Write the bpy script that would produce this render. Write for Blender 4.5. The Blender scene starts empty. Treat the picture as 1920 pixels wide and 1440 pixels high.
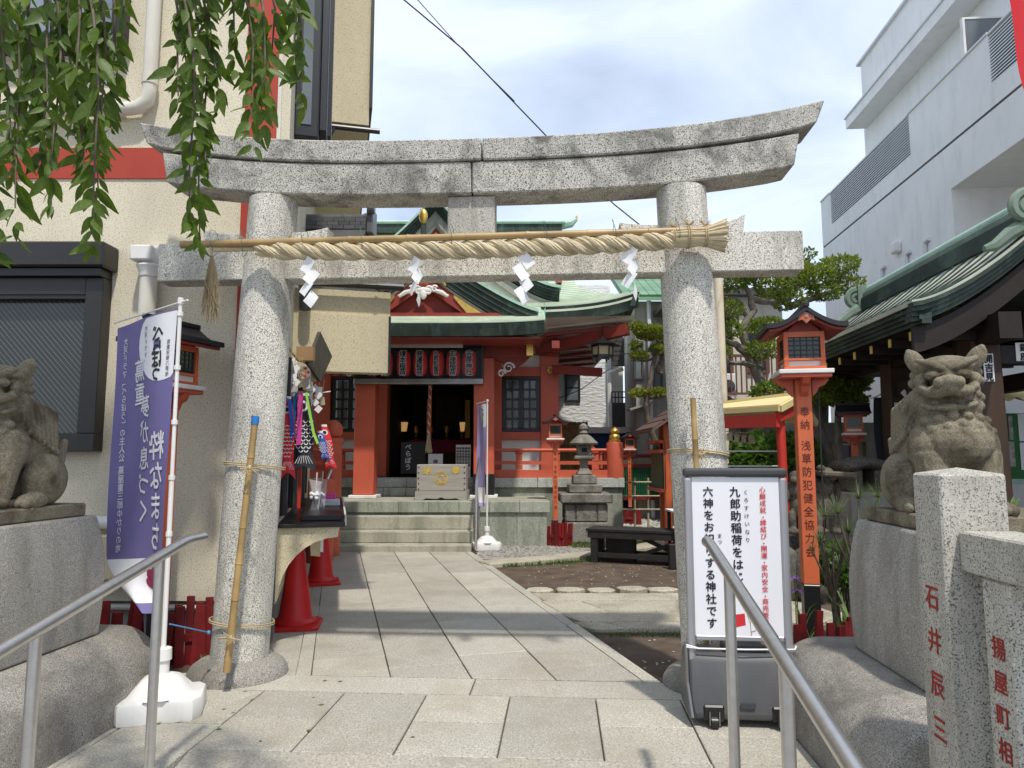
import bpy, bmesh, math, random
from math import sin, cos, pi, radians, atan2, sqrt
from mathutils import Vector, Matrix, noise as mnoise

random.seed(7)
scene = bpy.context.scene
COL = scene.collection

# ------------------------------------------------------------------ camera
EYE = Vector((0.0, 0.0, 1.32))
PITCH = radians(6.0)
FPX = 1332.0                      # focal length in pixels of a 1920 wide picture (24 mm equivalent)
cam_data = bpy.data.cameras.new('camera')
cam_data.sensor_width = 36.0
cam_data.lens = 36.0 * FPX / 1920.0
cam_data.clip_start = 0.05
cam_data.clip_end = 2000.0
cam = bpy.data.objects.new('camera', cam_data)
COL.objects.link(cam)
cam.location = EYE
cam.rotation_euler = (radians(90.0) + PITCH, 0.0, 0.0)
scene.camera = cam

# ------------------------------------------------------------------ sky and sun
SUN_EL = radians(61.0)
SUN_DIR = Vector((-0.33, 1.0, 0.0)).normalized()         # horizontal travel of the light
world = bpy.data.worlds.new('World')
scene.world = world
world.use_nodes = True
wn = world.node_tree.nodes
wl = world.node_tree.links
wn.clear()
w_out = wn.new('ShaderNodeOutputWorld')
w_bg = wn.new('ShaderNodeBackground')
w_sky = wn.new('ShaderNodeTexSky')
w_sky.sky_type = 'NISHITA'
w_sky.sun_disc = False
w_sky.sun_elevation = SUN_EL
w_sky.sun_rotation = atan2(-SUN_DIR.x, -SUN_DIR.y)
w_sky.air_density = 1.0
w_sky.dust_density = 1.2
w_tc = wn.new('ShaderNodeTexCoord')
w_map = wn.new('ShaderNodeMapping')
w_map.inputs['Scale'].default_value = (1.0, 1.0, 2.6)
w_map.inputs['Rotation'].default_value = (0.12, 0.35, 0.6)
w_n = wn.new('ShaderNodeTexNoise')
w_n.inputs['Scale'].default_value = 2.1
w_n.inputs['Detail'].default_value = 6.0
w_n.inputs['Roughness'].default_value = 0.52
w_n.inputs['Distortion'].default_value = 0.35
w_ramp = wn.new('ShaderNodeValToRGB')
w_ramp.color_ramp.elements[0].position = 0.36
w_ramp.color_ramp.elements[0].color = (0.36, 0.36, 0.36, 1)
w_ramp.color_ramp.elements[1].position = 0.64
w_ramp.color_ramp.elements[1].color = (0.86, 0.86, 0.86, 1)
w_mix = wn.new('ShaderNodeMixRGB')
w_mix.inputs['Color2'].default_value = (6.7, 7.5, 8.9, 1)
wl.new(w_tc.outputs['Generated'], w_map.inputs['Vector'])
wl.new(w_map.outputs['Vector'], w_n.inputs['Vector'])
wl.new(w_n.outputs['Fac'], w_ramp.inputs['Fac'])
wl.new(w_ramp.outputs['Color'], w_mix.inputs['Fac'])
wl.new(w_sky.outputs['Color'], w_mix.inputs['Color1'])
wl.new(w_mix.outputs['Color'], w_bg.inputs['Color'])
w_bg.inputs['Strength'].default_value = 0.118
wl.new(w_bg.outputs['Background'], w_out.inputs['Surface'])

sun_data = bpy.data.lights.new('sun', 'SUN')
sun_data.energy = 2.7
sun_data.angle = radians(2.2)
sun_data.color = (1.0, 0.945, 0.855)
sun = bpy.data.objects.new('sun', sun_data)
COL.objects.link(sun)
ldir = Vector((SUN_DIR.x * cos(SUN_EL), SUN_DIR.y * cos(SUN_EL), -sin(SUN_EL)))
sun.rotation_euler = ldir.to_track_quat('-Z', 'Y').to_euler()

vs = scene.view_settings
vs.view_transform = 'Standard'
vs.look = 'None'
vs.exposure = 0.42
vs.gamma = 1.0
vs.use_curve_mapping = False
scene.cycles.max_bounces = 6
scene.cycles.diffuse_bounces = 4
scene.cycles.transparent_max_bounces = 8
scene.cycles.use_denoising = True

# ------------------------------------------------------------------ helpers
def W(px, py, y):
    """World point at distance y in front of the eye along the bearing surveyed as (px, py)."""
    u = (px - 960.0) / FPX
    v = (720.0 - py) / FPX
    s = y / (cos(PITCH) - v * sin(PITCH))
    return Vector((u * s, y, EYE.z + s * (sin(PITCH) + v * cos(PITCH))))

GA = radians(3.9)
G0 = Vector((-0.25, 4.45, 0.0))
GATE = Matrix.Translation(G0) @ Matrix.Rotation(-GA, 4, 'Z')      # gate frame: x across, y inward
PATH_T = math.tan(radians(13.8))

ORG = {}          # world translation of each built object (all unrotated)

class MB:
    def __init__(s, xf=None):
        s.v = []; s.f = []; s.xf = xf; s.mi = []; s.m = 0
    def add(s, vs_, fs):
        b = len(s.v)
        s.v += [Vector(q) for q in vs_]
        for f in fs:
            s.f.append([b + i for i in f]); s.mi.append(s.m)
        return s
    def bb(s, x0, x1, y0, y1, z0, z1):
        return s.add([(x0,y0,z0),(x1,y0,z0),(x1,y1,z0),(x0,y1,z0),(x0,y0,z1),(x1,y0,z1),(x1,y1,z1),(x0,y1,z1)],
            [(3,2,1,0),(4,5,6,7),(0,1,5,4),(1,2,6,5),(2,3,7,6),(3,0,4,7)])
    def box(s, c, d, rot=None):
        c = Vector(c); h = [q / 2 for q in d]
        P = []
        for z in (-1, 1):
            for (x, y) in ((-1,-1),(1,-1),(1,1),(-1,1)):
                q = Vector((x*h[0], y*h[1], z*h[2]))
                if rot is not None: q = rot @ q
                P.append(c + q)
        return s.add(P, [(3,2,1,0),(4,5,6,7),(0,1,5,4),(1,2,6,5),(2,3,7,6),(3,0,4,7)])
    def beam(s, a, b, w, h, up=(0,0,1)):
        """square bar from a to b, w across, h along up"""
        a = Vector(a); b = Vector(b); d = (b - a).normalized(); up = Vector(up)
        x = d.cross(up).normalized(); z = x.cross(d).normalized()
        P = []
        for q in (a, b):
            for (i, j) in ((-1,-1),(1,-1),(1,1),(-1,1)):
                P.append(q + x * (i*w/2) + z * (j*h/2))
        return s.add(P, [(3,2,1,0),(4,5,6,7),(0,1,5,4),(1,2,6,5),(2,3,7,6),(3,0,4,7)])
    def cham(s, poly, z0, z1, c=0.006):
        """slab from a convex xy polygon, top edge chamfered"""
        n = len(poly)
        cx = sum(p[0] for p in poly)/n; cy = sum(p[1] for p in poly)/n
        def ins(p):
            d = sqrt((p[0]-cx)**2 + (p[1]-cy)**2)
            k = 1 - c*1.4/max(d, 1e-3)
            return (cx + (p[0]-cx)*k, cy + (p[1]-cy)*k)
        P = [(p[0],p[1],z0) for p in poly] + [(p[0],p[1],z1-c) for p in poly] + [ins(p)+(z1,) for p in poly]
        F = [tuple(range(2*n, 3*n))]
        for i in range(n):
            j = (i+1) % n
            F.append((i, j, n+j, n+i)); F.append((n+i, n+j, 2*n+j, 2*n+i))
        return s.add(P, F)
    def prism(s, poly, a, b, axis='y'):
        """polygon of (p,q) pairs extruded from a to b; axis y: (x,z); x: (y,z); z: (x,y)"""
        n = len(poly)
        def mk(p, t):
            return {'y': (p[0], t, p[1]), 'x': (t, p[0], p[1]), 'z': (p[0], p[1], t)}[axis]
        P = [mk(p, a) for p in poly] + [mk(p, b) for p in poly]
        F = [tuple(range(n)), tuple(range(2*n-1, n-1, -1))]
        for i in range(n):
            j = (i+1) % n
            F.append((i, n+i, n+j, j))
        return s.add(P, F)
    def ring_loft(s, rings, cap=True, closed=True):
        n = len(rings[0]); P = [q for r in rings for q in r]; F = []
        for k in range(len(rings)-1):
            for i in range(n if closed else n-1):
                j = (i+1) % n
                F.append((k*n+i, k*n+j, (k+1)*n+j, (k+1)*n+i))
        if cap and closed:
            F.append(tuple(range(n-1, -1, -1))); F.append(tuple(range((len(rings)-1)*n, len(rings)*n)))
        return s.add(P, F)
    def tube(s, pts, r, n=8, cap=True):
        pts = [Vector(p) for p in pts]
        rs = r if isinstance(r, (list, tuple)) else [r]*len(pts)
        d0 = (pts[1]-pts[0]).normalized()
        up = Vector((0,0,1)) if abs(d0.z) < 0.9 else Vector((1,0,0))
        x = d0.cross(up).normalized(); rings = []
        for i, p in enumerate(pts):
            if i == 0: d = pts[1]-pts[0]
            elif i == len(pts)-1: d = pts[-1]-pts[-2]
            else: d = (pts[i+1]-p).normalized() + (p-pts[i-1]).normalized()
            d.normalize()
            x = (x - d*x.dot(d)).normalized(); y = d.cross(x)
            rings.append([p + (x*cos(2*pi*k/n) + y*sin(2*pi*k/n))*rs[i] for k in range(n)])
        return s.ring_loft(rings, cap)
    def lathe(s, c, prof, n=20, sq=None):
        """profile of (radius, z) turned about the vertical through c"""
        c = Vector(c); rings = []
        for (r, z) in prof:
            rings.append([c + Vector((r*cos(2*pi*k/n + (sq or 0)), r*sin(2*pi*k/n + (sq or 0)), z)) for k in range(n)])
        return s.ring_loft(rings, True)
    def sph(s, c, r, nu=10, nv=7, rot=None):
        c = Vector(c); r = (r, r, r) if not hasattr(r, '__len__') else r
        P = []; F = []
        for j in range(nv+1):
            t = pi*j/nv
            for i in range(nu):
                a = 2*pi*i/nu
                q = Vector((r[0]*sin(t)*cos(a), r[1]*sin(t)*sin(a), r[2]*cos(t)))
                if rot is not None: q = rot @ q
                P.append(c+q)
        for j in range(nv):
            for i in range(nu):
                k = (i+1) % nu
                F.append((j*nu+i, (j+1)*nu+i, (j+1)*nu+k, j*nu+k))
        return s.add(P, F)
    def grid(s, fn, nu, nv, flip=False):
        P = [fn(i/nu, j/nv) for j in range(nv+1) for i in range(nu+1)]
        F = []
        for j in range(nv):
            for i in range(nu):
                q = (j*(nu+1)+i, j*(nu+1)+i+1, (j+1)*(nu+1)+i+1, (j+1)*(nu+1)+i)
                F.append(q[::-1] if flip else q)
        return s.add(P, F)
    def slabgrid(s, fn, nu, nv, th):
        """closed shell: surface fn plus the same moved by th (vector)"""
        th = Vector(th); T = [[Vector(fn(i/nu, j/nv)) for i in range(nu+1)] for j in range(nv+1)]
        N = (nu+1)*(nv+1)
        P = [q for r in T for q in r] + [q+th for r in T for q in r]
        F = []; I = lambda i, j: j*(nu+1)+i
        for j in range(nv):
            for i in range(nu):
                q = (I(i,j), I(i+1,j), I(i+1,j+1), I(i,j+1))
                F.append(q); F.append(tuple(N+k for k in q[::-1]))
        for i in range(nu):
            F.append((I(i,0), N+I(i,0), N+I(i+1,0), I(i+1,0)))
            F.append((I(i,nv), I(i+1,nv), N+I(i+1,nv), N+I(i,nv)))
        for j in range(nv):
            F.append((I(0,j), I(0,j+1), N+I(0,j+1), N+I(0,j)))
            F.append((I(nu,j), N+I(nu,j), N+I(nu,j+1), I(nu,j+1)))
        return s.add(P, F)
    def build(s, name, mat, parent=None, smooth=False, bevel=0.0, seg=1, base=None, local=False, angle=35, fix=True):
        V = [s.xf @ q for q in s.v] if s.xf is not None else s.v
        if base is None and not local:
            xs = [q.x for q in V]; ys = [q.y for q in V]
            base = Vector(((min(xs)+max(xs))/2, (min(ys)+max(ys))/2, min(q.z for q in V)))
        if local: base = Vector((0,0,0))
        base = Vector(base)
        me = bpy.data.meshes.new(name)
        me.from_pydata([tuple(q - base) for q in V], [], s.f)
        mats = mat if isinstance(mat, (list, tuple)) else [mat]
        for m in mats: me.materials.append(m)
        if len(mats) > 1:
            me.polygons.foreach_set('material_index', s.mi)
        if fix:
            bm = bmesh.new(); bm.from_mesh(me); bmesh.ops.recalc_face_normals(bm, faces=bm.faces[:]); bm.to_mesh(me); bm.free()
        if smooth:
            me.polygons.foreach_set('use_smooth', [True]*len(me.polygons))
            if angle: me.set_sharp_from_angle(angle=radians(angle))
        me.update()
        o = bpy.data.objects.new(name, me)
        COL.objects.link(o)
        put(o, base, parent, local)
        if bevel:
            md = o.modifiers.new('edge', 'BEVEL'); md.width = bevel; md.segments = seg; md.limit_method = 'ANGLE'; md.angle_limit = radians(40)
        return o

def put(o, base, parent=None, local=False):
    o.location = base
    if parent is not None:
        o.parent = parent
        if not local:
            o.location = Vector(base) - ORG.get(parent.name, Vector((0,0,0)))
    ORG[o.name] = Vector(base)

def tag(o, label=None, cat=None, group=None, kind=None):
    if label: o['label'] = label
    if cat: o['category'] = cat
    if group: o['group'] = group
    if kind: o['kind'] = kind
    return o

def thing(name, label, cat, loc, group=None):
    o = bpy.data.objects.new(name, None)
    o.empty_display_size = 0.1
    COL.objects.link(o)
    o.location = loc
    ORG[o.name] = Vector(loc)
    return tag(o, label, cat, group)

def copy_tree(o, parent=None, skip=()):
    c = o.copy()
    COL.objects.link(c)
    c.parent = parent
    for ch in o.children:
        if ch.name not in skip: copy_tree(ch, c, skip)
    return c

def text_mesh(body, size=1.0, bold=0.0, line=1.0, res=2):
    """flat lettering: verts in glyph units, one glyph per line when body holds newlines"""
    c = bpy.data.curves.new('lettering', 'FONT')
    c.body = body; c.align_x = 'CENTER'; c.space_line = line; c.resolution_u = res; c.offset = bold; c.size = size
    o = bpy.data.objects.new('lettering', c)
    COL.objects.link(o)
    bpy.context.view_layer.update()
    m = bpy.data.meshes.new_from_object(o.evaluated_get(bpy.context.evaluated_depsgraph_get()))
    V = [v.co.copy() for v in m.vertices]; F = [tuple(p.vertices) for p in m.polygons]
    bpy.data.objects.remove(o); bpy.data.curves.remove(c); bpy.data.meshes.remove(m)
    return V, F

def letter(mb, body, top, right, down, size, pitch=None, bold=0.0, nrm=None, off=0.002, vertical=True, sx=1.0, line=1.0):
    """put a column (vertical) or a row of lettering on a plane. top = centre of the first glyph's upper edge.
    bold thickens the strokes by laying shifted copies over each other, each a hair higher"""
    top = Vector(top); right = Vector(right).normalized(); down = Vector(down).normalized()
    nrm = right.cross(-down).normalized() if nrm is None else Vector(nrm).normalized()
    sh = [(0, 0)] if bold <= 0.005 else [(0, 0), (bold, 0), (-bold, 0), (0, bold), (0, -bold)] if bold < 0.05 else [(bold*cos(pi*k/4), bold*sin(pi*k/4)) for k in range(8)]
    y = 0.0; pitch = pitch or size*1.05
    for ch in (body if vertical else [body]):
        if ch == ' ': y += pitch*0.6; continue
        V, F = glyph(ch)
        if not V: continue
        rot = vertical and ch in 'ー〜「」'
        for n_, (ax, ay) in enumerate(sh):
            P = []
            for q in V:
                gx, gy = q.x + ax, q.y - 0.37 + ay
                if rot: gx, gy = gy, -gx
                P.append(top + right*(gx*size*sx) + down*(y + size*0.5 - gy*size) + nrm*(off + 0.00012*n_))
            mb.add(P, F)
        y += pitch if ch not in '・' else pitch*0.75
    return mb
GLYPHS = {}
def glyph(ch):
    if ch not in GLYPHS: GLYPHS[ch] = text_mesh(ch, 1.0, 0.0)
    return GLYPHS[ch]

# ------------------------------------------------------------------ materials
def srgb(r, g, b):
    f = lambda c: (c/255.0/12.92) if c <= 10 else ((c/255.0+0.055)/1.055)**2.4
    return (f(r), f(g), f(b), 1.0)

class NT:
    def __init__(s, name):
        s.m = bpy.data.materials.new(name); s.m.use_nodes = True
        s.t = s.m.node_tree; s.b = s.t.nodes['Principled BSDF']
        va = s.t.nodes.new('ShaderNodeVectorMath')
        s.l(s.t.nodes.new('ShaderNodeTexCoord').outputs['Object'], va.inputs[0]); s.l(s.t.nodes.new('ShaderNodeObjectInfo').outputs['Location'], va.inputs[1])
        s.tc = va.outputs[0]        # never the same patch twice on copied pieces
    def n(s, kind, **kw):
        k = s.t.nodes.new('ShaderNode' + kind)
        for a, v in kw.items():
            if a in k.inputs: k.inputs[a].default_value = v
            else: setattr(k, a, v)
        return k
    def l(s, a, b): s.t.links.new(a, b)
    def map(s, scale=(1,1,1), rot=(0,0,0), loc=(0,0,0)):
        k = s.n('Mapping'); k.inputs['Scale'].default_value = scale; k.inputs['Rotation'].default_value = rot; k.inputs['Location'].default_value = loc
        s.l(s.tc, k.inputs['Vector']); return k.outputs['Vector']
    def noise(s, scale, detail=3, rough=0.5, vec=None, dist=0.0):
        k = s.n('TexNoise', Scale=scale, Detail=detail, Roughness=rough, Distortion=dist)
        s.l(vec if vec is not None else s.tc, k.inputs['Vector']); return k.outputs['Fac']
    def ramp(s, fac, a, b, ca=0.0, cb=1.0):
        k = s.n('MapRange', clamp=True)
        k.inputs['From Min'].default_value = a; k.inputs['From Max'].default_value = b
        k.inputs['To Min'].default_value = ca; k.inputs['To Max'].default_value = cb
        s.l(fac, k.inputs['Value']); return k.outputs['Result']
    def mix(s, fac, c1, c2, mode='MIX'):
        k = s.n('MixRGB', blend_type=mode)
        for i, c in (('Color1', c1), ('Color2', c2)):
            if isinstance(c, tuple): k.inputs[i].default_value = c if len(c) == 4 else c + (1,)
            else: s.l(c, k.inputs[i])
        if isinstance(fac, (int, float)): k.inputs['Fac'].default_value = fac
        else: s.l(fac, k.inputs['Fac'])
        return k.outputs['Color']
    def math(s, op, a, b):
        k = s.n('Math', operation=op)
        for i, q in enumerate((a, b)):
            if isinstance(q, (int, float)): k.inputs[i].default_value = q
            else: s.l(q, k.inputs[i])
        return k.outputs[0]
    def bump(s, h, strength=0.3, dist=0.01):
        k = s.n('Bump'); k.inputs['Strength'].default_value = strength; k.inputs['Distance'].default_value = dist
        s.l(h, k.inputs['Height']); s.l(k.outputs['Normal'], s.b.inputs['Normal'])
    def col(s, c):
        if isinstance(c, tuple): s.b.inputs['Base Color'].default_value = c
        else: s.l(c, s.b.inputs['Base Color'])
        return s
    def set(s, rough=0.7, metal=0.0, spec=0.5, **kw):
        s.b.inputs['Roughness'].default_value = rough; s.b.inputs['Metallic'].default_value = metal
        s.b.inputs['Specular IOR Level'].default_value = spec
        for a, v in kw.items(): s.b.inputs[a].default_value = v
        return s.m

def rnd_tint(t, c, amt=0.12):
    """every single piece a little different: random value per object"""
    oi = t.n('ObjectInfo').outputs['Random']
    hv = t.n('HueSaturation'); t.l(t.ramp(oi, 0, 1, 1-amt, 1+amt), hv.inputs['Value'])
    if isinstance(c, tuple): hv.inputs['Color'].default_value = c
    else: t.l(c, hv.inputs['Color'])
    return hv.outputs['Color']

def granite(name, light, dark, scale=170, cut=(0.52, 0.60), stain=None, stain_amt=0.5, rough=0.8, tint=0.0, streak=True, sscale=2.2, bump=0.25):
    t = NT(name)
    sp = t.noise(scale, 2, 0.6)
    c = t.mix(t.ramp(sp, cut[0], cut[1]), light, dark)
    sp2 = t.noise(scale*0.55, 2, 0.6, t.map(loc=(3.1, 1.7, 9.2)))
    c = t.mix(t.ramp(sp2, 0.56, 0.68, 0, 0.6), c, tuple(min(1, q*1.45) for q in light[:3]) + (1,))
    big = t.noise(1.3, 4, 0.55)
    c = t.mix(t.ramp(big, 0.35, 0.7, 0, 0.35), c, tuple(q*0.62 for q in light[:3]) + (1,), 'MIX')
    if stain:
        vec = t.map(scale=(sscale*2.2, sscale*2.2, sscale*0.5)) if streak else t.map(scale=(sscale,)*3)
        st = t.noise(1.0, 8, 0.68, vec, 0.4)
        c = t.mix(t.ramp(st, 0.47, 0.63, 0, stain_amt), c, stain)
    if tint: c = rnd_tint(t, c, tint)
    t.col(c); t.bump(sp, bump, 0.004)
    return t.set(rough, spec=0.35)

def plain(name, c, rough=0.6, metal=0.0, var=0.18, vscale=3.0, bump=0.0, bscale=60, spec=0.45, tint=0.0, grime=None, grime_amt=0.4, **kw):
    t = NT(name)
    dk = tuple(q*(1-var) for q in c[:3]) + (1,); lt = tuple(min(1, q*(1+var)) for q in c[:3]) + (1,)
    k = t.mix(t.ramp(t.noise(vscale, 5, 0.6), 0.3, 0.7), dk, lt)
    if grime:
        g = t.noise(2.0, 6, 0.65, t.map(scale=(2.6, 2.6, 0.7)))
        k = t.mix(t.ramp(g, 0.5, 0.72, 0, grime_amt), k, grime)
    if tint: k = rnd_tint(t, k, tint)
    t.col(k)
    if bump: t.bump(t.noise(bscale, 4, 0.6), bump, 0.006)
    return t.set(rough, metal, spec, **kw)

def stucco(name, light, dark, scale=95):
    t = NT(name)
    sp = t.noise(scale, 2, 0.55)
    c = t.mix(t.ramp(sp, 0.57, 0.66), light, dark)
    sp2 = t.noise(scale*1.7, 1, 0.5, t.map(loc=(5, 2, 1)))
    c = t.mix(t.ramp(sp2, 0.6, 0.68, 0, 0.5), c, tuple(q*0.55 for q in light[:3]) + (1,))
    g = t.noise(1.0, 5, 0.6, t.map(scale=(1.6, 1.6, 0.35)))
    c = t.mix(t.ramp(g, 0.45, 0.72, 0, 0.42), c, tuple(q*0.55 for q in light[:3]) + (1,))
    t.col(c); t.bump(t.noise(scale, 3, 0.6), 0.5, 0.006)
    return t.set(0.9, spec=0.2)

def wood(name, a, b, scale=1.0, axis='z', rough=0.6, bump=0.2, tint=0.0, spec=0.4):
    t = NT(name)
    sc = {'z': (22, 22, 1.6), 'x': (1.6, 22, 22), 'y': (22, 1.6, 22)}[axis]
    g = t.noise(1.0*scale, 4, 0.6, t.map(scale=sc), 0.6)
    c = t.mix(t.ramp(g, 0.3, 0.7), a, b)
    if tint: c = rnd_tint(t, c, tint)
    t.col(c); t.bump(g, bump, 0.004)
    return t.set(rough, spec=spec)

def bamboo_mat(name, c):
    t = NT(name)
    g = t.noise(5, 4, 0.6, t.map(scale=(1, 1, 1)))
    k = t.mix(t.ramp(g, 0.3, 0.7), c, tuple(q*0.55 for q in c[:3]) + (1,))
    k = rnd_tint(t, k, 0.15)
    t.col(k); return t.set(0.42, spec=0.5)

def leafmat(name, a, b, trans=0.35, rough=0.5, spec=0.4, scale=1.6):
    t = NT(name)
    g = t.noise(scale, 4, 0.7)
    r = t.n('NewGeometry').outputs['Random Per Island']
    f = t.math('ADD', t.math('MULTIPLY', t.ramp(g, 0.3, 0.7), 0.5), t.math('MULTIPLY', r, 0.5))
    c = t.mix(f, a, b)
    t.col(c); t.set(rough, spec=spec)
    tr = t.n('BsdfTranslucent'); mx = t.n('MixShader'); mx.inputs[0].default_value = trans
    hv = t.n('HueSaturation', Saturation=1.1, Value=1.6); t.l(c, hv.inputs['Color']); t.l(hv.outputs['Color'], tr.inputs['Color'])
    out = t.t.nodes['Material Output']
    t.l(t.b.outputs[0], mx.inputs[1]); t.l(tr.outputs[0], mx.inputs[2]); t.l(mx.outputs[0], out.inputs['Surface'])
    return t.m

def glassy(name, c, rough=0.08, bands=None):
    t = NT(name)
    k = t.mix(t.ramp(t.noise(1.5, 3), 0.3, 0.7), c, tuple(q*0.6 for q in c[:3]) + (1,))
    t.col(k); return t.set(rough, spec=0.6)

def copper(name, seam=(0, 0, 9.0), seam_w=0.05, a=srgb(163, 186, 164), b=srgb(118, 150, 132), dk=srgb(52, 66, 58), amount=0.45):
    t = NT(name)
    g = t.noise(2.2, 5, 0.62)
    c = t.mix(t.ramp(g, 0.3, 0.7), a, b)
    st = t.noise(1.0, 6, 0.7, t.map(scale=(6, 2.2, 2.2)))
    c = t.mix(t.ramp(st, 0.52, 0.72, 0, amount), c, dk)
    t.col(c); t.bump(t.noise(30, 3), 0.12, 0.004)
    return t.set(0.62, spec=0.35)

M = {}
M['torii'] = granite('torii_granite', (0.72, 0.69, 0.61, 1), (0.085, 0.08, 0.073, 1), 165, (0.525, 0.58), stain=(0.17, 0.165, 0.14, 1), stain_amt=0.5)
M['torii_dark'] = granite('torii_beam_granite', (0.58, 0.56, 0.50, 1), (0.045, 0.045, 0.042, 1), 160, (0.515, 0.575), stain=(0.07, 0.068, 0.058, 1), stain_amt=0.72, streak=False, sscale=3.4)
M['post'] = granite('white_granite', (0.52, 0.495, 0.43, 1), (0.05, 0.05, 0.05, 1), 185, (0.55, 0.60), stain=(0.22, 0.205, 0.17, 1), stain_amt=0.5)
M['pedestal'] = granite('grey_granite', (0.42, 0.40, 0.355, 1), (0.13, 0.125, 0.115, 1), 210, (0.45, 0.62), stain=(0.14, 0.132, 0.11, 1), stain_amt=0.5)
M['plinth'] = granite('dark_grey_granite', (0.38, 0.355, 0.31, 1), (0.085, 0.08, 0.075, 1), 210, (0.45, 0.6), stain=(0.11, 0.10, 0.085, 1), stain_amt=0.6, streak=False, sscale=3.0)
M['statue'] = granite('statue_stone', (0.25, 0.215, 0.15, 1), (0.10, 0.083, 0.055, 1), 190, (0.45, 0.66), stain=(0.06, 0.048, 0.027, 1), stain_amt=0.9, streak=False, sscale=5.5, bump=0.7)
M['slab'] = granite('paving_granite', (0.47, 0.445, 0.375, 1), (0.20, 0.19, 0.165, 1), 120, (0.48, 0.66), stain=(0.30, 0.265, 0.20, 1), stain_amt=0.5, streak=False, sscale=1.7, tint=0.11)
M['slab_old'] = granite('old_path_granite', (0.50, 0.46, 0.36, 1), (0.22, 0.2, 0.16, 1), 100, (0.48, 0.66), stain=(0.22, 0.19, 0.13, 1), stain_amt=0.5, streak=False, sscale=2.0, tint=0.10)
M['step'] = granite('step_granite', (0.47, 0.45, 0.36, 1), (0.14, 0.14, 0.11, 1), 110, (0.48, 0.66), stain=(0.16, 0.17, 0.12, 1), stain_amt=0.55)
M['deck_stone'] = granite('green_grey_stone', (0.36, 0.38, 0.31, 1), (0.22, 0.24, 0.19, 1), 60, (0.45, 0.7), stain=(0.13, 0.15, 0.11, 1), stain_amt=0.6, tint=0.08)
M['cap_stone'] = granite('pale_cap_stone', (0.50, 0.52, 0.48, 1), (0.36, 0.38, 0.34, 1), 50, (0.45, 0.7), stain=(0.16, 0.2, 0.15, 1), stain_amt=0.5, tint=0.06)
M['mossy'] = granite('old_lantern_stone', (0.27, 0.255, 0.22, 1), (0.12, 0.11, 0.09, 1), 70, (0.45, 0.65), stain=(0.06, 0.055, 0.04, 1), stain_amt=0.7, streak=False, sscale=4)
M['figure_stone'] = granite('dark_figure_stone', (0.15, 0.125, 0.095, 1), (0.06, 0.05, 0.038, 1), 90, (0.42, 0.65), stain=(0.03, 0.027, 0.02, 1), stain_amt=0.8, streak=False, sscale=6)
M['rock'] = granite('garden_rock', (0.16, 0.145, 0.12, 1), (0.06, 0.055, 0.045, 1), 50, (0.42, 0.65), stain=(0.04, 0.04, 0.03, 1), stain_amt=0.7, streak=False, sscale=3)
M['grout'] = plain('grout', (0.10, 0.09, 0.07, 1), 0.95, bump=0.3, bscale=90)
M['soil'] = plain('dark_soil', (0.105, 0.078, 0.058, 1), 0.95, var=0.35, vscale=4.0, bump=0.5, bscale=45, spec=0.2)
M['concrete'] = granite('ramp_concrete', (0.40, 0.37, 0.31, 1), (0.26, 0.24, 0.20, 1), 90, (0.45, 0.65), stain=(0.2, 0.18, 0.14, 1), stain_amt=0.4, streak=False)
M['asphalt'] = plain('asphalt', (0.24, 0.235, 0.225, 1), 0.9, bump=0.4, bscale=120)  # tone lightened so the unseen street bounces more light into the entrance
M['gravel'] = plain('white_gravel', (0.50, 0.49, 0.46, 1), 0.9, var=0.35, vscale=8, tint=0.2)
M['gravel_bed'] = plain('gravel_bed', (0.30, 0.29, 0.26, 1), 0.95, var=0.5, vscale=55, bump=0.8, bscale=55)
M['moss'] = plain('moss', (0.10, 0.13, 0.04, 1), 0.95, var=0.4, vscale=20, bump=0.6, bscale=70)
M['stucco'] = stucco('cream_stucco', (0.73, 0.67, 0.52, 1), (0.25, 0.20, 0.135, 1), 120)
M['stucco_fine'] = stucco('cream_stucco_fine', (0.62, 0.55, 0.38, 1), (0.30, 0.24, 0.15, 1), 120)
M['redpaint'] = plain('red_wall_paint', srgb(168, 62, 46), 0.65, var=0.06, grime=(0.18, 0.03, 0.02, 1), grime_amt=0.2)
M['bronze'] = plain('dark_bronze_aluminium', (0.022, 0.019, 0.017, 1), 0.4, var=0.1, spec=0.5)
M['blackmetal'] = plain('black_aluminium', (0.014, 0.015, 0.018, 1), 0.38, var=0.1, spec=0.5)
M['whiteplastic'] = plain('white_plastic', (0.74, 0.73, 0.70, 1), 0.42, var=0.05, grime=(0.45, 0.43, 0.38, 1), grime_amt=0.35)
M['pvc'] = plain('cream_downpipe', (0.66, 0.63, 0.55, 1), 0.45, var=0.05, grime=(0.4, 0.36, 0.28, 1), grime_amt=0.3)
M['greypipe'] = plain('dark_grey_downpipe', (0.07, 0.068, 0.07, 1), 0.45, var=0.1)
M['vermilion'] = plain('vermilion_paint', srgb(198, 94, 68), 0.5, var=0.10, vscale=2.0, grime=(0.26, 0.05, 0.03, 1), grime_amt=0.3)
M['vermilion_dark'] = plain('deep_red', srgb(138, 52, 42), 0.5, var=0.12, vscale=2.0, grime=(0.10, 0.015, 0.01, 1), grime_amt=0.4)  # darker red on beams, eaves, linings and gables
M['orange'] = plain('orange_red_paint', srgb(206, 104, 64), 0.45, var=0.10, vscale=3.0, grime=(0.36, 0.09, 0.035, 1), grime_amt=0.4)
M['brightred'] = plain('bright_red_paint', srgb(196, 54, 40), 0.4, var=0.10)
M['picket'] = plain('dark_red_fence_paint', srgb(120, 24, 26), 0.55, var=0.25, vscale=9, tint=0.25, grime=(0.06, 0.01, 0.01, 1), grime_amt=0.6)
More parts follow.
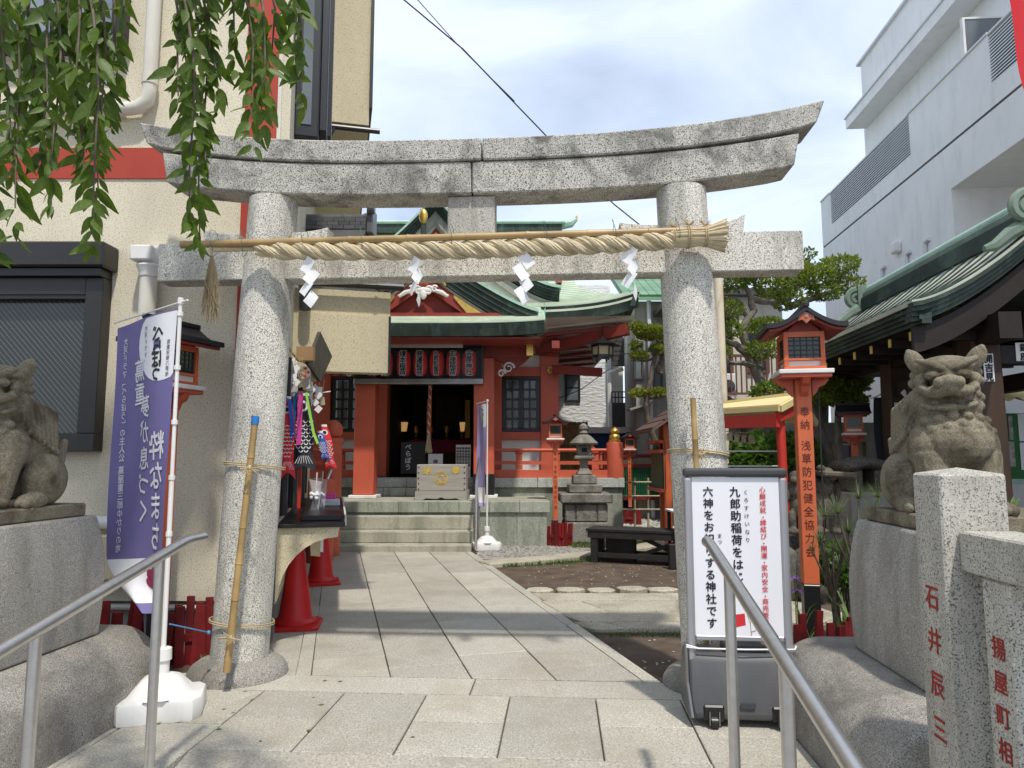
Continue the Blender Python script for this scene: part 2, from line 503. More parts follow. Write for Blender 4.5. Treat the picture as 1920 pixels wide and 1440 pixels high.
M['conered'] = plain('cone_red_plastic', srgb(196, 28, 30), 0.45, var=0.08, vscale=6, grime=(0.16, 0.02, 0.02, 1), grime_amt=0.25)
M['whitepaint'] = plain('white_paint', (0.74, 0.73, 0.70, 1), 0.55, var=0.08, grime=(0.4, 0.38, 0.34, 1), grime_amt=0.4)
M['plaster'] = plain('white_plaster', (0.74, 0.72, 0.66, 1), 0.8, var=0.05, grime=(0.5, 0.47, 0.4, 1), grime_amt=0.3)
M['black'] = plain('black_lacquer', (0.012, 0.012, 0.013, 1), 0.35, var=0.15)
M['blackroof'] = plain('black_roof_board', (0.02, 0.019, 0.022, 1), 0.5, var=0.2, vscale=6)
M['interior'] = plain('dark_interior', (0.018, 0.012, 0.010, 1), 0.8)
M['steel'] = plain('brushed_steel', (0.62, 0.61, 0.59, 1), 0.36, 1.0, var=0.08, vscale=30)
M['chrome'] = plain('dark_steel', (0.30, 0.29, 0.28, 1), 0.3, 1.0)
M['gold'] = plain('gold_leaf', (0.70, 0.46, 0.12, 1), 0.35, 0.85, var=0.2, vscale=20)
M['goldpaint'] = plain('gold_paint', (0.72, 0.50, 0.12, 1), 0.4, 0.3, var=0.15, vscale=20)
M['copper'] = copper('verdigris_roof', a=srgb(200, 208, 186), b=srgb(166, 184, 162), amount=0.2)
M['copper_lt'] = copper('pale_verdigris', a=srgb(182, 208, 192), b=srgb(150, 184, 166), amount=0.22)
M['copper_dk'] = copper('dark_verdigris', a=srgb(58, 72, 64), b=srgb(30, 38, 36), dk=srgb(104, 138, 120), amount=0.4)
M['copper_mid'] = copper('mid_verdigris', a=srgb(132, 148, 132), b=srgb(92, 110, 98), amount=0.4)
M['copper_sheet'] = copper('grey_green_sheet', a=srgb(196, 198, 180), b=srgb(168, 174, 156), dk=srgb(96, 108, 94), amount=0.35)
M['darkwood'] = wood('dark_brown_timber', (0.030, 0.016, 0.009, 1), (0.065, 0.034, 0.018, 1), axis='z')
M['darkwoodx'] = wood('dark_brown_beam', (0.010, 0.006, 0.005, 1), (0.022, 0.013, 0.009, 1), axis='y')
M['blackwood'] = wood('black_bench_timber', (0.012, 0.011, 0.010, 1), (0.030, 0.027, 0.024, 1), axis='x', rough=0.6)
M['greywood'] = wood('weathered_grey_timber', (0.30, 0.28, 0.245, 1), (0.40, 0.375, 0.33, 1), axis='x', rough=0.75, bump=0.35)
M['boardwood'] = wood('dark_sign_timber', (0.06, 0.055, 0.045, 1), (0.11, 0.10, 0.08, 1), axis='z')
M['bamboo'] = bamboo_mat('dry_bamboo', (0.50, 0.33, 0.13, 1))
M['bamboo_old'] = bamboo_mat('brown_bamboo', (0.42, 0.28, 0.12, 1))
M['bamboo_pale'] = bamboo_mat('pale_bamboo', (0.42, 0.36, 0.22, 1))
M['bark'] = plain('grey_bark', (0.13, 0.105, 0.08, 1), 0.9, var=0.45, vscale=14, bump=0.7, bscale=35, spec=0.2)
M['trunk_grey'] = plain('smooth_grey_bark', (0.17, 0.15, 0.125, 1), 0.9, var=0.35, vscale=9, bump=0.4, bscale=30, spec=0.2)
M['leaf_cherry'] = leafmat('cherry_leaf', (0.026, 0.060, 0.010, 1), (0.14, 0.21, 0.026, 1), 0.42, 0.48, 0.4, 9.0)
M['leaf_pine'] = leafmat('podocarpus_leaf', (0.07, 0.12, 0.016, 1), (0.24, 0.29, 0.045, 1), 0.35, 0.5)
M['leaf_cloud'] = leafmat('cloud_tree_leaf', (0.09, 0.13, 0.016, 1), (0.30, 0.32, 0.05, 1), 0.3, 0.5)
M['leaf_bush'] = leafmat('bush_leaf', (0.04, 0.095, 0.018, 1), (0.13, 0.22, 0.045, 1), 0.35, 0.45)
M['leaf_iris'] = leafmat('iris_leaf', (0.10, 0.20, 0.045, 1), (0.20, 0.32, 0.08, 1), 0.35, 0.4)
M['needle'] = leafmat('pine_needle', (0.10, 0.14, 0.06, 1), (0.24, 0.28, 0.14, 1), 0.2, 0.5)
M['petal_purple'] = plain('purple_petal', (0.25, 0.09, 0.35, 1), 0.6)
M['petal_magenta'] = plain('magenta_petal', (0.30, 0.02, 0.10, 1), 0.6)
M['straw'] = wood('rice_straw', (0.47, 0.385, 0.24, 1), (0.64, 0.55, 0.37, 1), 3.0, 'x', rough=0.8, bump=0.5)
M['strawz'] = wood('rice_straw_hanging', (0.30, 0.23, 0.13, 1), (0.46, 0.37, 0.22, 1), 3.0, 'z', rough=0.85)
M['twine'] = plain('twine', (0.45, 0.35, 0.2, 1), 0.85)
M['greenwire'] = plain('green_wire', (0.02, 0.10, 0.07, 1), 0.5)
M['bluecord'] = plain('blue_cord', (0.05, 0.28, 0.5, 1), 0.6)
M['paper'] = plain('white_paper', (0.80, 0.80, 0.80, 1), 0.75, var=0.04)
M['redpaper'] = plain('red_lantern_paper', srgb(228, 52, 50), 0.55, var=0.1)
M['flagpurple'] = plain('purple_cloth', srgb(110, 101, 150), 0.75, var=0.06, vscale=5)
M['flaglilac'] = plain('lilac_cloth', srgb(160, 150, 200), 0.75, var=0.06, vscale=5)
M['flagwhite'] = plain('white_cloth', (0.74, 0.74, 0.76, 1), 0.8, var=0.04)
M['flagred'] = plain('red_cloth', srgb(196, 14, 30), 0.7, var=0.08)
M['plum'] = plain('plum_print', srgb(140, 34, 74), 0.7)
M['inkblack'] = plain('black_ink', (0.012, 0.011, 0.014, 1), 0.6, var=0.0)
M['inkwhite'] = plain('pale_ink', (0.66, 0.66, 0.70, 1), 0.7, var=0.0)
M['inkred'] = plain('red_ink', srgb(200, 44, 52), 0.6, var=0.0)
M['inkdarkred'] = plain('carved_red_paint', srgb(150, 40, 28), 0.7, var=0.25, vscale=30)
M['inkbrown'] = plain('faded_ink', srgb(96, 34, 22), 0.7, var=0.3, vscale=20)
M['signgrey'] = plain('satin_aluminium_frame', (0.42, 0.42, 0.44, 1), 0.38, 0.6, var=0.05)
M['signwhite'] = plain('white_sign_sheet', (0.78, 0.78, 0.82, 1), 0.35, var=0.02)
M['signdark'] = plain('charcoal_plastic', (0.05, 0.052, 0.056, 1), 0.42, var=0.06)
M['tank'] = plain('charcoal_water_tank', (0.075, 0.077, 0.08, 1), 0.40, var=0.06, vscale=2, grime=(0.16, 0.155, 0.15, 1), grime_amt=0.3)
M['palebldg'] = plain('pale_grey_render', (0.82, 0.815, 0.81, 1), 0.85, var=0.05, vscale=1.2, bump=0.35, bscale=30, grime=(0.62, 0.63, 0.65, 1), grime_amt=0.5)  # the building's own pale render, streaked with grime
M['louver'] = plain('louver_metal', (0.66, 0.67, 0.70, 1), 0.5, var=0.05)
M['louver_gap'] = plain('louver_shadow_box', (0.07, 0.07, 0.085, 1), 0.7)
M['concretewall'] = plain('stained_concrete', (0.32, 0.31, 0.28, 1), 0.9, var=0.12, vscale=2, bump=0.2, bscale=40, grime=(0.12, 0.115, 0.10, 1), grime_amt=0.6)
M['beigewall'] = plain('beige_wall', (0.58, 0.50, 0.33, 1), 0.85, var=0.06, grime=(0.35, 0.3, 0.2, 1), grime_amt=0.3)
M['aptwall'] = plain('off_white_wall', (0.58, 0.55, 0.48, 1), 0.85, var=0.06, grime=(0.35, 0.33, 0.28, 1), grime_amt=0.4)
M['darksiding'] = plain('dark_siding', (0.055, 0.048, 0.052, 1), 0.6, var=0.1)
M['glass'] = glassy('dark_glass', (0.035, 0.04, 0.045, 1))
M['glassgrey'] = glassy('grey_curtained_glass', (0.16, 0.18, 0.19, 1), 0.12)
M['glassblue'] = glassy('frosted_blue_glass', (0.30, 0.35, 0.42, 1), 0.25)
M['blueplastic'] = plain('blue_sheet', srgb(22, 62, 128), 0.5, var=0.12)
M['greensheet'] = plain('green_corrugated_sheet', srgb(18, 82, 50), 0.55, var=0.2, vscale=6)
M['greenboard'] = plain('green_board', srgb(34, 104, 44), 0.6, var=0.1)
M['yellowroof'] = plain('pale_yellow_sheet', srgb(224, 206, 150), 0.55, var=0.05)
M['brownroof'] = wood('brown_roof_board', (0.10, 0.062, 0.052, 1), (0.15, 0.095, 0.08, 1), axis='x', tint=0.15)
M['blacktile'] = plain('glazed_black_tile', (0.10, 0.10, 0.105, 1), 0.32, var=0.2, tint=0.2)
M['greentile'] = plain('green_glazed_tile', srgb(104, 142, 108), 0.45, var=0.15, tint=0.15)
M['wire'] = plain('black_wire', (0.02, 0.02, 0.022, 1), 0.6)
M['rust'] = plain('rusty_white_pipe', (0.68, 0.60, 0.46, 1), 0.6, var=0.1, vscale=4, grime=(0.40, 0.16, 0.05, 1), grime_amt=0.9)
M['rustred'] = plain('rust_brown_rail', (0.14, 0.06, 0.045, 1), 0.7, var=0.2)
M['carpred'] = plain('carp_red', srgb(205, 36, 48), 0.6)
M['carpblack'] = plain('carp_black', (0.02, 0.022, 0.03, 1), 0.6)
M['carpblue'] = plain('carp_blue', srgb(38, 78, 170), 0.6)
M['pink'] = plain('pink_ribbon', srgb(214, 70, 150), 0.6)
M['lime'] = plain('lime_ribbon', srgb(150, 210, 80), 0.6)
M['bluerib'] = plain('blue_ribbon', srgb(40, 120, 190), 0.6)
M['clear'] = plain('cellophane', (0.6, 0.6, 0.62, 1), 0.15, var=0.2, Alpha=0.5)
M['tan'] = plain('tan_wood', (0.33, 0.20, 0.10, 1), 0.6)
M['fringe'] = plain('cream_fringe', (0.62, 0.52, 0.33, 1), 0.85)
M['poster'] = plain('grey_print', (0.30, 0.28, 0.26, 1), 0.6, var=0.6, vscale=14)
t = NT('warm_lamp'); t.b.inputs['Emission Color'].default_value = (1.0, 0.55, 0.2, 1); t.b.inputs['Emission Strength'].default_value = 0.28; M['lamp'] = t.col((0.2, 0.11, 0.04, 1)).set(0.6)
# wired glass of the big window: a fine diagonal wire grid inside the pane
t = NT('wired_glass')
wv = t.n('TexWave', wave_type='BANDS', bands_direction='X', Scale=11.0, Distortion=0.0)
t.l(t.map(rot=(0, radians(42), 0)), wv.inputs['Vector'])
t.col(t.mix(t.ramp(wv.outputs['Fac'], 0.955, 0.985), (0.022, 0.026, 0.022, 1), (0.16, 0.17, 0.16, 1)))
M['wiredglass'] = t.set(0.12, spec=0.6)
# brick-patterned white siding of the far house: too fine to pick apart
t = NT('white_split_siding')
t.col(t.mix(t.ramp(t.noise(9, 3), 0.3, 0.7), (0.66, 0.66, 0.65, 1), (0.76, 0.76, 0.75, 1)))
t.bump(t.noise(1.0, 4, 0.6, t.map(scale=(5, 5, 14))), 0.9, 0.05)
M['whitesiding'] = t.set(0.85)

# ------------------------------------------------------------------ ground
RX0, RX1, RY0, RY1, RZ = -1.15, 1.20, -1.12, -2.92, -0.38     # ramp in the gate frame
poly = [(-60,-2.92),(RX0,-2.92),(RX0,RY0),(RX1,RY0),(RX1,-2.92),(60,-2.92),(60,160),(-60,160)]
tag(MB(GATE).prism(poly, -0.5, -0.03, 'z').build('ground', M['soil'], base=(0,20,-0.03)), kind='structure')
tag(MB(GATE).bb(-60,60,-60,-1.0,-0.9,RZ).build('street', M['asphalt']), kind='structure')
rm = MB(GATE)
rm.add([(RX0,RY0,-0.004),(RX1,RY0,-0.004),(RX1,RY1,RZ+0.012),(RX0,RY1,RZ+0.012),(RX0,RY0,-0.3),(RX1,RY0,-0.3),(RX1,RY1,RZ-0.2),(RX0,RY1,RZ-0.2)],
       [(0,3,2,1),(4,5,6,7),(0,1,5,4),(1,2,6,5),(2,3,7,6),(3,0,4,7)])
tag(rm.build('entrance_ramp', M['concrete']), kind='structure')

# paving: every slab its own stone on a dark bed
pav = tag(MB(GATE).add([(-2.1,-2.9,-0.018),(RX0-0.01,-2.9,-0.018),(RX0-0.01,RY0+0.0,-0.018),(RX1+0.01,RY0,-0.018),(RX1+0.01,-2.9,-0.018),(2.1,-2.9,-0.018),(2.1,0.05,-0.018),(-2.1,0.05,-0.018)],
    [(0,1,2,7),(2,3,6,7),(3,4,5,6)]).build('front_pavement', M['grout'], base=(0,3.5,-0.018)), kind='structure')
def slab(poly, parent, mat='slab', z0=-0.06, z1=0.0, gap=0.004, xf=None, c=0.004, name='paving_slab'):
    n = len(poly); cx = sum(p[0] for p in poly)/n; cy = sum(p[1] for p in poly)/n
    q = []
    for p in poly:
        dx, dy = p[0]-cx, p[1]-cy
        q.append((p[0]-math.copysign(gap, dx), p[1]-math.copysign(gap, dy)))
    dz = random.uniform(-0.0015, 0.0015)
    return MB(xf).cham(q, z0, z1+dz, c).build(name, M[mat], parent)
# cross joints of the front pavement, gate frame
cols = [-1.63, -1.15, -0.68, -0.21, 0.26, 0.735, 1.20, 1.66]
def row_y(lo, hi): return lo, hi
FY = [0.0, -0.30, -0.71, -1.12]
slab([(-2.05,FY[0]),(-2.05,FY[1]),(0.03,FY[1]),(0.03,FY[0])], pav, xf=GATE)
slab([(0.03,FY[0]),(0.03,FY[1]),(2.05,FY[1]),(2.05,FY[0])], pav, xf=GATE)
for i in range(len(cols)-1):
    x0, x1 = cols[i], cols[i+1]
    cut = [FY[1], FY[2], FY[3]] if i % 2 == 1 else [FY[1], FY[3]]
    if i in (0, 6): cut = [FY[1], FY[2]-0.1, FY[3]]
    for k in range(len(cut)-1):
        slab([(x0,cut[k]),(x0,cut[k+1]),(x1,cut[k+1]),(x1,cut[k])], pav, xf=GATE)
for (xa, xb) in ((-2.05,-1.63),(1.66,2.05)):
    slab([(xa,FY[1]),(xa,-0.9),(xb,-0.9),(xb,FY[1])], pav, xf=GATE)
    slab([(xa,-0.9),(xa,-1.5),(xb,-1.5),(xb,-0.9)], pav, xf=GATE)
for (xa, xb) in ((-1.63,RX0),(RX1,1.66),):
    for k in range(2):
        slab([(xa,FY[3]-k*0.6),(xa,FY[3]-(k+1)*0.6),(xb,FY[3]-(k+1)*0.6),(xb,FY[3]-k*0.6)], pav, xf=GATE)
for (xa, xb) in ((-2.05,-1.63),(1.66,2.05)):
    for k in range(2):
        slab([(xa,-1.5-k*0.6),(xa,-2.1-k*0.6),(xb,-2.1-k*0.6),(xb,-1.5-k*0.6)], pav, xf=GATE)

# the path to the hall: runs 13.8 degrees to the left
def PX(x0, y): return x0 - (y-4.43)*PATH_T
pcols = [-1.62, -1.30, -1.21, -0.725, -0.235, 0.265, 0.775]
def gate_edge(x):     # y of the inner edge of the front pavement at world x
    return 4.45 - (x+0.25)*math.tan(GA) + 0.006
pb = MB()
ya, yb = 4.36, 10.32
pb.add([(PX(-1.9,4.55),4.55,-0.0185),(PX(0.88,ya),ya,-0.0185),(PX(0.88,yb),yb,-0.0185),(PX(-1.9,yb),yb,-0.0185)], [(0,1,2,3)])
path = tag(pb.build('path_pavement', M['grout'], base=(-1.3,7.3,-0.0185)), kind='structure')
offs = [0.35, 0.0, 0.42, 0.24, 0.52, 0.22]
for i in range(len(pcols)-1):
    xa, xb = pcols[i], pcols[i+1]
    L = 2.0 if i == 1 else 0.93
    ys = [0.0]; y = 4.43 + offs[i]
    while y < 10.1:
        ys.append(y); y += L*random.choice((0.92, 1.0, 1.0, 1.08))
    ys.append(10.31)
    def corner(x0, y, first):
        if first:
            yy = gate_edge(x0 - 0.01) + 0.004
        else:
            yy = y + (x0-xa)*PATH_T if y < 10.3 else y
        return (PX(x0, yy), yy)
    for k in range(len(ys)-1):
        p = [corner(xa, ys[k], k == 0), corner(xb, ys[k], k == 0), corner(xb, ys[k+1], False), corner(xa, ys[k+1], False)]
        if min(p[2][1]-p[1][1], p[3][1]-p[0][1]) < 0.05: continue
        slab(p, path)
for k in range(4):     # kerb along the right edge
    a = 4.38 + k*1.485; b = a + 1.485
    slab([(PX(0.778,a),a),(PX(0.872,a),a),(PX(0.872,b),b),(PX(0.778,b),b)], path, gap=0.003, name='kerb_stone')

# old cross path of worn granite on the right
cross = tag(MB().add([(0.1,5.66,-0.0265),(3.4,5.66,-0.0265),(3.4,7.22,-0.0265),(-0.2,7.22,-0.0265)], [(0,1,2,3)]).build('cross_path', M['soil'], base=(1.5,6.4,-0.0265)), kind='structure')
rows = [(5.70,5.92,[0.60,0.86,1.50,2.2]),(5.93,6.29,[0.52,1.46,2.1,2.9]),(6.30,6.78,[0.36,0.78,1.92,2.7]),(6.79,7.16,[0.28,1.62,2.5,3.2])]
for (a, b, xs) in rows:
    for k in range(len(xs)-1):
        j = lambda: random.uniform(-0.02, 0.02)
        s_ = 0.12
        p = [(xs[k]+j()+(0.06 if k else 0.05), a),(xs[k+1]+j()+0.06, a),(xs[k+1]+j()-s_*(1 if k+1 < len(xs)-1 else 0), b),(xs[k]+j()-s_, b)]
        slab(p, cross, 'slab_old', z0=-0.08, z1=0.008, gap=0.008, c=0.012, name='path_stone')
for k in range(9):     # broken edging stones behind the cross path
    x = 0.28 + k*0.31
    y = 7.36 + 0.02*sin(k*2.1)
    p = []
    for a in range(7):
        an = 2*pi*a/7
        p.append((x + 0.155*cos(an)*(1+random.uniform(-0.15,0.08)), y + 0.105*sin(an)*(1+random.uniform(-0.15,0.15))))
    MB().cham(p, -0.06, 0.02+random.uniform(-0.01,0.01), 0.014).build('edging_stone', M['slab_old'], cross)
def along(a, b, t): return a + (b-a)*t
ka, kb = W(905, 1052, 9.05), W(1330, 985, 12.6)      # low yellowish kerb curving off to the right
for k in range(6):
    t0, t1 = k/6.0, (k+1)/6.0
    a = along(Vector((-0.36,9.15,0)), Vector((2.9,12.1,0)), t0); b = along(Vector((-0.36,9.15,0)), Vector((2.9,12.1,0)), t1)
    bow = lambda t: -0.55*4*t*(1-t)*0.5
    a = a + Vector((-bow(t0)*0.6, bow(t0), 0)); b = b + Vector((-bow(t1)*0.6, bow(t1), 0))
    n = Vector((-(b-a).y, (b-a).x, 0)).normalized()*0.17
    slab([tuple(a-n)[:2], tuple(b-n)[:2], tuple(b+n)[:2], tuple(a+n)[:2]], cross, 'slab_old', z1=0.02, gap=0.004, c=0.01, name='border_stone')

# gravel, moss, fallen petals
def scatter(name, mat, n, where, size, label=None, flat=0.5, zup=0.0):
    mb = MB()
    for i in range(n):
        x, y = where()
        s = random.uniform(*size); a = random.uniform(0, pi)
        P = []
        for (u, v, w) in ((1,0,0.3),(0,1,0.3),(-1,0,0.3),(0,-1,0.3),(0,0,1)):
            P.append((x + s*(u*cos(a)-v*sin(a))*random.uniform(0.7,1.2), y + s*(u*sin(a)+v*cos(a))*random.uniform(0.7,1.2), -0.03+zup + s*w*flat))
        mb.add(P, [(0,1,4),(1,2,4),(2,3,4),(3,0,4)])
    return mb.build(name, mat, fix=False)
R = random.uniform
tag(MB().add([(1.9,11.9,-0.024),(5.2,11.3,-0.024),(6.2,18,-0.024),(2.1,18,-0.024)],[(0,1,2,3)]).build('gravel_ground', M['gravel_bed']), kind='structure')
tag(scatter('gravel', M['gravel'], 5200, lambda: (R(1.9,5.5), 11.8+6*R(0,1)**2), (0.02,0.045), flat=0.8), 'white pebbles spread by the green fence', 'gravel', kind='stuff')
tag(MB().add([(-0.5,9.75,-0.026),(0.3,9.7,-0.026),(1.3,10.9,-0.026),(0.5,11.3,-0.026),(-0.5,11.25,-0.026)],[(0,1,2,3,4)]).build('gravel_strip', M['gravel_bed']), kind='structure')
def soil_pt():
    while True:
        x, y = R(0.1,3.2), R(4.7,10.8)
        if x > PX(0.92, y) and not (5.66 < y < 7.5 and x > 0.3 - (y-5.6)*0.25): return x, y
tag(scatter('petals', M['fringe'], 420, soil_pt, (0.006,0.013), flat=0.35), 'pale fallen petals strewn on the dark soil', 'petals', kind='stuff')
def pebble_pt(): return R(-0.45,2.2), R(10.0,11.2)
tag(scatter('pebbles', M['mossy'], 700, lambda: (R(-0.45,1.9), 9.9+R(0,1.3)), (0.012,0.03), flat=0.7), 'small grey pebbles beside the hall steps', 'pebbles', kind='stuff')
def grass(name, n, where, h, mat, label, w=0.006):
    mb = MB()
    for i in range(n):
        x, y = where(); a = R(0,2*pi); hh = R(*h); l = R(0.2,0.7)*hh
        d = Vector((cos(a),sin(a),0)); s = Vector((-sin(a),cos(a),0))*w
        b = Vector((x,y,-0.03))
        mb.add([b-s, b+s, b+d*l*0.4+Vector((0,0,hh*0.7))+s*0.6, b+d*l*0.4+Vector((0,0,hh*0.7))-s*0.6, b+d*l+Vector((0,0,hh))], [(0,1,2,3),(3,2,4)])
    return tag(mb.build(name, mat, fix=False), label, 'grass', kind='stuff')
grass('grass', 900, lambda: (lambda t: (-0.2+2.6*t+R(-0.1,0.1)+0.06, 9.1+1.55*t+R(-0.06,0.06)-0.42*4*t*(1-t)*0.5))(R(0,1)), (0.02,0.06), M['leaf_bush'], 'low tufts of grass along the pale border stones')
grass('grass', 1200, lambda: (R(0.9,2.4), R(10.9,11.9)), (0.02,0.07), M['leaf_bush'], 'patchy grass in front of the old stone lantern')
grass('grass', 500, lambda: (R(0.6,3.2), 5.62+R(-0.06,0.05)), (0.01,0.03), M['leaf_bush'], 'moss and grass along the near edge of the old cross path')

def lf_pt():
    while True:
        q = GATE @ Vector((R(-1.6,1.6), R(-1.05,-0.02), 0))
        if R(0,1) < (0.9 if q.x < -0.9 else 0.12): return q.x, q.y
tag(scatter('fallen_leaves', M['leaf_bush'], 18, lf_pt, (0.008,0.018), flat=0.2, zup=0.031), 'few small fallen leaves on the front paving', 'leaves', kind='stuff')
tag(scatter('grit', M['mossy'], 500, lambda: (lambda y: (PX(R(-1.6,0.85), y), y))(R(4.5,10.2)), (0.002,0.005), flat=0.7, zup=0.031), 'specks of grit on the paved path', 'grit', kind='stuff')

# ------------------------------------------------------------------ stone gate
gate = thing('torii_gate', 'grey granite gate with curved double lintel and straw rope across the entrance', 'gate', G0)
HB, HT, ZP = 1.44, 1.325, 2.99
for sx in (-1, 1):
    mb = MB(GATE)
    rings = []
    for k in range(13):
        t = k/12.0
        z = 0.05 + t*(ZP-0.05+0.02); cx = sx*(HB + (HT-HB)*t); r = 0.172 - 0.018*t + 0.004*sin(pi*t)
        rings.append([(cx + r*cos(2*pi*i/40), r*sin(2*pi*i/40), z) for i in range(40)])
    mb.ring_loft(rings)
    mb.build('pillar', M['torii'], gate, smooth=True)
    mb = MB(GATE)
    mb.lathe((sx*(HB+0.005), 0, 0), [(0.30,-0.05),(0.30,0.0),(0.293,0.03),(0.27,0.065),(0.235,0.09),(0.2,0.105),(0.16,0.108)], 36)
    mb.build('pillar_foot', M['plinth'], gate, smooth=True, angle=60)
# tie beam through both pillars
for (x0, x1) in ((-2.05,-1.30),(-1.28,1.28),(1.30,2.04)):
    MB(GATE).bb(x0, x1, -0.085 if abs(x0) > 1.29 or x1 > 1.29 else -0.075, 0.085, 2.463, 2.712).build('tie_beam', M['torii'], gate, bevel=0.006)
def lintel(name, zb, zt, half, thick, endz, slant, mat, x0, x1):
    """curved lintel between x0 and x1 (fractions of half)"""
    def cz(x): return endz*abs(x/half)**2.8
    n = 14; rings = []
    for k in range(n+1):
        x = half*(x0 + (x1-x0)*k/n)
        e = 1.0 if abs(x) > half*0.999 else 0.0
        sl = math.copysign(slant, x)*e
        rings.append([(x-sl, -thick/2, zb+cz(x)), (x, -thick/2-0.012, zt+cz(x)), (x, thick/2+0.012, zt+cz(x)), (x-sl, thick/2, zb+cz(x))])
    return MB(GATE).ring_loft(rings).build(name, mat, gate, bevel=0.008)
lintel('lower_lintel', 2.985, 3.186, 2.03, 0.25, 0.125, 0.035, M['torii_dark'], -1, 0.0)
lintel('lower_lintel', 2.985, 3.186, 2.03, 0.25, 0.125, 0.035, M['torii_dark'], 0.004, 1)
lintel('upper_lintel', 3.192, 3.330, 2.18, 0.30, 0.175, 0.05, M['torii_dark'], -1, 0.03)
lintel('upper_lintel', 3.192, 3.330, 2.18, 0.30, 0.175, 0.05, M['torii_dark'], 0.034, 1)
MB(GATE).bb(-0.155, 0.145, -0.08, 0.08, 2.714, 2.983).build('centre_strut', M['post'], gate, bevel=0.006)
def wedge(xa, xb, lift):
    n = 6; P = []
    for k in range(n+1):
        t = k/n; x = xa + (xb-xa)*t
        z = 2.77 + lift*t**2
        P.append((x, z))
    P += [(xb-math.copysign(0.012, xb-xa), 2.715), (xa, 2.715)]
    MB(GATE).prism(P, -0.075, 0.075, 'y').build('wedge', M['torii'], gate, bevel=0.004)
wedge(-1.52,-1.76,0.03); wedge(-1.17,-0.93,0.03); wedge(1.17,0.93,0.02); wedge(1.5,1.70,0.055)

# bamboo pole and straw rope: in the gate frame just in front of the tie beam
def GW(px, py, y):
    q = W(px, py, y); return q
RY = 4.205
def gy(px): return RY - (W(px, 460, RY).x+0.25)*math.tan(GA)
def bamboo(name, a, b, r0, r1, mat, label=None, nodes=6, parent=None):
    a = Vector(a); b = Vector(b); pts = []; rs = []
    for k in range(nodes):
        t0 = k/nodes; t1 = (k+1)/nodes
        r = r0 + (r1-r0)*t0
        for (t, f) in ((t0+0.004, 1.0), (t0+(t1-t0)*0.5, 0.94), (t1-0.012*6/nodes*0.6, 0.97), (t1-0.004, 1.12)):
            pts.append(a + (b-a)*t); rs.append(r*f)
    o = MB().tube(pts, rs, 12).build(name, mat, parent, smooth=True)
    if label: tag(o, label, 'bamboo pole')
    return o
pole_a, pole_b = W(336, 459, gy(336)-0.02), W(1336, 431, gy(1336)-0.02)
bamboo('bamboo_pole', pole_a, pole_b, 0.024, 0.021, M['bamboo_old'], 'long brown bamboo pole lying across the gate above the straw rope', 9)
rope = thing('straw_rope', 'thick twisted straw rope hung across the gate with tassel and cut straw end', 'rope', W(880, 470, gy(880)))
rope_pts = []
def rope_c(t):      # t 0..1 from the thin tail to the bundle
    px = 480 + (1262-480)*t
    py = 469 + 16*t - 35*t*t
    return W(px, py, gy(px))
NT_ = 6.4
for s3 in range(3):
    N = 150
    mb = MB()
    for fb3 in range(9):       # each strand is a bundle of straw
        pts = []; rs = []
        jit = R(-0.3, 0.3)
        for k in range(N+1):
            t = k/N; c = rope_c(t); g = min(1.0, 0.62 + t*6.0)
            a = 2*pi*(NT_*t + s3/3.0)
            e = Vector((0, cos(a), sin(a)))
            tg = Vector((2.67/(2*pi*NT_), -sin(a)*0.029, cos(a)*0.029)).normalized()
            n2 = tg.cross(e).normalized()
            b2 = 2*pi*(fb3/9.0) + jit + 2.5*t*NT_*0.4
            pts.append(c + e*(0.029*g) + (e*cos(b2) + n2*sin(b2))*(0.0215*g)); rs.append(0.0105*g*(1+0.08*sin(40*t+fb3)))
        mb.tube(pts, rs, 5)
    mb.build('strand', M['straw'], rope, smooth=True)
for s2 in range(2):     # thin tail to the left
    pts = []
    for k in range(60):
        t = k/59; c = W(402+80*t, 468-2*t, gy(440)); a = 2*pi*(8*t + s2/2)
        pts.append(c + Vector((0, cos(a)*0.009, sin(a)*0.009)))
    MB().tube(pts, 0.0095, 6).build('tail_cord', M['straw'], rope, smooth=True)
def fray(mb, c, n, spread, length, r=0.0016, bend=0.3):
    for i in range(n):
        a = R(0, 2*pi); d = R(0, 1)**0.5; p = Vector(c); pts = [p]
        ox, oy = cos(a)*d*spread, sin(a)*d*spread*0.7
        L = length*R(0.55, 1.0)
        for k in range(1, 6):
            t = k/5
            pts.append(Vector(c) + Vector((ox*min(1, t*1.6) + R(-1,1)*0.006*t + 0.04*t*t*R(-0.3,1.0), oy*min(1,t*1.6), -L*t)))
        mb.tube(pts, r, 3, cap=False)
mb = MB(); fray(mb, W(398, 470, gy(398)-0.012), 150, 0.048, 0.47); mb.build('tassel', M['strawz'], rope)
mb = MB(); mb.tube([W(396,464,gy(398)-0.012), W(394,480,gy(398)-0.012)], [0.014,0.018], 8); mb.build('tassel_knot', M['straw'], rope, smooth=True)
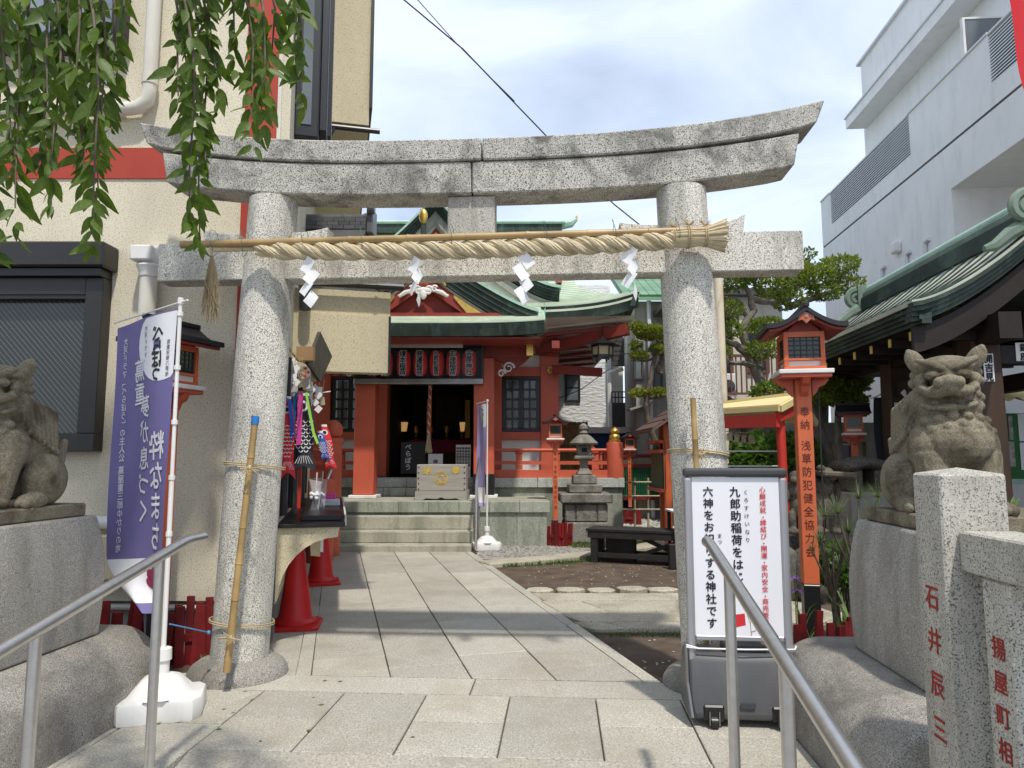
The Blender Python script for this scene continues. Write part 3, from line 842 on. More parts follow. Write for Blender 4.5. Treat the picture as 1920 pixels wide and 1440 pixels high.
# cut straw bundle at the other end
ca, cb = W(1258, 446, gy(1258)), W(1358, 442, gy(1358))
def bundle_r(t): return 0.05 + 0.012*sin(min(1,t/0.55)*pi) if t < 0.58 else 0.048 + 0.05*((t-0.58)/0.42)
mb = MB()
ax = (cb-ca).normalized()
for i in range(190):
    a = R(0, 2*pi); d = R(0.55, 1)**0.5
    e = R(0.93, 1.03); pts = []; rs = []
    for k in range(7):
        t = k/6*e; rr = bundle_r(t)*d
        pts.append(ca + (cb-ca)*t + Vector((0, cos(a)*rr*0.8, sin(a)*rr))); rs.append(0.005)
    mb.tube(pts, rs, 4)
mb.build('straw_bundle', M['straw'], rope)
for px in (1262, 1290, 1322):
    c = ca + (cb-ca)*((px-1258)/100.0); rr = bundle_r((px-1258)/100.0)+0.007
    for o_ in (-0.006, 0.006):
        MB().tube([c + Vector((o_, cos(2*pi*k/16)*rr*0.85, sin(2*pi*k/16)*rr)) for k in range(17)], 0.0035, 5, cap=False).build('binding', M['twine'], rope, smooth=True)
    mb = MB()
    for i in range(26):
        a = R(0, 2*pi)
        mb.tube([c + Vector((0,-0.02,rr)), c + Vector((cos(a)*0.035, -0.02+sin(a)*0.02, rr+R(0.0,0.035)))], 0.0018, 3)
    mb.build('knot', M['twine'], rope)
for px in (400, 458, 570, 680, 846, 1022, 1150, 1268):      # green wire ties
    a = W(px, 440, gy(px)-0.03)
    rr = 0.085
    c = W(px, 455 - (px-480)*0.026, gy(px))
    MB().tube([c + Vector((0.01*sin(k), cos(2*pi*k/14)*0.06, sin(2*pi*k/14)*rr)) for k in range(15)], 0.0016, 4, cap=False).build('wire_tie', M['greenwire'], rope)

# paper zigzag streamers
def shide(px, py0, py1, y, mirror, label, bend):
    s = thing('paper_streamer', label, 'paper streamer', W(px, py1, y), 'paper streamers on the gate rope')
    top = W(px, py0, y); H = (top - W(px, py1, y)).z
    n = 4; h = H/(n*0.74+0.3); w = h*0.66
    for k in range(n):
        x = (0.55*w if k % 2 else -0.2*w)*mirror*0.6
        zc = -k*h*0.74
        tw = bend*(0.5+0.35*k) * (1 if k % 2 else -1)
        tilt = 0.62*mirror
        rot = Matrix.Rotation(tw, 3, 'Z') @ Matrix.Rotation(tilt, 3, 'Y')
        def f(u, v):
            return top + Vector((x, -0.02, zc - h*0.42)) + rot @ Vector(((u-0.5)*w, 0.16*w*sin(v*2.4+k), (0.5-v)*h))
        mb = MB().slabgrid(f, 4, 4, (0.0, 0.0008, 0.0))
        mb.build('paper_fold', M['paper'], s, smooth=True)
    return s
shide(580, 486, 580, gy(580)-0.005, 1, 'white zigzag paper streamer on the gate rope beside the pillar behind the cherry leaves', 0.5)
shide(779, 486, 578, gy(779)-0.005, 1, 'white zigzag paper streamer hanging in front of the hall gable', 0.9)
shide(984, 476, 574, gy(984)-0.005, -1, 'white zigzag paper streamer hanging in front of the pale green hall roof', 0.4)
shide(1180, 466, 567, gy(1180)-0.005, 1, 'white zigzag paper streamer next to the pillar with the cut straw end', 0.7)

# bamboo stakes tied to the pillars
stk = bamboo('bamboo_stake', W(425, 1262, 4.16), W(478, 792, 4.20), 0.022, 0.02, M['bamboo'], 'tan bamboo stake with blue taped top tied to a gate pillar', 7)
MB().tube([W(477.6, 796, 4.20), W(479.2, 780, 4.2)], 0.0225, 12).build('blue_tape', M['bluerib'], stk, smooth=True)
bamboo('bamboo_stake', W(1325, 1235, 4.02), W(1299, 745, 4.12), 0.019, 0.017, M['bamboo'], 'bamboo stake tied to the gate pillar behind the white sign board', 6)
def tie(px, py, cx, r, z, label, mats='twine', knot=None):
    t_ = thing('twine_tie', label, 'twine', (cx.x, cx.y, z))
    for dz in (0.0, 0.012):
        MB().tube([Vector((cx.x + cos(2*pi*k/28)*r, cx.y + sin(2*pi*k/28)*(r), z + dz + 0.02*cos(2*pi*k/28 + 2.5))) for k in range(29)], 0.0042, 6, cap=False).build('cord', M[mats], t_, smooth=True)
    if knot is not None:
        mb = MB()
        for i in range(16):
            a = R(0, 2*pi); l = R(0.02, 0.07)
            mb.tube([knot, knot + Vector((cos(a)*l, -0.01-R(0,0.01), sin(a)*l*0.6))], 0.003, 4)
        mb.sph(knot, 0.016, 8, 6)
        mb.build('knot', M[mats], t_)
def pil(sx, z):
    t = z/ZP; return GATE @ Vector((sx*(HB+(HT-HB)*t), 0, z)), 0.172-0.018*t
for (sx, z, lab, kp) in ((-1, 1.34, 'straw cord tied round the pillar and bamboo stake at eye level', (468,877)), (-1, 0.23, 'straw cord tied round the pillar near its stone foot', (434,1196)), (1, 1.38, 'straw cord with a frayed knot round the pillar above the sign board', (1312,852))):
    c, r = pil(sx, z)
    zc = W(kp[0], kp[1], 4.15).z
    tie(0, 0, c, r+0.008 + (0.012 if sx < 0 else 0.01), zc, lab, 'twine', W(kp[0], kp[1], 4.12))

# ------------------------------------------------------------------ shrine office on the left
off = thing('shrine_office', 'cream stucco building with red bands and dark window frames beside the gate', 'building', (-4.0, 6.5, 0))
CX, CY = -1.65, 5.05
SIDE = Matrix.Translation((CX, CY, 0)) @ Matrix.Rotation(radians(13.8), 4, 'Z')     # x out of the side wall, y along it
def S(x, y, z): return SIDE @ Vector((x, y, z))
fb = S(0, 6.2, 0)
MB().prism([(-9.5,CY),(CX,CY),(fb.x,fb.y),(-9.5,fb.y)], 0.34, 9.0, 'z').build('wall', M['stucco'], off)
MB().prism([(-9.5,CY+0.09),(CX-0.09,CY+0.09),(fb.x-0.09,fb.y),(-9.5,fb.y)], -0.05, 0.337, 'z').build('footing', M['concretewall'], off)
MB().bb(-9.5, -1.99, CY-0.012, CY+0.02, 3.37, 3.605).build('red_band', M['redpaint'], off)
MB().bb(-1.985, -1.745, CY-0.014, CY+0.02, 0.36, 9.0).build('red_pilaster', M['redpaint'], off)
MB().bb(-1.742, -1.715, CY-0.018, CY+0.02, 0.36, 9.0).build('joint_strip', M['pvc'], off)
def window(parent, x0, x1, z0, z1, y, pane_mat, frame_mat, fw=0.07, shutter=0.0, mid=None, depth=0.06):
    f = MB()
    f.bb(x0, x1, y-depth, y+0.01, z0, z0+fw); f.bb(x0, x0+fw, y-depth, y+0.01, z0+fw, z1); f.bb(x1-fw, x1, y-depth, y+0.01, z0+fw, z1); f.bb(x0+fw, x1-fw, y-depth, y+0.01, z1-fw, z1)
    if mid: f.bb(x0+fw, x1-fw, y-depth*0.6, y+0.01, mid-fw*0.3, mid+fw*0.3)
    w = f.build('window', frame_mat, parent, bevel=0.004)
    MB().bb(x0+fw*0.9, x1-fw*0.9, y-0.025, y-0.012, z0+fw*0.9, z1-fw*0.9).build('pane', pane_mat, w)
    if shutter:
        MB().bb(x0-0.02, x1+0.02, y-depth-0.09, y-0.002, z1+0.002, z1+shutter).build('shutter_box', frame_mat, w, bevel=0.01)
    return w
w1 = window(off, -5.2, -2.90, 1.37, 2.60, CY, M['wiredglass'], M['bronze'], 0.125, 0.0, None, 0.11)
MB().bb(-5.2, -2.86, CY-0.2, CY-0.002, 2.66, 2.84).build('shutter_box', M['bronze'], w1, bevel=0.012)
MB().bb(-5.2, -2.90, CY-0.16, CY-0.002, 2.602, 2.655).build('shutter_slot', M['black'], w1)
MB().bb(-5.2, -3.03, CY-0.10, CY-0.03, 2.45, 2.50).build('shutter_edge', M['bronze'], w1)
w2 = window(off, -5.2, -2.885, 4.37, 6.2, CY, M['glassblue'], M['bronze'], 0.09, 0.0, None, 0.09)
MB().bb(-3.86, -3.80, CY-0.07, CY-0.02, 4.46, 6.1).build('mullion', M['bronze'], w2)
MB().bb(-5.2, -2.86, CY-0.13, CY-0.003, 4.325, 4.366).build('sill', M['bronze'], w2)
dp = MB()
dp.tube([(-2.67, CY-0.075, 8.5), (-2.67, CY-0.075, 4.02), (-2.68, CY-0.075, 3.94), (-2.74, CY-0.075, 3.885), (-2.82, CY-0.075, 3.875), (-5.5, CY-0.075, 3.80)], 0.05, 14)
dp.build('downpipe', M['pvc'], off, smooth=True)
mb = MB(); mb.tube([(-2.67, CY-0.075, 4.12), (-2.67, CY-0.075, 4.06)], 0.057, 14); mb.tube([(-2.86, CY-0.075, 3.873), (-2.92, CY-0.075, 3.871)], 0.057, 14); mb.build('pipe_collar', M['pvc'], off, smooth=True)
# white vent cowl and its pipe
vx = W(276, 540, CY-0.1).x
mb = MB(); mb.tube([(vx, CY-0.085, 2.72), (vx, CY-0.085, 2.2), (vx, CY-0.085, 0.6)], [0.058, 0.058, 0.058], 16); mb.build('vent_pipe', M['pvc'], off, smooth=True)
mb = MB(); mb.tube([(vx, CY-0.085, 2.60), (vx, CY-0.085, 2.645), (vx, CY-0.09, 2.70)], [0.064, 0.068, 0.09], 16); mb.box((vx-0.02, CY-0.10, 2.765), (0.15, 0.17, 0.11)); mb.sph((vx+0.055, CY-0.06, 2.77), (0.06,0.07,0.075), 12, 8)
mb.build('vent_cowl', M['whiteplastic'], off, smooth=True, bevel=0.012, seg=2)
mb = MB(); mb.tube([(-3.4,CY+0.03,0.30),(-2.05,CY+0.03,0.29),(-1.9,CY+0.03,0.30),(-1.86,CY+0.03,0.36)], 0.022, 8); mb.build('conduit', M['pvc'], off, smooth=True)
MB().bb(-3.05,-2.55, CY-0.14, CY-0.005, 0.50, 0.80).build('meter_box', M['beigewall'], off, bevel=0.01)
mb = MB(); mb.tube([(-3.3,CY-0.05,0.88),(-2.55,CY-0.05,0.88)], 0.045, 12); mb.build('wall_conduit', M['whiteplastic'], off, smooth=True)
# dark downpipe on the corner next to the gate pillar
mb = MB(); q = W(507, 1190, CY-0.02)
mb.tube([(q.x, CY-0.07, 2.4), (q.x, CY-0.07, 0.16), (q.x+0.005, CY-0.08, 0.10), (q.x-0.03, CY-0.14, 0.055), (q.x-0.06, CY-0.17, 0.045)], 0.037, 12); mb.tube([(q.x, CY-0.07, 0.20), (q.x, CY-0.07, 0.13)], 0.042, 12)
mb.build('corner_downpipe', M['greypipe'], off, smooth=True)
# first floor side: black bay of sliding windows, projecting upper room, its gutter
bay = MB(SIDE).bb(0.0, 0.19, 0.42, 1.15, 3.9, 8.5).build('bay_window', M['blackmetal'], off, bevel=0.01)
MB(SIDE).bb(0.191, 0.25, 0.5, 0.8, 4.0, 8.4).build('sash', M['blackmetal'], bay, bevel=0.006)
MB(SIDE).bb(0.191, 0.28, 0.82, 1.12, 4.1, 8.4).build('sash', M['blackmetal'], bay, bevel=0.006)
MB(SIDE).bb(0.05, 0.13, 0.412, 0.4195, 4.0, 8.4).build('side_pane', M['glassgrey'], bay)
MB(SIDE).bb(0.0, 0.655, 2.47, 6.2, 5.03, 9.0).build('upper_room', M['stucco_fine'], off)
MB(SIDE).bb(0.656, 0.69, 2.43, 6.2, 5.22, 9.0).build('corner_trim', M['blackmetal'], off)
mb = MB(SIDE); mb.tube([(0.05,2.5,4.985),(0.78,2.5,4.985)], 0.03, 10); mb.tube([(0.28,2.5,4.97),(0.25,2.5,4.90),(0.06,2.5,4.94)], 0.025, 8); mb.build('gutter', M['blackmetal'], off, smooth=True)
# hung front of the amulet window canopy
MB(SIDE).bb(0.0, 0.84, 1.16, 5.0, 2.60, 2.83).build('canopy_top', M['stucco_fine'], off)
MB(SIDE).bb(0.0, 0.825, 1.12, 1.28, 2.085, 2.597).build('canopy_front', M['stucco_fine'], off)
MB(SIDE).bb(0.826, 0.845, 1.11, 1.3, 2.08, 2.6).build('canopy_edge', M['blackmetal'], off)
mb = MB(SIDE); mb.tube([(0.02,1.07,2.865),(0.95,1.07,2.865)], 0.035, 10); mb.tube([(0.70,1.07,2.865),(0.73,1.07,2.865)], 0.042, 10); mb.tube([(0.1,1.07,2.80),(0.1,1.0,2.76),(0.1,1.0,2.6)], 0.05, 10); mb.build('canopy_gutter', M['blackmetal'], off, smooth=True)
# black tiled ridge seen above the tie beam
ty = 7.75
ta, tb = W(566, 432, ty), W(690, 432, ty)
MB().prism([(ty-1.1, 2.9), (ty+1.1, 2.9), (ty+0.1, ta.z-0.02), (ty-0.1, ta.z-0.02)], ta.x-0.3, tb.x, 'x').build('tiled_roof', M['blacktile'], off)
for r_ in range(3):
    n = 6
    for k in range(n):
        x0 = ta.x + (tb.x-ta.x)*(k+0.5*(r_ % 2))/n; x1 = x0 + (tb.x-ta.x)/n - 0.004
        MB().bb(x0, min(x1, tb.x), ty-0.115+0.012*r_, ty+0.1, ta.z-0.02+0.046*r_, ta.z+0.022+0.046*r_).build('ridge_tile', M['blacktile'], off, bevel=0.004)
mb = MB(); mb.tube([(ta.x, ty, ta.z+0.135), (tb.x, ty, ta.z+0.135)], 0.05, 12); mb.build('ridge_roll', M['blacktile'], off, smooth=True)
for k in range(3):
    x = ta.x + 0.2 + 0.25*k
    MB().tube([(x, ty, ta.z+0.135), (x+0.03, ty, ta.z+0.135)], 0.06, 12).build('ridge_collar', M['blacktile'], off, smooth=True)
mb = MB(); mb.box((tb.x+0.04, ty, ta.z+0.08), (0.07, 0.26, 0.3)); mb.tube([(tb.x+0.02,ty-0.14,ta.z+0.2),(tb.x+0.1,ty-0.14,ta.z+0.2)], 0.06, 12); mb.build('ridge_end_tile', M['blacktile'], off, bevel=0.015, seg=2)
# amulet window: dark glazing over a stucco counter with a curved underside
gl = MB(SIDE).bb(0.0, 0.02, 0.25, 3.9, 0.9, 2.08).build('amulet_window', M['glass'], off)
for k in range(5):
    MB(SIDE).bb(0.0, 0.05, 0.25+0.9*k, 0.31+0.9*k, 0.9, 2.08).build('mullion', M['blackmetal'], gl)
prof = [(0.0, 0.30)]
for k in range(9):
    t = k/8.0; prof.append((0.02 + 0.40*(1-cos(t*pi/2)), 0.34 + 0.42*sin(t*pi/2)))
prof += [(0.43, 0.83), (0.0, 0.83)]
mb = MB(SIDE); n = len(prof)
mb.ring_loft([[Vector((p[0], yy, p[1])) for p in prof] for yy in (0.05, 1.0, 2.2, 3.5)])
mb.build('counter_bracket', M['stucco_fine'], off)
MB(SIDE).bb(0.0, 0.47, 0.02, 3.55, 0.833, 0.858).build('counter_top', M['black'], off, bevel=0.004)
MB(SIDE).bb(0.472, 0.487, 0.5, 3.55, 0.80, 0.862).build('counter_edge', M['pvc'], off)

# things on and above the counter
def quad_board(name, pts, th, mat, parent=None):
    p = [Vector(q) for q in pts]; n = (p[1]-p[0]).cross(p[3]-p[0]).normalized()*th
    return MB().add(p + [q+n for q in p], [(0,1,2,3),(7,6,5,4),(0,4,5,1),(1,5,6,2),(2,6,7,3),(3,7,4,0)]).build(name, mat, parent)
sb = quad_board('wooden_sign', [W(601,622,5.92), W(623,668,6.12), W(602,716,6.02), W(578,682,5.80)], 0.03, M['boardwood'])
tag(sb, 'dark weathered wooden board hanging at a tilt above the carp streamers', 'sign')
MB().bb(W(556,650,5.75).x, W(588,650,5.75).x, 5.74, 5.80, W(560,676,5.75).z, W(560,650,5.75).z).build('hanging_beam', M['tan'], off)
def carp(name, label, pxc, py0, py1, y, wpx, body, accent, tilt=0.0, scal=None):
    top = W(pxc, py0, y); bot = W(pxc+tilt, py1, y)
    L = (top-bot).length; w = wpx/FPX*y
    root = thing(name, label, 'carp streamer', bot, 'carp streamers at the amulet window')
    ax = (bot-top)/L; sd = Vector((1,0.25,0)).normalized()
    def width(t): return w*(0.5 + 0.5*sin(min(1,t*2.2)*pi/2)) * (1.0 - 0.28*max(0,(t-0.45)/0.4) if t < 0.85 else 0.72 + 2.0*(t-0.85))
    rings = []
    for k in range(15):
        t = k/14; c = top + ax*(L*t); ww = width(t)/2; d = 0.22*ww + 0.004
        rings.append([c + sd*(ww*cos(2*pi*i/12)) + Vector((0.0,1,0))*(d*sin(2*pi*i/12)) - ax*((0.10*L*abs(cos(2*pi*i/12))**1.5*-1 if k == 14 else 0)) for i in range(12)])
    MB().ring_loft(rings, cap=False).build('body', M[body], root, smooth=True, fix=False)
    MB().ring_loft([[q + (top-ax*0.012 - (top))*1.0 for q in rings[0]], [q + ax*0.02 for q in rings[1]]] if False else [[q - ax*0.02 for q in rings[0]], [q*1.0 for q in rings[0]]], cap=False).build('mouth_band', M['flagwhite'], root, fix=False)
    fr = Vector((0,-1,0)); e = top + ax*(L*0.15) + fr*(0.14*w)
    eye = MB(); 
    for (r, o) in ((0.26*w, 0.0), ):
        eye.add([e + sd*(r*cos(2*pi*i/14)) + ax*(r*sin(2*pi*i/14)) + fr*o for i in range(14)], [tuple(range(14))])
    eo = eye.build('eye', M['flagwhite'], root)
    MB().add([e + sd*(0.15*w*cos(2*pi*i/12)) + ax*(0.15*w*sin(2*pi*i/12)) + fr*0.004 for i in range(12)], [tuple(range(12))]).build('pupil', M['inkblack'] if accent != 'carpblack' else M['inkblack'], eo)
    sc = MB()
    rows_ = 9
    for j in range(rows_):
        t = 0.36 + 0.47*j/rows_; ww = width(t)
        for i in range(4):
            u = (i - 1.5 + (0.5 if j % 2 else 0))*0.235*w
            if abs(u) > ww*0.42: continue
            c = top + ax*(L*t) + sd*u + fr*(0.125*w*sqrt(max(0.05, 1-(2*u/ww)**2)) + 0.006)
            r = 0.105*w
            arc = [c + sd*(r*cos(a)) + ax*(r*1.15*sin(a)) for a in [pi*q/6 for q in range(7)]]
            arc2 = [c + sd*(r*0.62*cos(a)) + ax*(r*0.68*sin(a)) for a in [pi*q/6 for q in range(7)]]
            sc.add(arc + arc2, [(q, q+1, q+8, q+7) for q in range(6)])
    sc.build('scales', M[scal or 'flagwhite'], root)
    fin = MB()
    for i in range(7):
        u = (i-3)*0.11*w
        c = top + ax*(L*0.86) + sd*u*0.6 + fr*(0.12*w)
        fin.beam(c, c + ax*(L*0.11) + sd*u*0.6, 0.012*w*2, 0.002, up=fr)
    fin.build('tail_rays', M['flagwhite'], root)
    return root
carp('carp_streamer', 'red carp streamer with white scales hanging next to the gate pillar', 539, 748, 885, 5.16, 27, 'carpred', 'carpred', 1)
carp('carp_streamer', 'black carp streamer with grey scales hanging between two red ones', 569, 742, 873, 5.85, 40, 'carpblack', 'carpblack', 2)
carp('carp_streamer', 'small red carp streamer hanging at a slant by the red post', 608, 800, 872, 6.25, 21, 'carpred', 'carpred', 12)
carp('carp_streamer', 'small blue carp streamer hanging beside the small red one', 600, 812, 858, 6.22, 16, 'carpblue', 'carpblue', 10)
def ribbon(label, pts, w, mat, y):
    P = [W(a, b, y + 0.02*i) for i, (a, b) in enumerate(pts)]
    mb = MB()
    side = Vector((w/2, 0.01, 0.004))
    mb.ring_loft([[q-side, q-side+Vector((0,0.002,0)), q+side+Vector((0,0.002,0)), q+side] for q in P])
    return tag(mb.build('ribbon', M[mat], smooth=False), label, 'ribbon')
ribbon('magenta ribbon hanging over the black carp streamer', [(560,733),(564,735),(562,780),(560,834)], 0.035, 'pink', 5.7)
ribbon('blue ribbon hanging beside the black carp streamer', [(558,735),(553,745),(551,790),(552,820)], 0.02, 'bluerib', 5.72)
ribbon('lime green ribbon trailing to one side of the black carp streamer', [(574,736),(580,770),(588,812),(596,832)], 0.014, 'lime', 5.75)
ribbon('blue ribbon over the mouth of the red carp streamer', [(533,746),(543,752),(547,790),(548,826)], 0.022, 'carpblue', 5.1)
tag(MB().tube([W(528,738,5.14), W(575,735,5.8), W(586,734,5.86)], 0.005, 6).build('hanging_rod', M['greenwire']), 'thin green rod that the carp streamers hang from', 'rod')
tag(MB().tube([W(600,737,6.1), W(619,734,6.25)], 0.006, 6).build('white_rod', M['whiteplastic']), 'short white rod sticking out under the wooden board', 'rod')
def small_shide(px, py0, n, y, w, label):
    s = thing('paper_streamer', label, 'paper streamer', W(px, py0+n*12, y), 'paper streamers at the amulet window')
    for k in range(n):
        c = W(px + (3 if k % 2 else -3), py0 + k*13 + 6, y)
        MB().box(c, (w, 0.003, w*1.1), Matrix.Rotation(0.7 if k % 2 else -0.7, 3, 'Y')).build('paper_fold', M['paper'], s)
small_shide(553, 672, 4, 5.6, 0.045, 'short white paper zigzag just beside the gate pillar above the carp')
small_shide(583, 712, 3, 5.95, 0.04, 'small white paper zigzag below the tilted wooden board')
small_shide(594, 722, 4, 6.05, 0.05, 'white paper zigzag nearest the dark lattice window')
tag(MB().tube([W(538,645,5.5), W(548,662,5.6), W(560,676,5.72), W(572,680,5.85), W(580,676,5.95)], 0.009, 8).build('shrine_rope', M['twine'], smooth=True), 'pale straw cord drooping over the amulet window', 'rope')
orn = thing('fan_ornament', 'round white and red paper ornament hanging under the straw cord', 'ornament', W(570,710,5.8))
MB().tube([W(570,698,5.80), W(570,698,5.83)], 0.052, 16).build('disc', M['paper'], orn)
MB().tube([W(570,698,5.79), W(570,698,5.801)], 0.018, 12).build('centre', M['goldpaint'], orn)
for k in range(5):
    a = 2*pi*k/5
    c = W(570,698,5.79) + Vector((cos(a)*0.035, 0, sin(a)*0.035))
    MB().tube([c, c+Vector((0,0.012,0))], 0.011, 8).build('dot', M['inkred'], orn)
# small wares along the counter
def ware(name, label, cat, x, y, dx, dy, dz, mat, z=0.859, rot=0.0):
    c = S(x, y, z + dz/2)
    return tag(MB().box(c, (dx, dy, dz), Matrix.Rotation(radians(13.8)+rot, 3, 'Z')).build(name, M[mat], bevel=min(dx,dy,dz)*0.12), label, cat)
ware('amulet_tray', 'black tray at the near corner of the amulet counter', 'tray', 0.30, 0.55, 0.3, 0.55, 0.04, 'black')
ware('amulet_box', 'pale grey box on the amulet counter', 'box', 0.34, 2.1, 0.2, 0.25, 0.06, 'louver')
ware('amulet_box', 'small pink box on top of the grey one', 'box', 0.34, 2.15, 0.12, 0.12, 0.05, 'pink', z=0.92)
ware('amulet_box', 'flat cream box lying near the far end of the counter', 'box', 0.3, 2.8, 0.2, 0.3, 0.05, 'pvc')
def packet(x, y, label):
    p = thing('arrow_packet', label, 'packet', S(x, y, 0.86), 'wrapped packets on the amulet counter')
    c = S(x, y, 0.86)
    MB().add([c+Vector((-0.04,0,0)), c+Vector((0.04,0,0)), c+Vector((0.055,0.02,0.26)), c+Vector((-0.055,0.02,0.28)), c+Vector((0.0,-0.035,0.12))], [(0,1,4),(1,2,4),(2,3,4),(3,0,4)]).build('wrapper', M['clear'], p)
    mb = MB()
    for k in range(9):
        a = R(0, 2*pi); mb.sph(c + Vector((cos(a)*0.03, sin(a)*0.02-0.02, 0.14+R(-0.03,0.03))), R(0.012,0.022), 6, 4)
    mb.build('paper_flower', M['paper'], p)
    MB().tube([c+Vector((0,0.01,0.0)), c+Vector((0.01,0.02,0.34))], 0.006, 6).build('shaft', M['whitepaint'], p)
packet(0.22, 1.2, 'clear wrapped packet with white paper flowers on the counter nearest the gate pillar')
packet(0.26, 1.75, 'clear wrapped packet with pale blossoms in the middle of the counter')
for k, (x, y, h) in enumerate(((0.03,1.0,0.8),(0.03,1.7,0.75),(0.03,2.5,0.7))):
    tag(MB(SIDE).bb(x+0.02, x+0.05, y, y+0.12, 0.86, 0.86+h).build('notice_strip', M['brightred'] if k == 1 else M['boardwood']), ['dark upright strip in the amulet window near the gate', 'red upright strip in the amulet window', 'dark upright strip in the amulet window near the steps'][k], 'notice')
for k, (px, py) in enumerate(((541,715),(548,728))):
    c = W(px, py, 5.75)
    tag(MB().box(c, (0.09,0.01,0.14), Matrix.Rotation(0.6,3,'Z')).build('framed_notice', M['poster'] if k else M['louver']), ['small grey framed notice beside the gate pillar', 'small brown notice just below the framed one'][k], 'notice')

# traffic cones
def cone(x, y, rz, label):
    c = thing('traffic_cone', label, 'traffic cone', (x, y, 0), 'red traffic cones under the counter')
    rot = Matrix.Rotation(rz, 3, 'Z')
    b = MB()
    P = []; n = 24
    pl = [(-0.19,-0.16),(-0.16,-0.19),(0.16,-0.19),(0.19,-0.16),(0.19,0.16),(0.16,0.19),(-0.16,0.19),(-0.19,0.16)]
    b.cham([tuple((rot @ Vector((p[0]*1.04, p[1]*1.04, 0)) + Vector((x,y,0))))[:2] for p in pl], 0.0, 0.03, 0.008)
    b.build('base', M['conered'], c)
    b = MB(); b.lathe((x,y,0), [(0.165,0.028),(0.165,0.045),(0.145,0.06),(0.13,0.085),(0.045,0.66),(0.04,0.70),(0.025,0.715),(0.006,0.72)], 28)
    b.build('body', M['conered'], c, smooth=True, angle=50)
    b = MB(); b.lathe((x,y,0), [(0.052,0.628),(0.056,0.628),(0.056,0.642),(0.052,0.642)], 24); b.build('ring', M['whiteplastic'], c, smooth=True)
    return c
c1 = W(557, 1170, 5.83); c2 = W(602, 1090, 7.75)
cone(-1.72, 5.80, 0.15, 'red traffic cone nearest the gate pillar')
cone(-2.04, 7.75, 0.3, 'red traffic cone nearer the hall steps under the counter')
bar = thing('cone_bar', 'striped bar resting on the two traffic cones with paper notices', 'bar', (-1.88, 6.8, 0.6))
a, b = Vector((-1.70, 5.86, 0.655)), Vector((-2.02, 7.68, 0.655))
for k in range(10):
    MB().tube([a + (b-a)*(k/10), a + (b-a)*((k+1)/10-0.001)], 0.02, 10).build('stripe', M['whiteplastic'] if k % 2 else M['conered'], bar, smooth=True)
for (t, w) in ((0.45, 0.10), (0.62, 0.10)):
    c = a + (b-a)*t
    quad_board('paper_notice', [c+Vector((-0.01,-0.06,0.0)), c+Vector((0.06,0.05,0.0)), c+Vector((0.06,0.06,-0.24)), c+Vector((0.0,-0.04,-0.22))], 0.002, M['fringe'] if t < 0.5 else M['paper'], bar)

hang = [(545,690,5.45,0.05,0.10,'poster'),(552,700,5.5,0.04,0.12,'paper'),(563,716,5.7,0.035,0.09,'bamboo_pale'),(577,720,5.85,0.04,0.08,'paper'),(588,705,6.0,0.04,0.10,'bamboo_pale'),(598,735,6.1,0.05,0.09,'paper'),(604,752,6.15,0.045,0.07,'bamboo_pale')]
lab = ['grey card hanging closest to the gate pillar in the amulet window','white paper slip hanging just inside the gate pillar','pale wooden charm under the round ornament','white paper slip under the straw cord','pale wooden charm below the tilted board','white paper charm hanging over the small carp streamers','pale wooden charm lowest of the hanging charms']
for (px, py, y, w, h, m_), l_ in zip(hang, lab):
    c = W(px, py, y); r_ = thing('hanging_charm', l_, 'charm', (c.x, c.y, c.z-h/2), 'charms hanging in the amulet window')
    MB().box(c, (w, 0.006, h), Matrix.Rotation(R(-0.6,0.6), 3, 'Z') @ Matrix.Rotation(R(-0.2,0.2), 3, 'Y')).build('slip', M[m_], r_)
    MB().tube([c+Vector((0,0,h/2)), c+Vector((0.01,0.01,h/2+0.16))], 0.003, 4).build('string', M['twine'], r_)

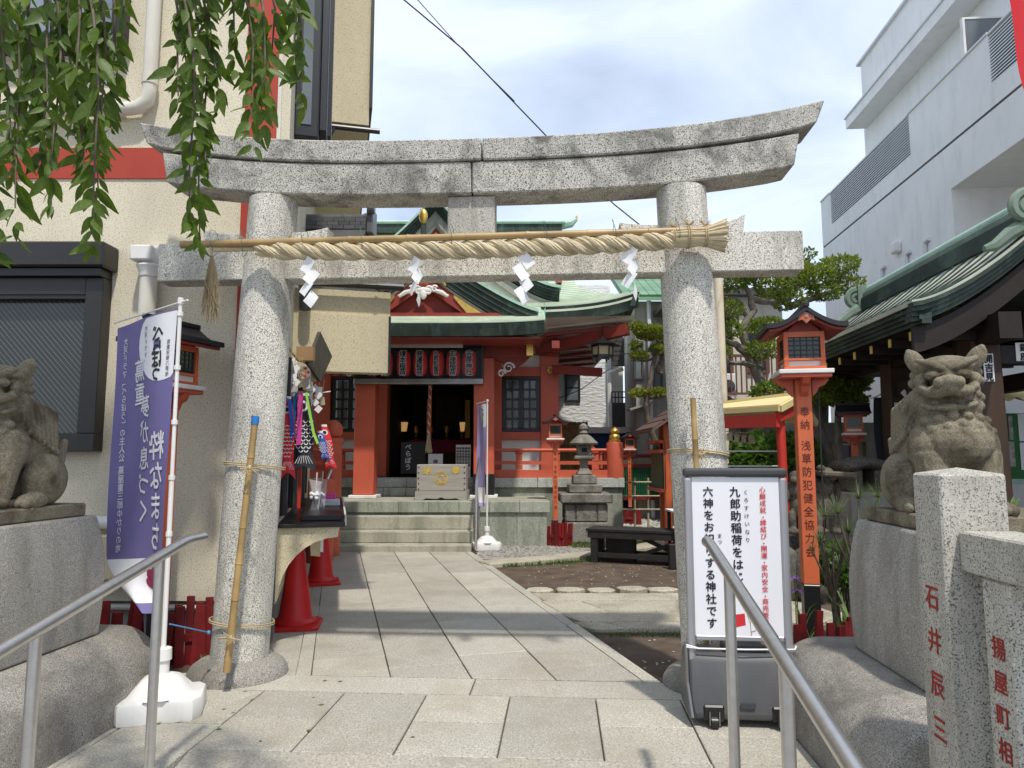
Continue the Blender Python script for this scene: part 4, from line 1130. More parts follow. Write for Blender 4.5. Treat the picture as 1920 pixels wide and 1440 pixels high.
# ------------------------------------------------------------------ vermilion lantern posts (built once, then copied)
def lantern_post(loc, rz, label, scale=1.0, text='奉納 浅草防犯健全協力会', group='vermilion lantern posts'):
    r = thing('lantern_post', label, 'lantern', (0,0,0), group)
    B = lambda: MB()
    B().bb(-0.078,0.078,-0.078,0.078,0.43,1.97).build('post', M['orange'], r, local=True, bevel=0.006)
    B().bb(-0.080,0.080,-0.080,0.080,-0.03,0.428).build('post_wrap', M['black'], r, local=True, bevel=0.006)
    m = MB()
    for (sx, sy) in ((1,0),(-1,0),(0,1),(0,-1)):
        pr = [(0.078,1.84),(0.11,1.87),(0.13,1.91),(0.18,1.93),(0.21,1.97),(0.078,1.97)]
        if sx: m.prism([(sx*p[0],p[1]) for p in pr], -0.03, 0.03, 'y')
        else: m.prism([(sy*p[0],p[1]) for p in pr], -0.03, 0.03, 'x')
    m.build('bracket', M['vermilion'], r, local=True)
    B().bb(-0.20,0.20,-0.20,0.20,1.972,2.0).build('platform', M['vermilion'], r, local=True, bevel=0.005)
    B().bb(-0.215,0.215,-0.215,0.215,2.002,2.035).build('platform_edge', M['whitepaint'], r, local=True, bevel=0.005)
    m = MB(); m.bb(-0.165,0.165,-0.165,0.165,2.037,2.06); m.bb(-0.165,0.165,-0.165,0.165,2.105,2.122); m.bb(-0.16,0.16,-0.16,0.16,2.285,2.325)
    for sx in (-1,1):
        for sy in (-1,1): m.bb(sx*0.145-0.017,sx*0.145+0.017,sy*0.145-0.017,sy*0.145+0.017,2.061,2.284)
    m.build('lamp_frame', M['orange'], r, local=True)
    B().bb(-0.142,0.142,-0.142,0.142,2.062,2.103).build('lower_panel', M['plaster'], r, local=True)
    p = B().bb(-0.135,0.135,-0.135,0.135,2.124,2.283).build('lamp_pane', M['greensheet'] if False else M['glass'], r, local=True)
    m = MB()
    for k in range(6):
        u = -0.125 + 0.05*k
        for s in (-1,1):
            m.bb(u-0.004,u+0.004,s*0.139-0.004,s*0.139+0.004,2.124,2.283); m.bb(s*0.139-0.004,s*0.139+0.004,u-0.004,u+0.004,2.124,2.283)
    for k in range(4):
        z = 2.15+0.036*k
        for s in (-1,1):
            m.bb(-0.135,0.135,s*0.1395-0.003,s*0.1395+0.003,z-0.004,z+0.004); m.bb(s*0.1395-0.003,s*0.1395+0.003,-0.135,0.135,z-0.004,z+0.004)
    m.build('lattice', M['copper_dk'], p, local=True)
    def roof(s, lift=0.0, th=0.018):
        def f(u, v):
            x = s*(0.0 + 0.315*u); z = 2.475 - 0.135*(1-(1-u)**1.8) - 0.035*u*u*0 + 0.03*max(0,u-0.7)
            return (x, -0.31+0.62*v, z+lift)
        return f
    m = MB(); m.slabgrid(roof(1,-0.012), 8, 2, (0,0,0.036)); m.slabgrid(roof(-1,-0.012), 8, 2, (0,0,0.036)); m.build('roof', M['blackroof'], r, local=True, smooth=True, angle=30)
    m = MB(); m.slabgrid(lambda u, v: tuple(Vector(roof(1)(u*0.93, 0.05+0.9*v))*1.0 + Vector((0,0.0,-0.036)) ), 8, 2, (0,0,0.02)); m.slabgrid(lambda u, v: tuple(Vector(roof(-1)(u*0.93, 0.05+0.9*v)) + Vector((0,0,-0.036))), 8, 2, (0,0,0.02)); m.build('roof_lining', M['vermilion_dark'], r, local=True)
    B().bb(-0.022,0.022,-0.32,0.32,2.49,2.525).build('ridge', M['blackroof'], r, local=True, bevel=0.006)
    B().prism([(-0.135,2.327),(0.135,2.327),(0.0,2.445)], -0.15, 0.15, 'y').build('gable', M['vermilion_dark'], r, local=True)
    for s in (-1, 1):
        pl = [(0.0,2.375),(0.03,2.40),(0.055,2.392),(0.05,2.42),(0.022,2.445),(-0.022,2.445),(-0.05,2.42),(-0.055,2.392),(-0.03,2.40)]
        g = B().prism(pl, s*0.285, s*0.295, 'y').build('gable_pendant', M['orange'], r, local=True)
        pl2 = [((x)*1.14, 2.41+(z-2.41)*1.16) for (x, z) in pl]
        B().prism(pl2, s*0.276, s*0.2845, 'y').build('pendant_rim', M['whitepaint'], g, local=True)
        mm = MB(); mm.tube([(0.0,s*0.296,2.422),(0.0,s*0.302,2.422)], 0.014, 10); mm.build('boss', M['chrome'], g, local=True)
    if text:
        m = MB(); letter(m, text, (0,-0.079,1.76), (1,0,0), (0,0,-1), 0.080, 0.099, 0.006, nrm=(0,-1,0), sx=1.25)
        m.build('lettering', M['inkbrown'], r, local=True)
    r.location = loc; r.rotation_euler = (0,0,rz); r.scale = (scale*0.88, scale*0.88, scale*0.968)
    for ch in r.children:
        if ch.name.split('.')[0] in ('post', 'post_wrap', 'lettering'): ch.scale = (0.80, 0.80, 1)
    return r
LP = lantern_post(W(1511, 900, 5.3)*Vector((1,1,0)) if False else Vector((W(1511,900,5.3).x, 5.3, 0)), -GA-0.12, 'large vermilion lantern post with black lettering behind the white sign board', 1.0)
def lantern_copy(loc, rz, label, scale=1.0, letters=True, thin=0.76):
    c = copy_tree(LP, None, () if letters else tuple(o.name for o in LP.children if o.name.startswith('lettering')))
    c.location = loc; c.rotation_euler = (0,0,rz); c.scale = (scale*0.82, scale*0.82, scale); c['label'] = label
    for ch in c.children:
        if ch.name.split('.')[0] in ('post', 'post_wrap', 'lettering'): ch.scale = (thin, thin, 1)
    return c
lantern_copy((W(322,640,4.66).x, 4.66, -0.03), -0.35, 'vermilion lantern post half hidden behind the purple banner', 0.90, False, 0.8)
lantern_copy((W(1041,880,11.6).x, 11.6, 0.0), 0.0, 'vermilion lantern post between the hall steps and the old stone lantern', 0.81)
lantern_copy((W(1180,880,15.2).x, 15.2, 0.0), 0.0, 'distant vermilion lantern post in front of the green fence', 0.75)
lantern_copy((W(1604,880,8.6).x, 8.6, 0.12), 1.2, 'vermilion lantern post beside the small stone shrine', 0.74, False)
cb_ = W(1527, 700, 5.36)
tag(MB().tube([W(1533,700,5.32), W(1546,1000,5.32), W(1547,1100,5.3)], 0.006, 6).build('lamp_cable', M['wire']), 'black cable running down the back of the large lantern post', 'cable')

# ------------------------------------------------------------------ picket fences
def picket_fence(label, pts, n, h, y_jit=0.012, w=0.05, z0=-0.03):
    f = thing('picket_fence', label, 'fence', tuple(Vector(pts[0])*Vector((1,1,0))))
    for i in range(n):
        t = i/(n-1)*(len(pts)-1); k = min(int(t), len(pts)-2); fr = t-k
        p = Vector(pts[k])*(1-fr) + Vector(pts[k+1])*fr
        d = (Vector(pts[k+1])-Vector(pts[k])).normalized(); nr = Vector((-d.y, d.x, 0))
        hh = h*R(0.82, 1.12); lean = R(-0.10, 0.10)
        p = p + nr*R(-y_jit, y_jit)
        b = Vector((p.x, p.y, z0)); tp = b + d*(lean*hh) + Vector((0,0,hh)) + nr*R(-0.02,0.02)
        MB().beam(b, tp, w*R(0.85,1.1), 0.02, up=nr).build('picket', M['picket'], f)
    for k in range(len(pts)-1):
        a = Vector(pts[k]); b = Vector(pts[k+1])
        MB().beam(Vector((a.x,a.y,z0+h*0.42)), Vector((b.x,b.y,z0+h*0.42)), 0.02, 0.045, up=(0,0,1)).build('rail', M['picket'], f)
    return f
picket_fence('dark red picket fence behind the purple banner and its weighted base', [W(196,1200,4.72)*Vector((1,1,0)), W(395,1200,4.86)*Vector((1,1,0))], 15, 0.42, 0.05, 0.055)
picket_fence('low dark red picket fence round the iris bed under the large lantern', [Vector((1.78,4.55,0)), Vector((2.02,4.62,0)), Vector((2.35,4.75,0)), Vector((2.75,4.85,0))], 14, 0.36, 0.03, 0.05)
picket_fence('small red picket guard round the thin lantern post by the steps', [Vector((W(1028,1000,11.3).x,11.3,0)), Vector((W(1050,1000,11.15).x,11.15,0)), Vector((W(1072,1000,11.3).x,11.3,0))], 9, 0.36, 0.02, 0.05)
picket_fence('small red picket guard round the distant lantern post', [Vector((W(1166,950,14.8).x,14.8,0)), Vector((W(1200,950,14.8).x,14.8,0))], 9, 0.32, 0.03, 0.05)

# ------------------------------------------------------------------ banners
def banner(label, pole_base, pole_h, arm_end, flag_h, cols, groups, bottom_gather, base_scale=1.0, logo=True, pennant='flagpurple', z0=0.0, base_rot=0.3, side=-1):
    px_, py_ = pole_base
    r = thing('banner', label, 'banner', (px_, py_, z0))
    # weighted plastic base
    b = MB(); s = base_scale
    rot = Matrix.Rotation(base_rot, 3, 'Z')
    outline = []
    for (x, y) in ((-0.20,-0.11),(-0.165,-0.165),(-0.06,-0.17),(-0.03,-0.15),(0.03,-0.15),(0.06,-0.17),(0.165,-0.165),(0.20,-0.11),(0.20,0.11),(0.165,0.165),(-0.165,0.165),(-0.20,0.11)):
        outline.append((x*1.05, y))
    rings = []
    for (k, z) in ((0.98,0.0),(1.0,0.012),(1.0,0.085),(0.97,0.1),(0.80,0.11),(0.62,0.15),(0.45,0.185),(0.25,0.2),(0.15,0.205)):
        rg = []
        for i, (x, y) in enumerate(outline):
            q = Vector((x*k, y*k, 0))
            if k < 0.85: q = Vector((x, y, 0)).normalized()*0.215*k
            q = rot @ (q*s); rg.append((px_+q.x, py_+q.y, z0 + z*s))
        rings.append(rg)
    b.ring_loft(rings); b.build('weighted_base', M['whiteplastic'], r, smooth=True, angle=40)
    b = MB(); b.lathe((px_,py_,z0), [(0.034*s,0.2*s),(0.034*s,0.27*s),(0.044*s,0.272*s),(0.042*s,0.33*s),(0.03*s,0.335*s)], 16); b.build('collar', M['whiteplastic'], r, smooth=True, angle=40)
    b = MB(); b.tube([(px_,py_,z0+0.2*s),(px_,py_,z0+pole_h*0.55)], 0.013*s, 10); b.tube([(px_,py_,z0+pole_h*0.55),(px_,py_,z0+pole_h)], 0.0105*s, 10); b.tube([(px_,py_,z0+pole_h-0.02),(px_,py_,z0+pole_h+0.015)], 0.016*s, 10); b.build('pole', M['whiteplastic'], r, smooth=True)
    top = Vector((px_, py_, z0+pole_h-0.01)); ae = Vector(arm_end)
    MB().tube([top + (top-ae)*0.1, ae], 0.0055*s, 8).build('arm', M['whiteplastic'], r, smooth=True)
    vec = ae - top; L = vec.length; dirh = vec/L
    nrm = Vector((dirh.y, -dirh.x, 0)).normalized()
    if nrm.y > 0: nrm = -nrm
    def F(u, v, off=0.0):
        """u 0 at the pole .. 1 at the free edge, v 0 top .. 1 bottom"""
        g = max(0.0, (v-0.80)/0.20)
        uu = u*(1 - bottom_gather*g**1.6)*(1 - 0.16*v)
        p = top + dirh*(0.02 + (L-0.03)*uu) + Vector((0,0,-0.03 - flag_h*v))
        p.z += dirh.z*0
        p = p + nrm*(0.018*sin(5*u+3.0*v) + 0.012*sin(11*u - 6*v)*v + 0.03*g*sin(9*u) + off)
        p.z -= bottom_gather*0.10*g*(u-0.3) * -0.6
        return p
    N1, N2 = 18, 60
    fl = MB(); 
    fl.grid(lambda u, v: F(u, v), N1, N2)
    fl.m = 0
    # printed colour fields follow the cloth
    for idx, f in enumerate(fl.f):
        j, i = divmod(idx, N1); u, v = (i+0.5)/N1, (j+0.5)/N2
        if v > 0.815 and v < 0.975: fl.mi[idx] = 1
    fl.build('cloth', [M[pennant], M['flagwhite']], r, smooth=True, angle=0, fix=False)
    def onflag(V, F_, uc, vc, w, h, mirror, off):
        P = []
        for q in V:
            P.append(F(uc + (-q[0] if not mirror else q[0])*w, vc - q[1]*h, off))
        return P, F_
    pr = {}
    def put_text(body, uc, v0, size, pitch, mat, bold=0.015, dv=1.0):
        mb = pr.setdefault(mat, MB()); y = v0
        hs = size/flag_h; ws = size/L
        for ch in body:
            if ch == ' ': y += pitch/flag_h*0.6; continue
            V, F_ = glyph(ch)
            rot_ = ch in 'ー「」'
            V2 = [((q.y-0.37), -q.x) if rot_ else (q.x, q.y-0.37) for q in V]
            for (ax_, ay_, off) in ([(0,0,0.003)] if bold < 0.008 else [(0,0,0.003),(bold*1.3,0,0.0032),(-bold*1.3,0,0.0034),(0,bold*1.3,0.0036),(0,-bold*1.3,0.0038)]):
                # seen from behind: the glyphs are mirrored
                P, FF = onflag([(a+ax_, b_+ay_) for (a, b_) in V2], F_, uc, y + hs*0.5, ws*side*-1, hs, True, off)
                mb.add(P, FF)
            y += pitch/flag_h
    if logo:
        mb = MB(); n = 30; P = []
        cu, cv, ru, rv = 0.16, 0.10, 0.42, 0.135
        for i in range(n):
            a = 2*pi*i/n
            u = min(1.0, max(0.0, cu + ru*cos(a))); v = max(0.006, cv + rv*sin(a))
            P.append((u, v))
        Q = [F(cu, cv, 0.002)] + [F(u, v, 0.002) for (u, v) in P]
        mid = [F(cu + (u-cu)*0.5, cv + (v-cv)*0.5, 0.0022) for (u, v) in P]
        Q += mid
        Fc = []
        for i in range(n):
            j = (i+1) % n
            Fc.append((0, 1+n+i, 1+n+j)); Fc.append((1+n+i, 1+i, 1+j, 1+n+j))
        mb.add(Q, Fc); mb.build('white_field', M['flagwhite'], r, fix=False)
    for (body, uc, v0, size, pitch, mat, bold) in cols: put_text(body, uc, v0, size, pitch, mat, bold)
    for mat, mb in pr.items(): mb.build('lettering', M[mat], r, fix=False)
    return r, F
pb_ = W(312, 1300, 3.9)
lead = banner('tall purple banner with mirrored white lettering on a white weighted base', (W(322,900,3.86).x, 3.86), 2.19, W(214,606,4.18), 1.66,
    [('大河ドラマ「べらぼう」の主人公', 0.84, 0.045, 0.050, 0.0488, 'inkwhite', 0.009),
     ('蔦屋重三郎ゆかりの地', 0.84, 0.50, 0.050, 0.0488, 'inkwhite', 0.009),
     ('蔦重、', 0.56, 0.14, 0.135, 0.135, 'inkwhite', 0.012), ('夢が息づく', 0.44, 0.27, 0.135, 0.145, 'inkwhite', 0.012), ('粋なまち', 0.20, 0.40, 0.165, 0.165, 'inkwhite', 0.014),
     ('べらぼう', 0.24, 0.035, 0.11, 0.075, 'inkblack', 0.02), ('大河ドラマ', 0.44, 0.03, 0.035, 0.038, 'inkblack', 0.0), ('蔦重栄華乃夢噺', 0.08, 0.10, 0.03, 0.03, 'inkblack', 0.0),
     ('ゆかり', 0.30, 0.92, 0.05, 0.03, 'inkblack', 0.0)], None, 0.72)
r, F = lead
mb = MB()
for (cu, cv, s) in ((0.36,0.875,1.0),(0.25,0.865,0.9),(0.33,0.91,0.9),(0.22,0.90,0.8),(0.43,0.90,0.8)):
    P = [F(cu, cv, 0.004)] + [F(cu + 0.085*s*cos(2*pi*i/12), cv + 0.024*s*sin(2*pi*i/12), 0.004) for i in range(12)]
    mb.add(P, [(0, 1+i, 1+(i+1) % 12) for i in range(12)])
mb.build('plum_blossom', M['plum'], r, fix=False)
for k in range(5):
    z = 2.1 - k*0.36
    q = F(0.0, 0.02+0.18*k)
    MB().tube([(ORG[r.name].x, 3.86, q.z-0.012), (ORG[r.name].x, 3.86, q.z+0.012)], 0.017, 10).build('clip', M['whiteplastic'], r, smooth=True)
cd = thing('tether_rope', 'blue cord from the banner pole to the foot of the gate pillar', 'cord', W(360,1180,4.1))
MB().tube([W(318,1170,3.85), W(355,1178,4.0), W(392,1186,4.2)], 0.004, 6).build('line', M['bluecord'], cd, smooth=True)
MB().sph(W(391,1186,4.19), 0.012, 8, 6).build('knot', M['bluecord'], cd)
banner('lilac and white banner standing beside the hall steps', (W(913,1000,10.75).x, 10.75), 2.22, W(893,757,11.05), 1.55,
    [('べらぼう', 0.35, 0.03, 0.10, 0.085, 'inkblack', 0.02)], None, 0.3, 1.0, True, 'flaglilac', -0.02, 0.1)

# ------------------------------------------------------------------ pedestals and guardian lions
def pedestal(sx, label):
    p = thing('lion_pedestal', label, 'pedestal', tuple(GATE @ Vector((sx*2.35, -1.1, 0))), 'guardian lion pedestals')
    y0, y1 = -1.50, -0.72
    prof = []
    arc = [(1.66+0.24*(1-cos(pi/2*k/10)), 0.17+0.23*sin(pi/2*k/10)) for k in range(11)]
    prof = [(sx*x, z) for (x, z) in [(1.66,-0.03)] + arc + [(3.0,0.40),(3.0,-0.03)]]
    ys_ = [(y0-0.26, 0.045), (y0-0.255, 0.02), (y0-0.235, 0.0), (y1+0.215, 0.0), (y1+0.235, 0.02), (y1+0.24, 0.045)]
    cxm = sx*2.3
    MB(GATE).ring_loft([[Vector((q[0] + (cxm-q[0])*e*0.9, yy, q[1]-max(0,e*0.55*(q[1]>0.1)))) for q in prof] for (yy, e) in ys_]).build('rounded_plinth', M['plinth'], p, smooth=True, angle=50)
    P = []
    dx = 0.10 if sx < 0 else 0.0
    b = [(sx*(1.98-dx),y0),(sx*2.85,y0),(sx*2.85,y1),(sx*(1.98-dx),y1)]
    m = MB(GATE)
    n = 9; rings = []
    for k in range(n+1):
        t = k/n; z = 0.402 + 0.62*t
        sw = 0.012*sin(pi*t) - 0.03*t**4
        rings.append([(b[0][0]-sx*sw, b[0][1]-sw, z), (b[1][0]+sx*sw, b[1][1]-sw, z), (b[2][0]+sx*sw, b[2][1]+sw, z), (b[3][0]-sx*sw, b[3][1]+sw, z)])
    m.ring_loft(rings); m.build('block', M['pedestal'], p, bevel=0.012, seg=2)
    MB(GATE).bb(min(sx*(2.03-dx),sx*2.75), max(sx*(2.03-dx),sx*2.75), y0+0.08, y1-0.09, 1.023, 1.09).build('top_slab', M['statue'], p, bevel=0.008)
    return p
pedestal(1, 'weathered granite pedestal with rounded plinth beside the inscribed stone post')
pedestal(-1, 'weathered granite pedestal with rounded plinth under the shaded lion by the office wall')

def komainu():
    mb = MB()
    def E_(c, r, rot=None): mb.sph(c, r, 18, 12, rot)
    def cap(a, b, r0, r1, n=5):
        a = Vector(a); b = Vector(b)
        mb.tube([a + (b-a)*(k/n) for k in range(n+1)], [r0 + (r1-r0)*k/n for k in range(n+1)], 14); mb.sph(a, r0, 14, 9); mb.sph(b, r1, 14, 9)
    # trunk: haunches, back, deep chest
    E_((0,0.19,0.15),(0.15,0.16,0.15))
    cap((0,0.18,0.20),(0,-0.03,0.35),0.145,0.15)
    E_((0,-0.10,0.32),(0.17,0.135,0.135))
    E_((0,-0.05,0.46),(0.145,0.13,0.12)); E_((0,0.03,0.45),(0.145,0.12,0.15))
    for s in (-1,1):
        E_((s*0.115,-0.075,0.295),(0.085,0.10,0.105))                      # shoulder
        cap((s*0.118,-0.10,0.25),(s*0.112,-0.135,0.07),0.078,0.064)        # straight thick foreleg
        E_((s*0.112,-0.165,0.035),(0.068,0.085,0.042))
        for k in (-1,0,1): E_((s*0.112+k*0.04,-0.235,0.026),(0.023,0.03,0.025))
        E_((s*0.14,0.14,0.135),(0.08,0.145,0.135))                          # folded hind leg
        E_((s*0.175,0.02,0.035),(0.055,0.095,0.04))
        for k in (-1,0,1): E_((s*0.175+k*0.034,-0.062,0.025),(0.02,0.03,0.023))
    cap((0,0.31,0.08),(0,0.34,0.34),0.07,0.045)
    for s in (-1,1): cap((s*0.04,0.33,0.18),(s*0.07,0.36,0.33),0.045,0.02)
    # head, turned toward the path
    H = Matrix.Translation((-0.01,-0.075,0.585)) @ Matrix.Rotation(radians(-26), 4, 'Z') @ Matrix.Rotation(radians(6), 4, 'X') @ Matrix.Scale(1.10, 4)
    h3 = H.to_3x3() 
    def hd(c, r, rr=None): mb.sph(H @ Vector(c), r, 18, 12, h3 @ rr if rr is not None else h3)
    hd((0,0.03,0.0),(0.112,0.11,0.095))
    hd((0,0.015,0.062),(0.108,0.095,0.045))              # flat wide skull
    hd((0,-0.10,-0.020),(0.062,0.075,0.040))             # snout
    hd((0,-0.155,0.004),(0.046,0.026,0.026))             # nose pad
    for s in (-1,1):
        hd((s*0.034,-0.158,0.0),(0.024,0.022,0.022))     # nostril wings
        hd((s*0.045,-0.115,-0.038),(0.045,0.05,0.026))   # upper lip
        hd((s*0.082,-0.075,-0.030),(0.034,0.05,0.020), Matrix.Rotation(s*-0.5,3,'Y'))   # lip curling up to the cheek
        hd((s*0.055,-0.092,0.066),(0.066,0.030,0.018), Matrix.Rotation(s*-0.42,3,'Y'))  # heavy slanting brow
        hd((s*0.056,-0.102,0.028),(0.030,0.024,0.021))   # eye
        hd((s*0.056,-0.124,0.027),(0.011,0.008,0.010))
        hd((s*0.095,-0.045,0.005),(0.03,0.045,0.03))     # cheek
        hd((s*0.112,0.015,0.085),(0.036,0.020,0.058), Matrix.Rotation(s*0.55,3,'Y'))    # ear
        hd((s*0.128,0.02,0.115),(0.018,0.014,0.03), Matrix.Rotation(s*0.5,3,'Y'))
        hd((s*0.070,-0.060,-0.098),(0.040,0.06,0.018), Matrix.Rotation(s*-0.35,3,'Y'))  # jaw corner
        for k in range(6): hd((s*(0.112+0.010*sin(k*2.3)),0.045+0.012*(k % 2),0.03-0.034*k),(0.026,0.026,0.022))
        for k in range(5): hd((s*(0.098+0.008*sin(k*1.7)),0.0,-0.03-0.028*k),(0.022,0.024,0.019))
    hd((0,-0.082,-0.100),(0.066,0.065,0.020))            # lower jaw
    hd((0,-0.02,-0.085),(0.082,0.07,0.035))
    hd((0,-0.075,0.020),(0.024,0.075,0.026))             # bridge
    for k in range(3): hd((0,-0.09-0.018*k,0.040-0.010*k),(0.034-0.004*k,0.010,0.010))  # wrinkles
    # collar of grape-like curls
    for (z, n, rad) in ((0.430,6,0.160),(0.388,7,0.172)):
        for k in range(n):
            a = (k-(n-1)/2)*0.36 - 0.12
            mb.sph((sin(a)*rad, -0.045-cos(a)*(rad-0.022), z - 0.010*abs(k-(n-1)/2)), (0.027,0.032,0.023), 10, 8)
    for s in (-1,1):        # long mane locks over the flanks
        for k in range(7):
            y = -0.015+0.036*k
            cap((s*0.115,y,0.54-0.012*k),(s*(0.158-0.004*k),y+0.015,0.375-0.016*k),0.026,0.012,3)
            mb.sph((s*(0.160-0.004*k), y+0.015, 0.372-0.016*k), (0.02,0.02,0.018), 8, 6)
    return mb
kb = komainu()
ko = kb.build('guardian_lion', M['statue'], local=True, fix=False)
def lion_mods(o):
    md = o.modifiers.new('skin', 'REMESH'); md.mode = 'VOXEL'; md.voxel_size = 0.0042; md.use_smooth_shade = True
    md = o.modifiers.new('soft', 'SMOOTH'); md.factor = 0.35; md.iterations = 1
lion_mods(ko); ko.scale = (0.90, 0.97, 0.97)
ko.location = GATE @ Vector((2.23, -1.17, 1.085)); ko.rotation_euler = (0,0,-GA)
tag(ko, 'sunlit stone guardian lion seated on the pedestal behind the inscribed post', 'statue', 'seated stone guardian lions')
k2 = ko.copy(); COL.objects.link(k2)
k2.location = GATE @ Vector((-2.13, -1.17, 1.085)); k2.scale = (-0.90, 0.97, 0.97)
tag(k2, 'shaded stone guardian lion seated in front of the dark office window', 'statue')

# ------------------------------------------------------------------ steel handrails down the ramp
def ramp_z(y): return 0.0 + (y-RY0)*(RZ/(RY1-RY0)) if y < RY0 else 0.0
def handrail(x, ya, yb, yc, posts, za, zb, label):
    h = thing('handrail', label, 'handrail', tuple(GATE @ Vector((x, yb, ramp_z(yb)))), 'steel handrails of the ramp')
    sl = (za-zb)/(yb-yc)
    pts = [(x,ya,za),(x,yb+0.06,za),(x,yb+0.02,za-0.003),(x,yb-0.03,za-0.012),(x,yc,zb),(x,yc-0.6,zb-sl*0.6)]
    MB(GATE).tube(pts, 0.0215, 20).build('rail', M['steel'], h, smooth=True, angle=60)
    for y in posts:
        z = za - (yb-y)*sl
        MB(GATE).tube([(x,y,ramp_z(y)-0.02),(x,y,z-0.012)], 0.0185, 18).build('post', M['steel'], h, smooth=True, angle=60)
        MB(GATE).lathe((x,y,ramp_z(y)+0.002), [(0.045,0.0),(0.045,0.006),(0.02,0.01)], 16).build('post_flange', M['steel'], h)
handrail(-1.02, -1.34, -1.52, -2.465, (-1.68,-2.33), 0.976, 0.782, 'brushed steel handrail in front of the purple banner')
handrail(1.13, -1.50, -1.58, -2.89, (-1.866,-2.47), 0.992, 0.707, 'brushed steel handrail crossing in front of the white sign board')

# ------------------------------------------------------------------ sign board on a water tank
SGN = Matrix.Translation((W(1390,1300,3.80).x, 3.80, 0)) @ Matrix.Rotation(-GA-0.02, 4, 'Z')
sg = thing('sign_board', 'white sign board with black and red lettering on a charcoal wheeled tank', 'sign', tuple(SGN @ Vector((0,0,0))))
m = MB(SGN)
pr = [(-0.15,0.035),(0.15,0.035),(0.165,0.06),(0.13,0.33),(0.10,0.375),(-0.10,0.375),(-0.13,0.33),(-0.165,0.06)]
m.ring_loft([[Vector((x, p[0]*k, 0.035+(p[1]-0.035)*kz*0.9)) for p in pr] for (x, k, kz) in ((-0.285,0.86,0.94),(-0.268,0.97,0.99),(-0.25,1,1),(0.25,1,1),(0.268,0.97,0.99),(0.285,0.86,0.94))])
tank = m.build('water_tank', M['tank'], sg, smooth=True, bevel=0.02, seg=2, angle=30)
MB(SGN).bb(-0.04,0.03,-0.172,-0.166,0.10,0.125).build('maker_plate', M['signdark'], tank)
for x in (-0.17,0.16):
    MB(SGN).bb(x-0.05,x+0.05,-0.172,-0.12,0.034,0.11).build('wheel_recess', M['black'], tank, bevel=0.008)
    m = MB(SGN); m.tube([(x-0.016,-0.165,0.03),(x+0.016,-0.165,0.03)], 0.03, 16); w = m.build('wheel', M['black'], sg, smooth=True)
    m = MB(SGN); m.bb(x-0.026,x-0.02,-0.185,-0.14,0.02,0.085); m.bb(x+0.02,x+0.026,-0.185,-0.14,0.02,0.085); m.build('fork', M['chrome'], w)
MB(SGN).bb(-0.09,0.12,-0.07,0.07,0.335,0.37).build('filler_cap', M['signdark'], tank, bevel=0.01)
fx0, fx1 = -0.28, 0.24
for x in (fx0+0.02, fx1-0.02):
    MB(SGN).bb(x-0.02,x+0.02,-0.115,-0.075,0.20 if x < 0 else 0.20,1.225).build('side_rail', M['signgrey'], sg, bevel=0.014, seg=3)
MB(SGN).bb(fx0-0.003,fx1+0.003,-0.12,-0.07,1.226,1.272).build('top_rail', M['signdark'], sg, bevel=0.016, seg=3)
MB(SGN).bb(fx0+0.042,fx1-0.042,-0.108,-0.082,0.405,0.43).build('bottom_rail', M['signgrey'], sg, bevel=0.004)
sheet = MB(SGN).bb(fx0+0.041,fx1-0.041,-0.10,-0.088,0.428,1.224).build('sheet', M['signwhite'], sg)
def sgn_text(body, px, py0, size, pitch, mat, bold, sx=1.0):
    pass
def sgpt(px, py):       # where the bearing meets the sheet
    o = EYE; d = (W(px, py, 3.0)-EYE)
    n = (SGN.to_3x3() @ Vector((0,-1,0))); p0 = SGN @ Vector((0,-0.101,0.8))
    t = (p0-o).dot(n)/d.dot(n); return o + d*t
rgt = SGN.to_3x3() @ Vector((1,0,0))
k = 3.70/FPX
mb = MB()
dn = lambda a, b: (sgpt(*b)-sgpt(*a))
letter(mb, '六神をお祀りする神社です', sgpt(1327,912), rgt, dn((1327,912),(1335,1170)), 19.5*k, 21.6*k, 0.022, nrm=-(SGN.to_3x3() @ Vector((0,1,0))))
letter(mb, '九郎助稲荷をはじめ', sgpt(1377,912), rgt, dn((1377,912),(1386,1110)), 20*k, 22.0*k, 0.022, nrm=-(SGN.to_3x3() @ Vector((0,1,0))))
letter(mb, 'くろすけいなり', sgpt(1398,918), rgt, dn((1398,918),(1402,1015)), 9.5*k, 14.5*k, 0.006, nrm=-(SGN.to_3x3() @ Vector((0,1,0))))
letter(mb, 'まつ', sgpt(1349,1000), rgt, Vector((0,0,-1)), 9*k, 11*k, 0.006, nrm=-(SGN.to_3x3() @ Vector((0,1,0))))
mb.build('black_lettering', M['inkblack'], sheet, fix=False)
mb = MB(); letter(mb, '心願成就・縁結び・開運・家内安全・商売繁盛など', sgpt(1429,912), rgt, dn((1429,912),(1437,1190)), 11.8*k, 12.6*k, 0.012, nrm=-(SGN.to_3x3() @ Vector((0,1,0))))
mb.build('red_lettering', M['inkred'], sheet, fix=False)
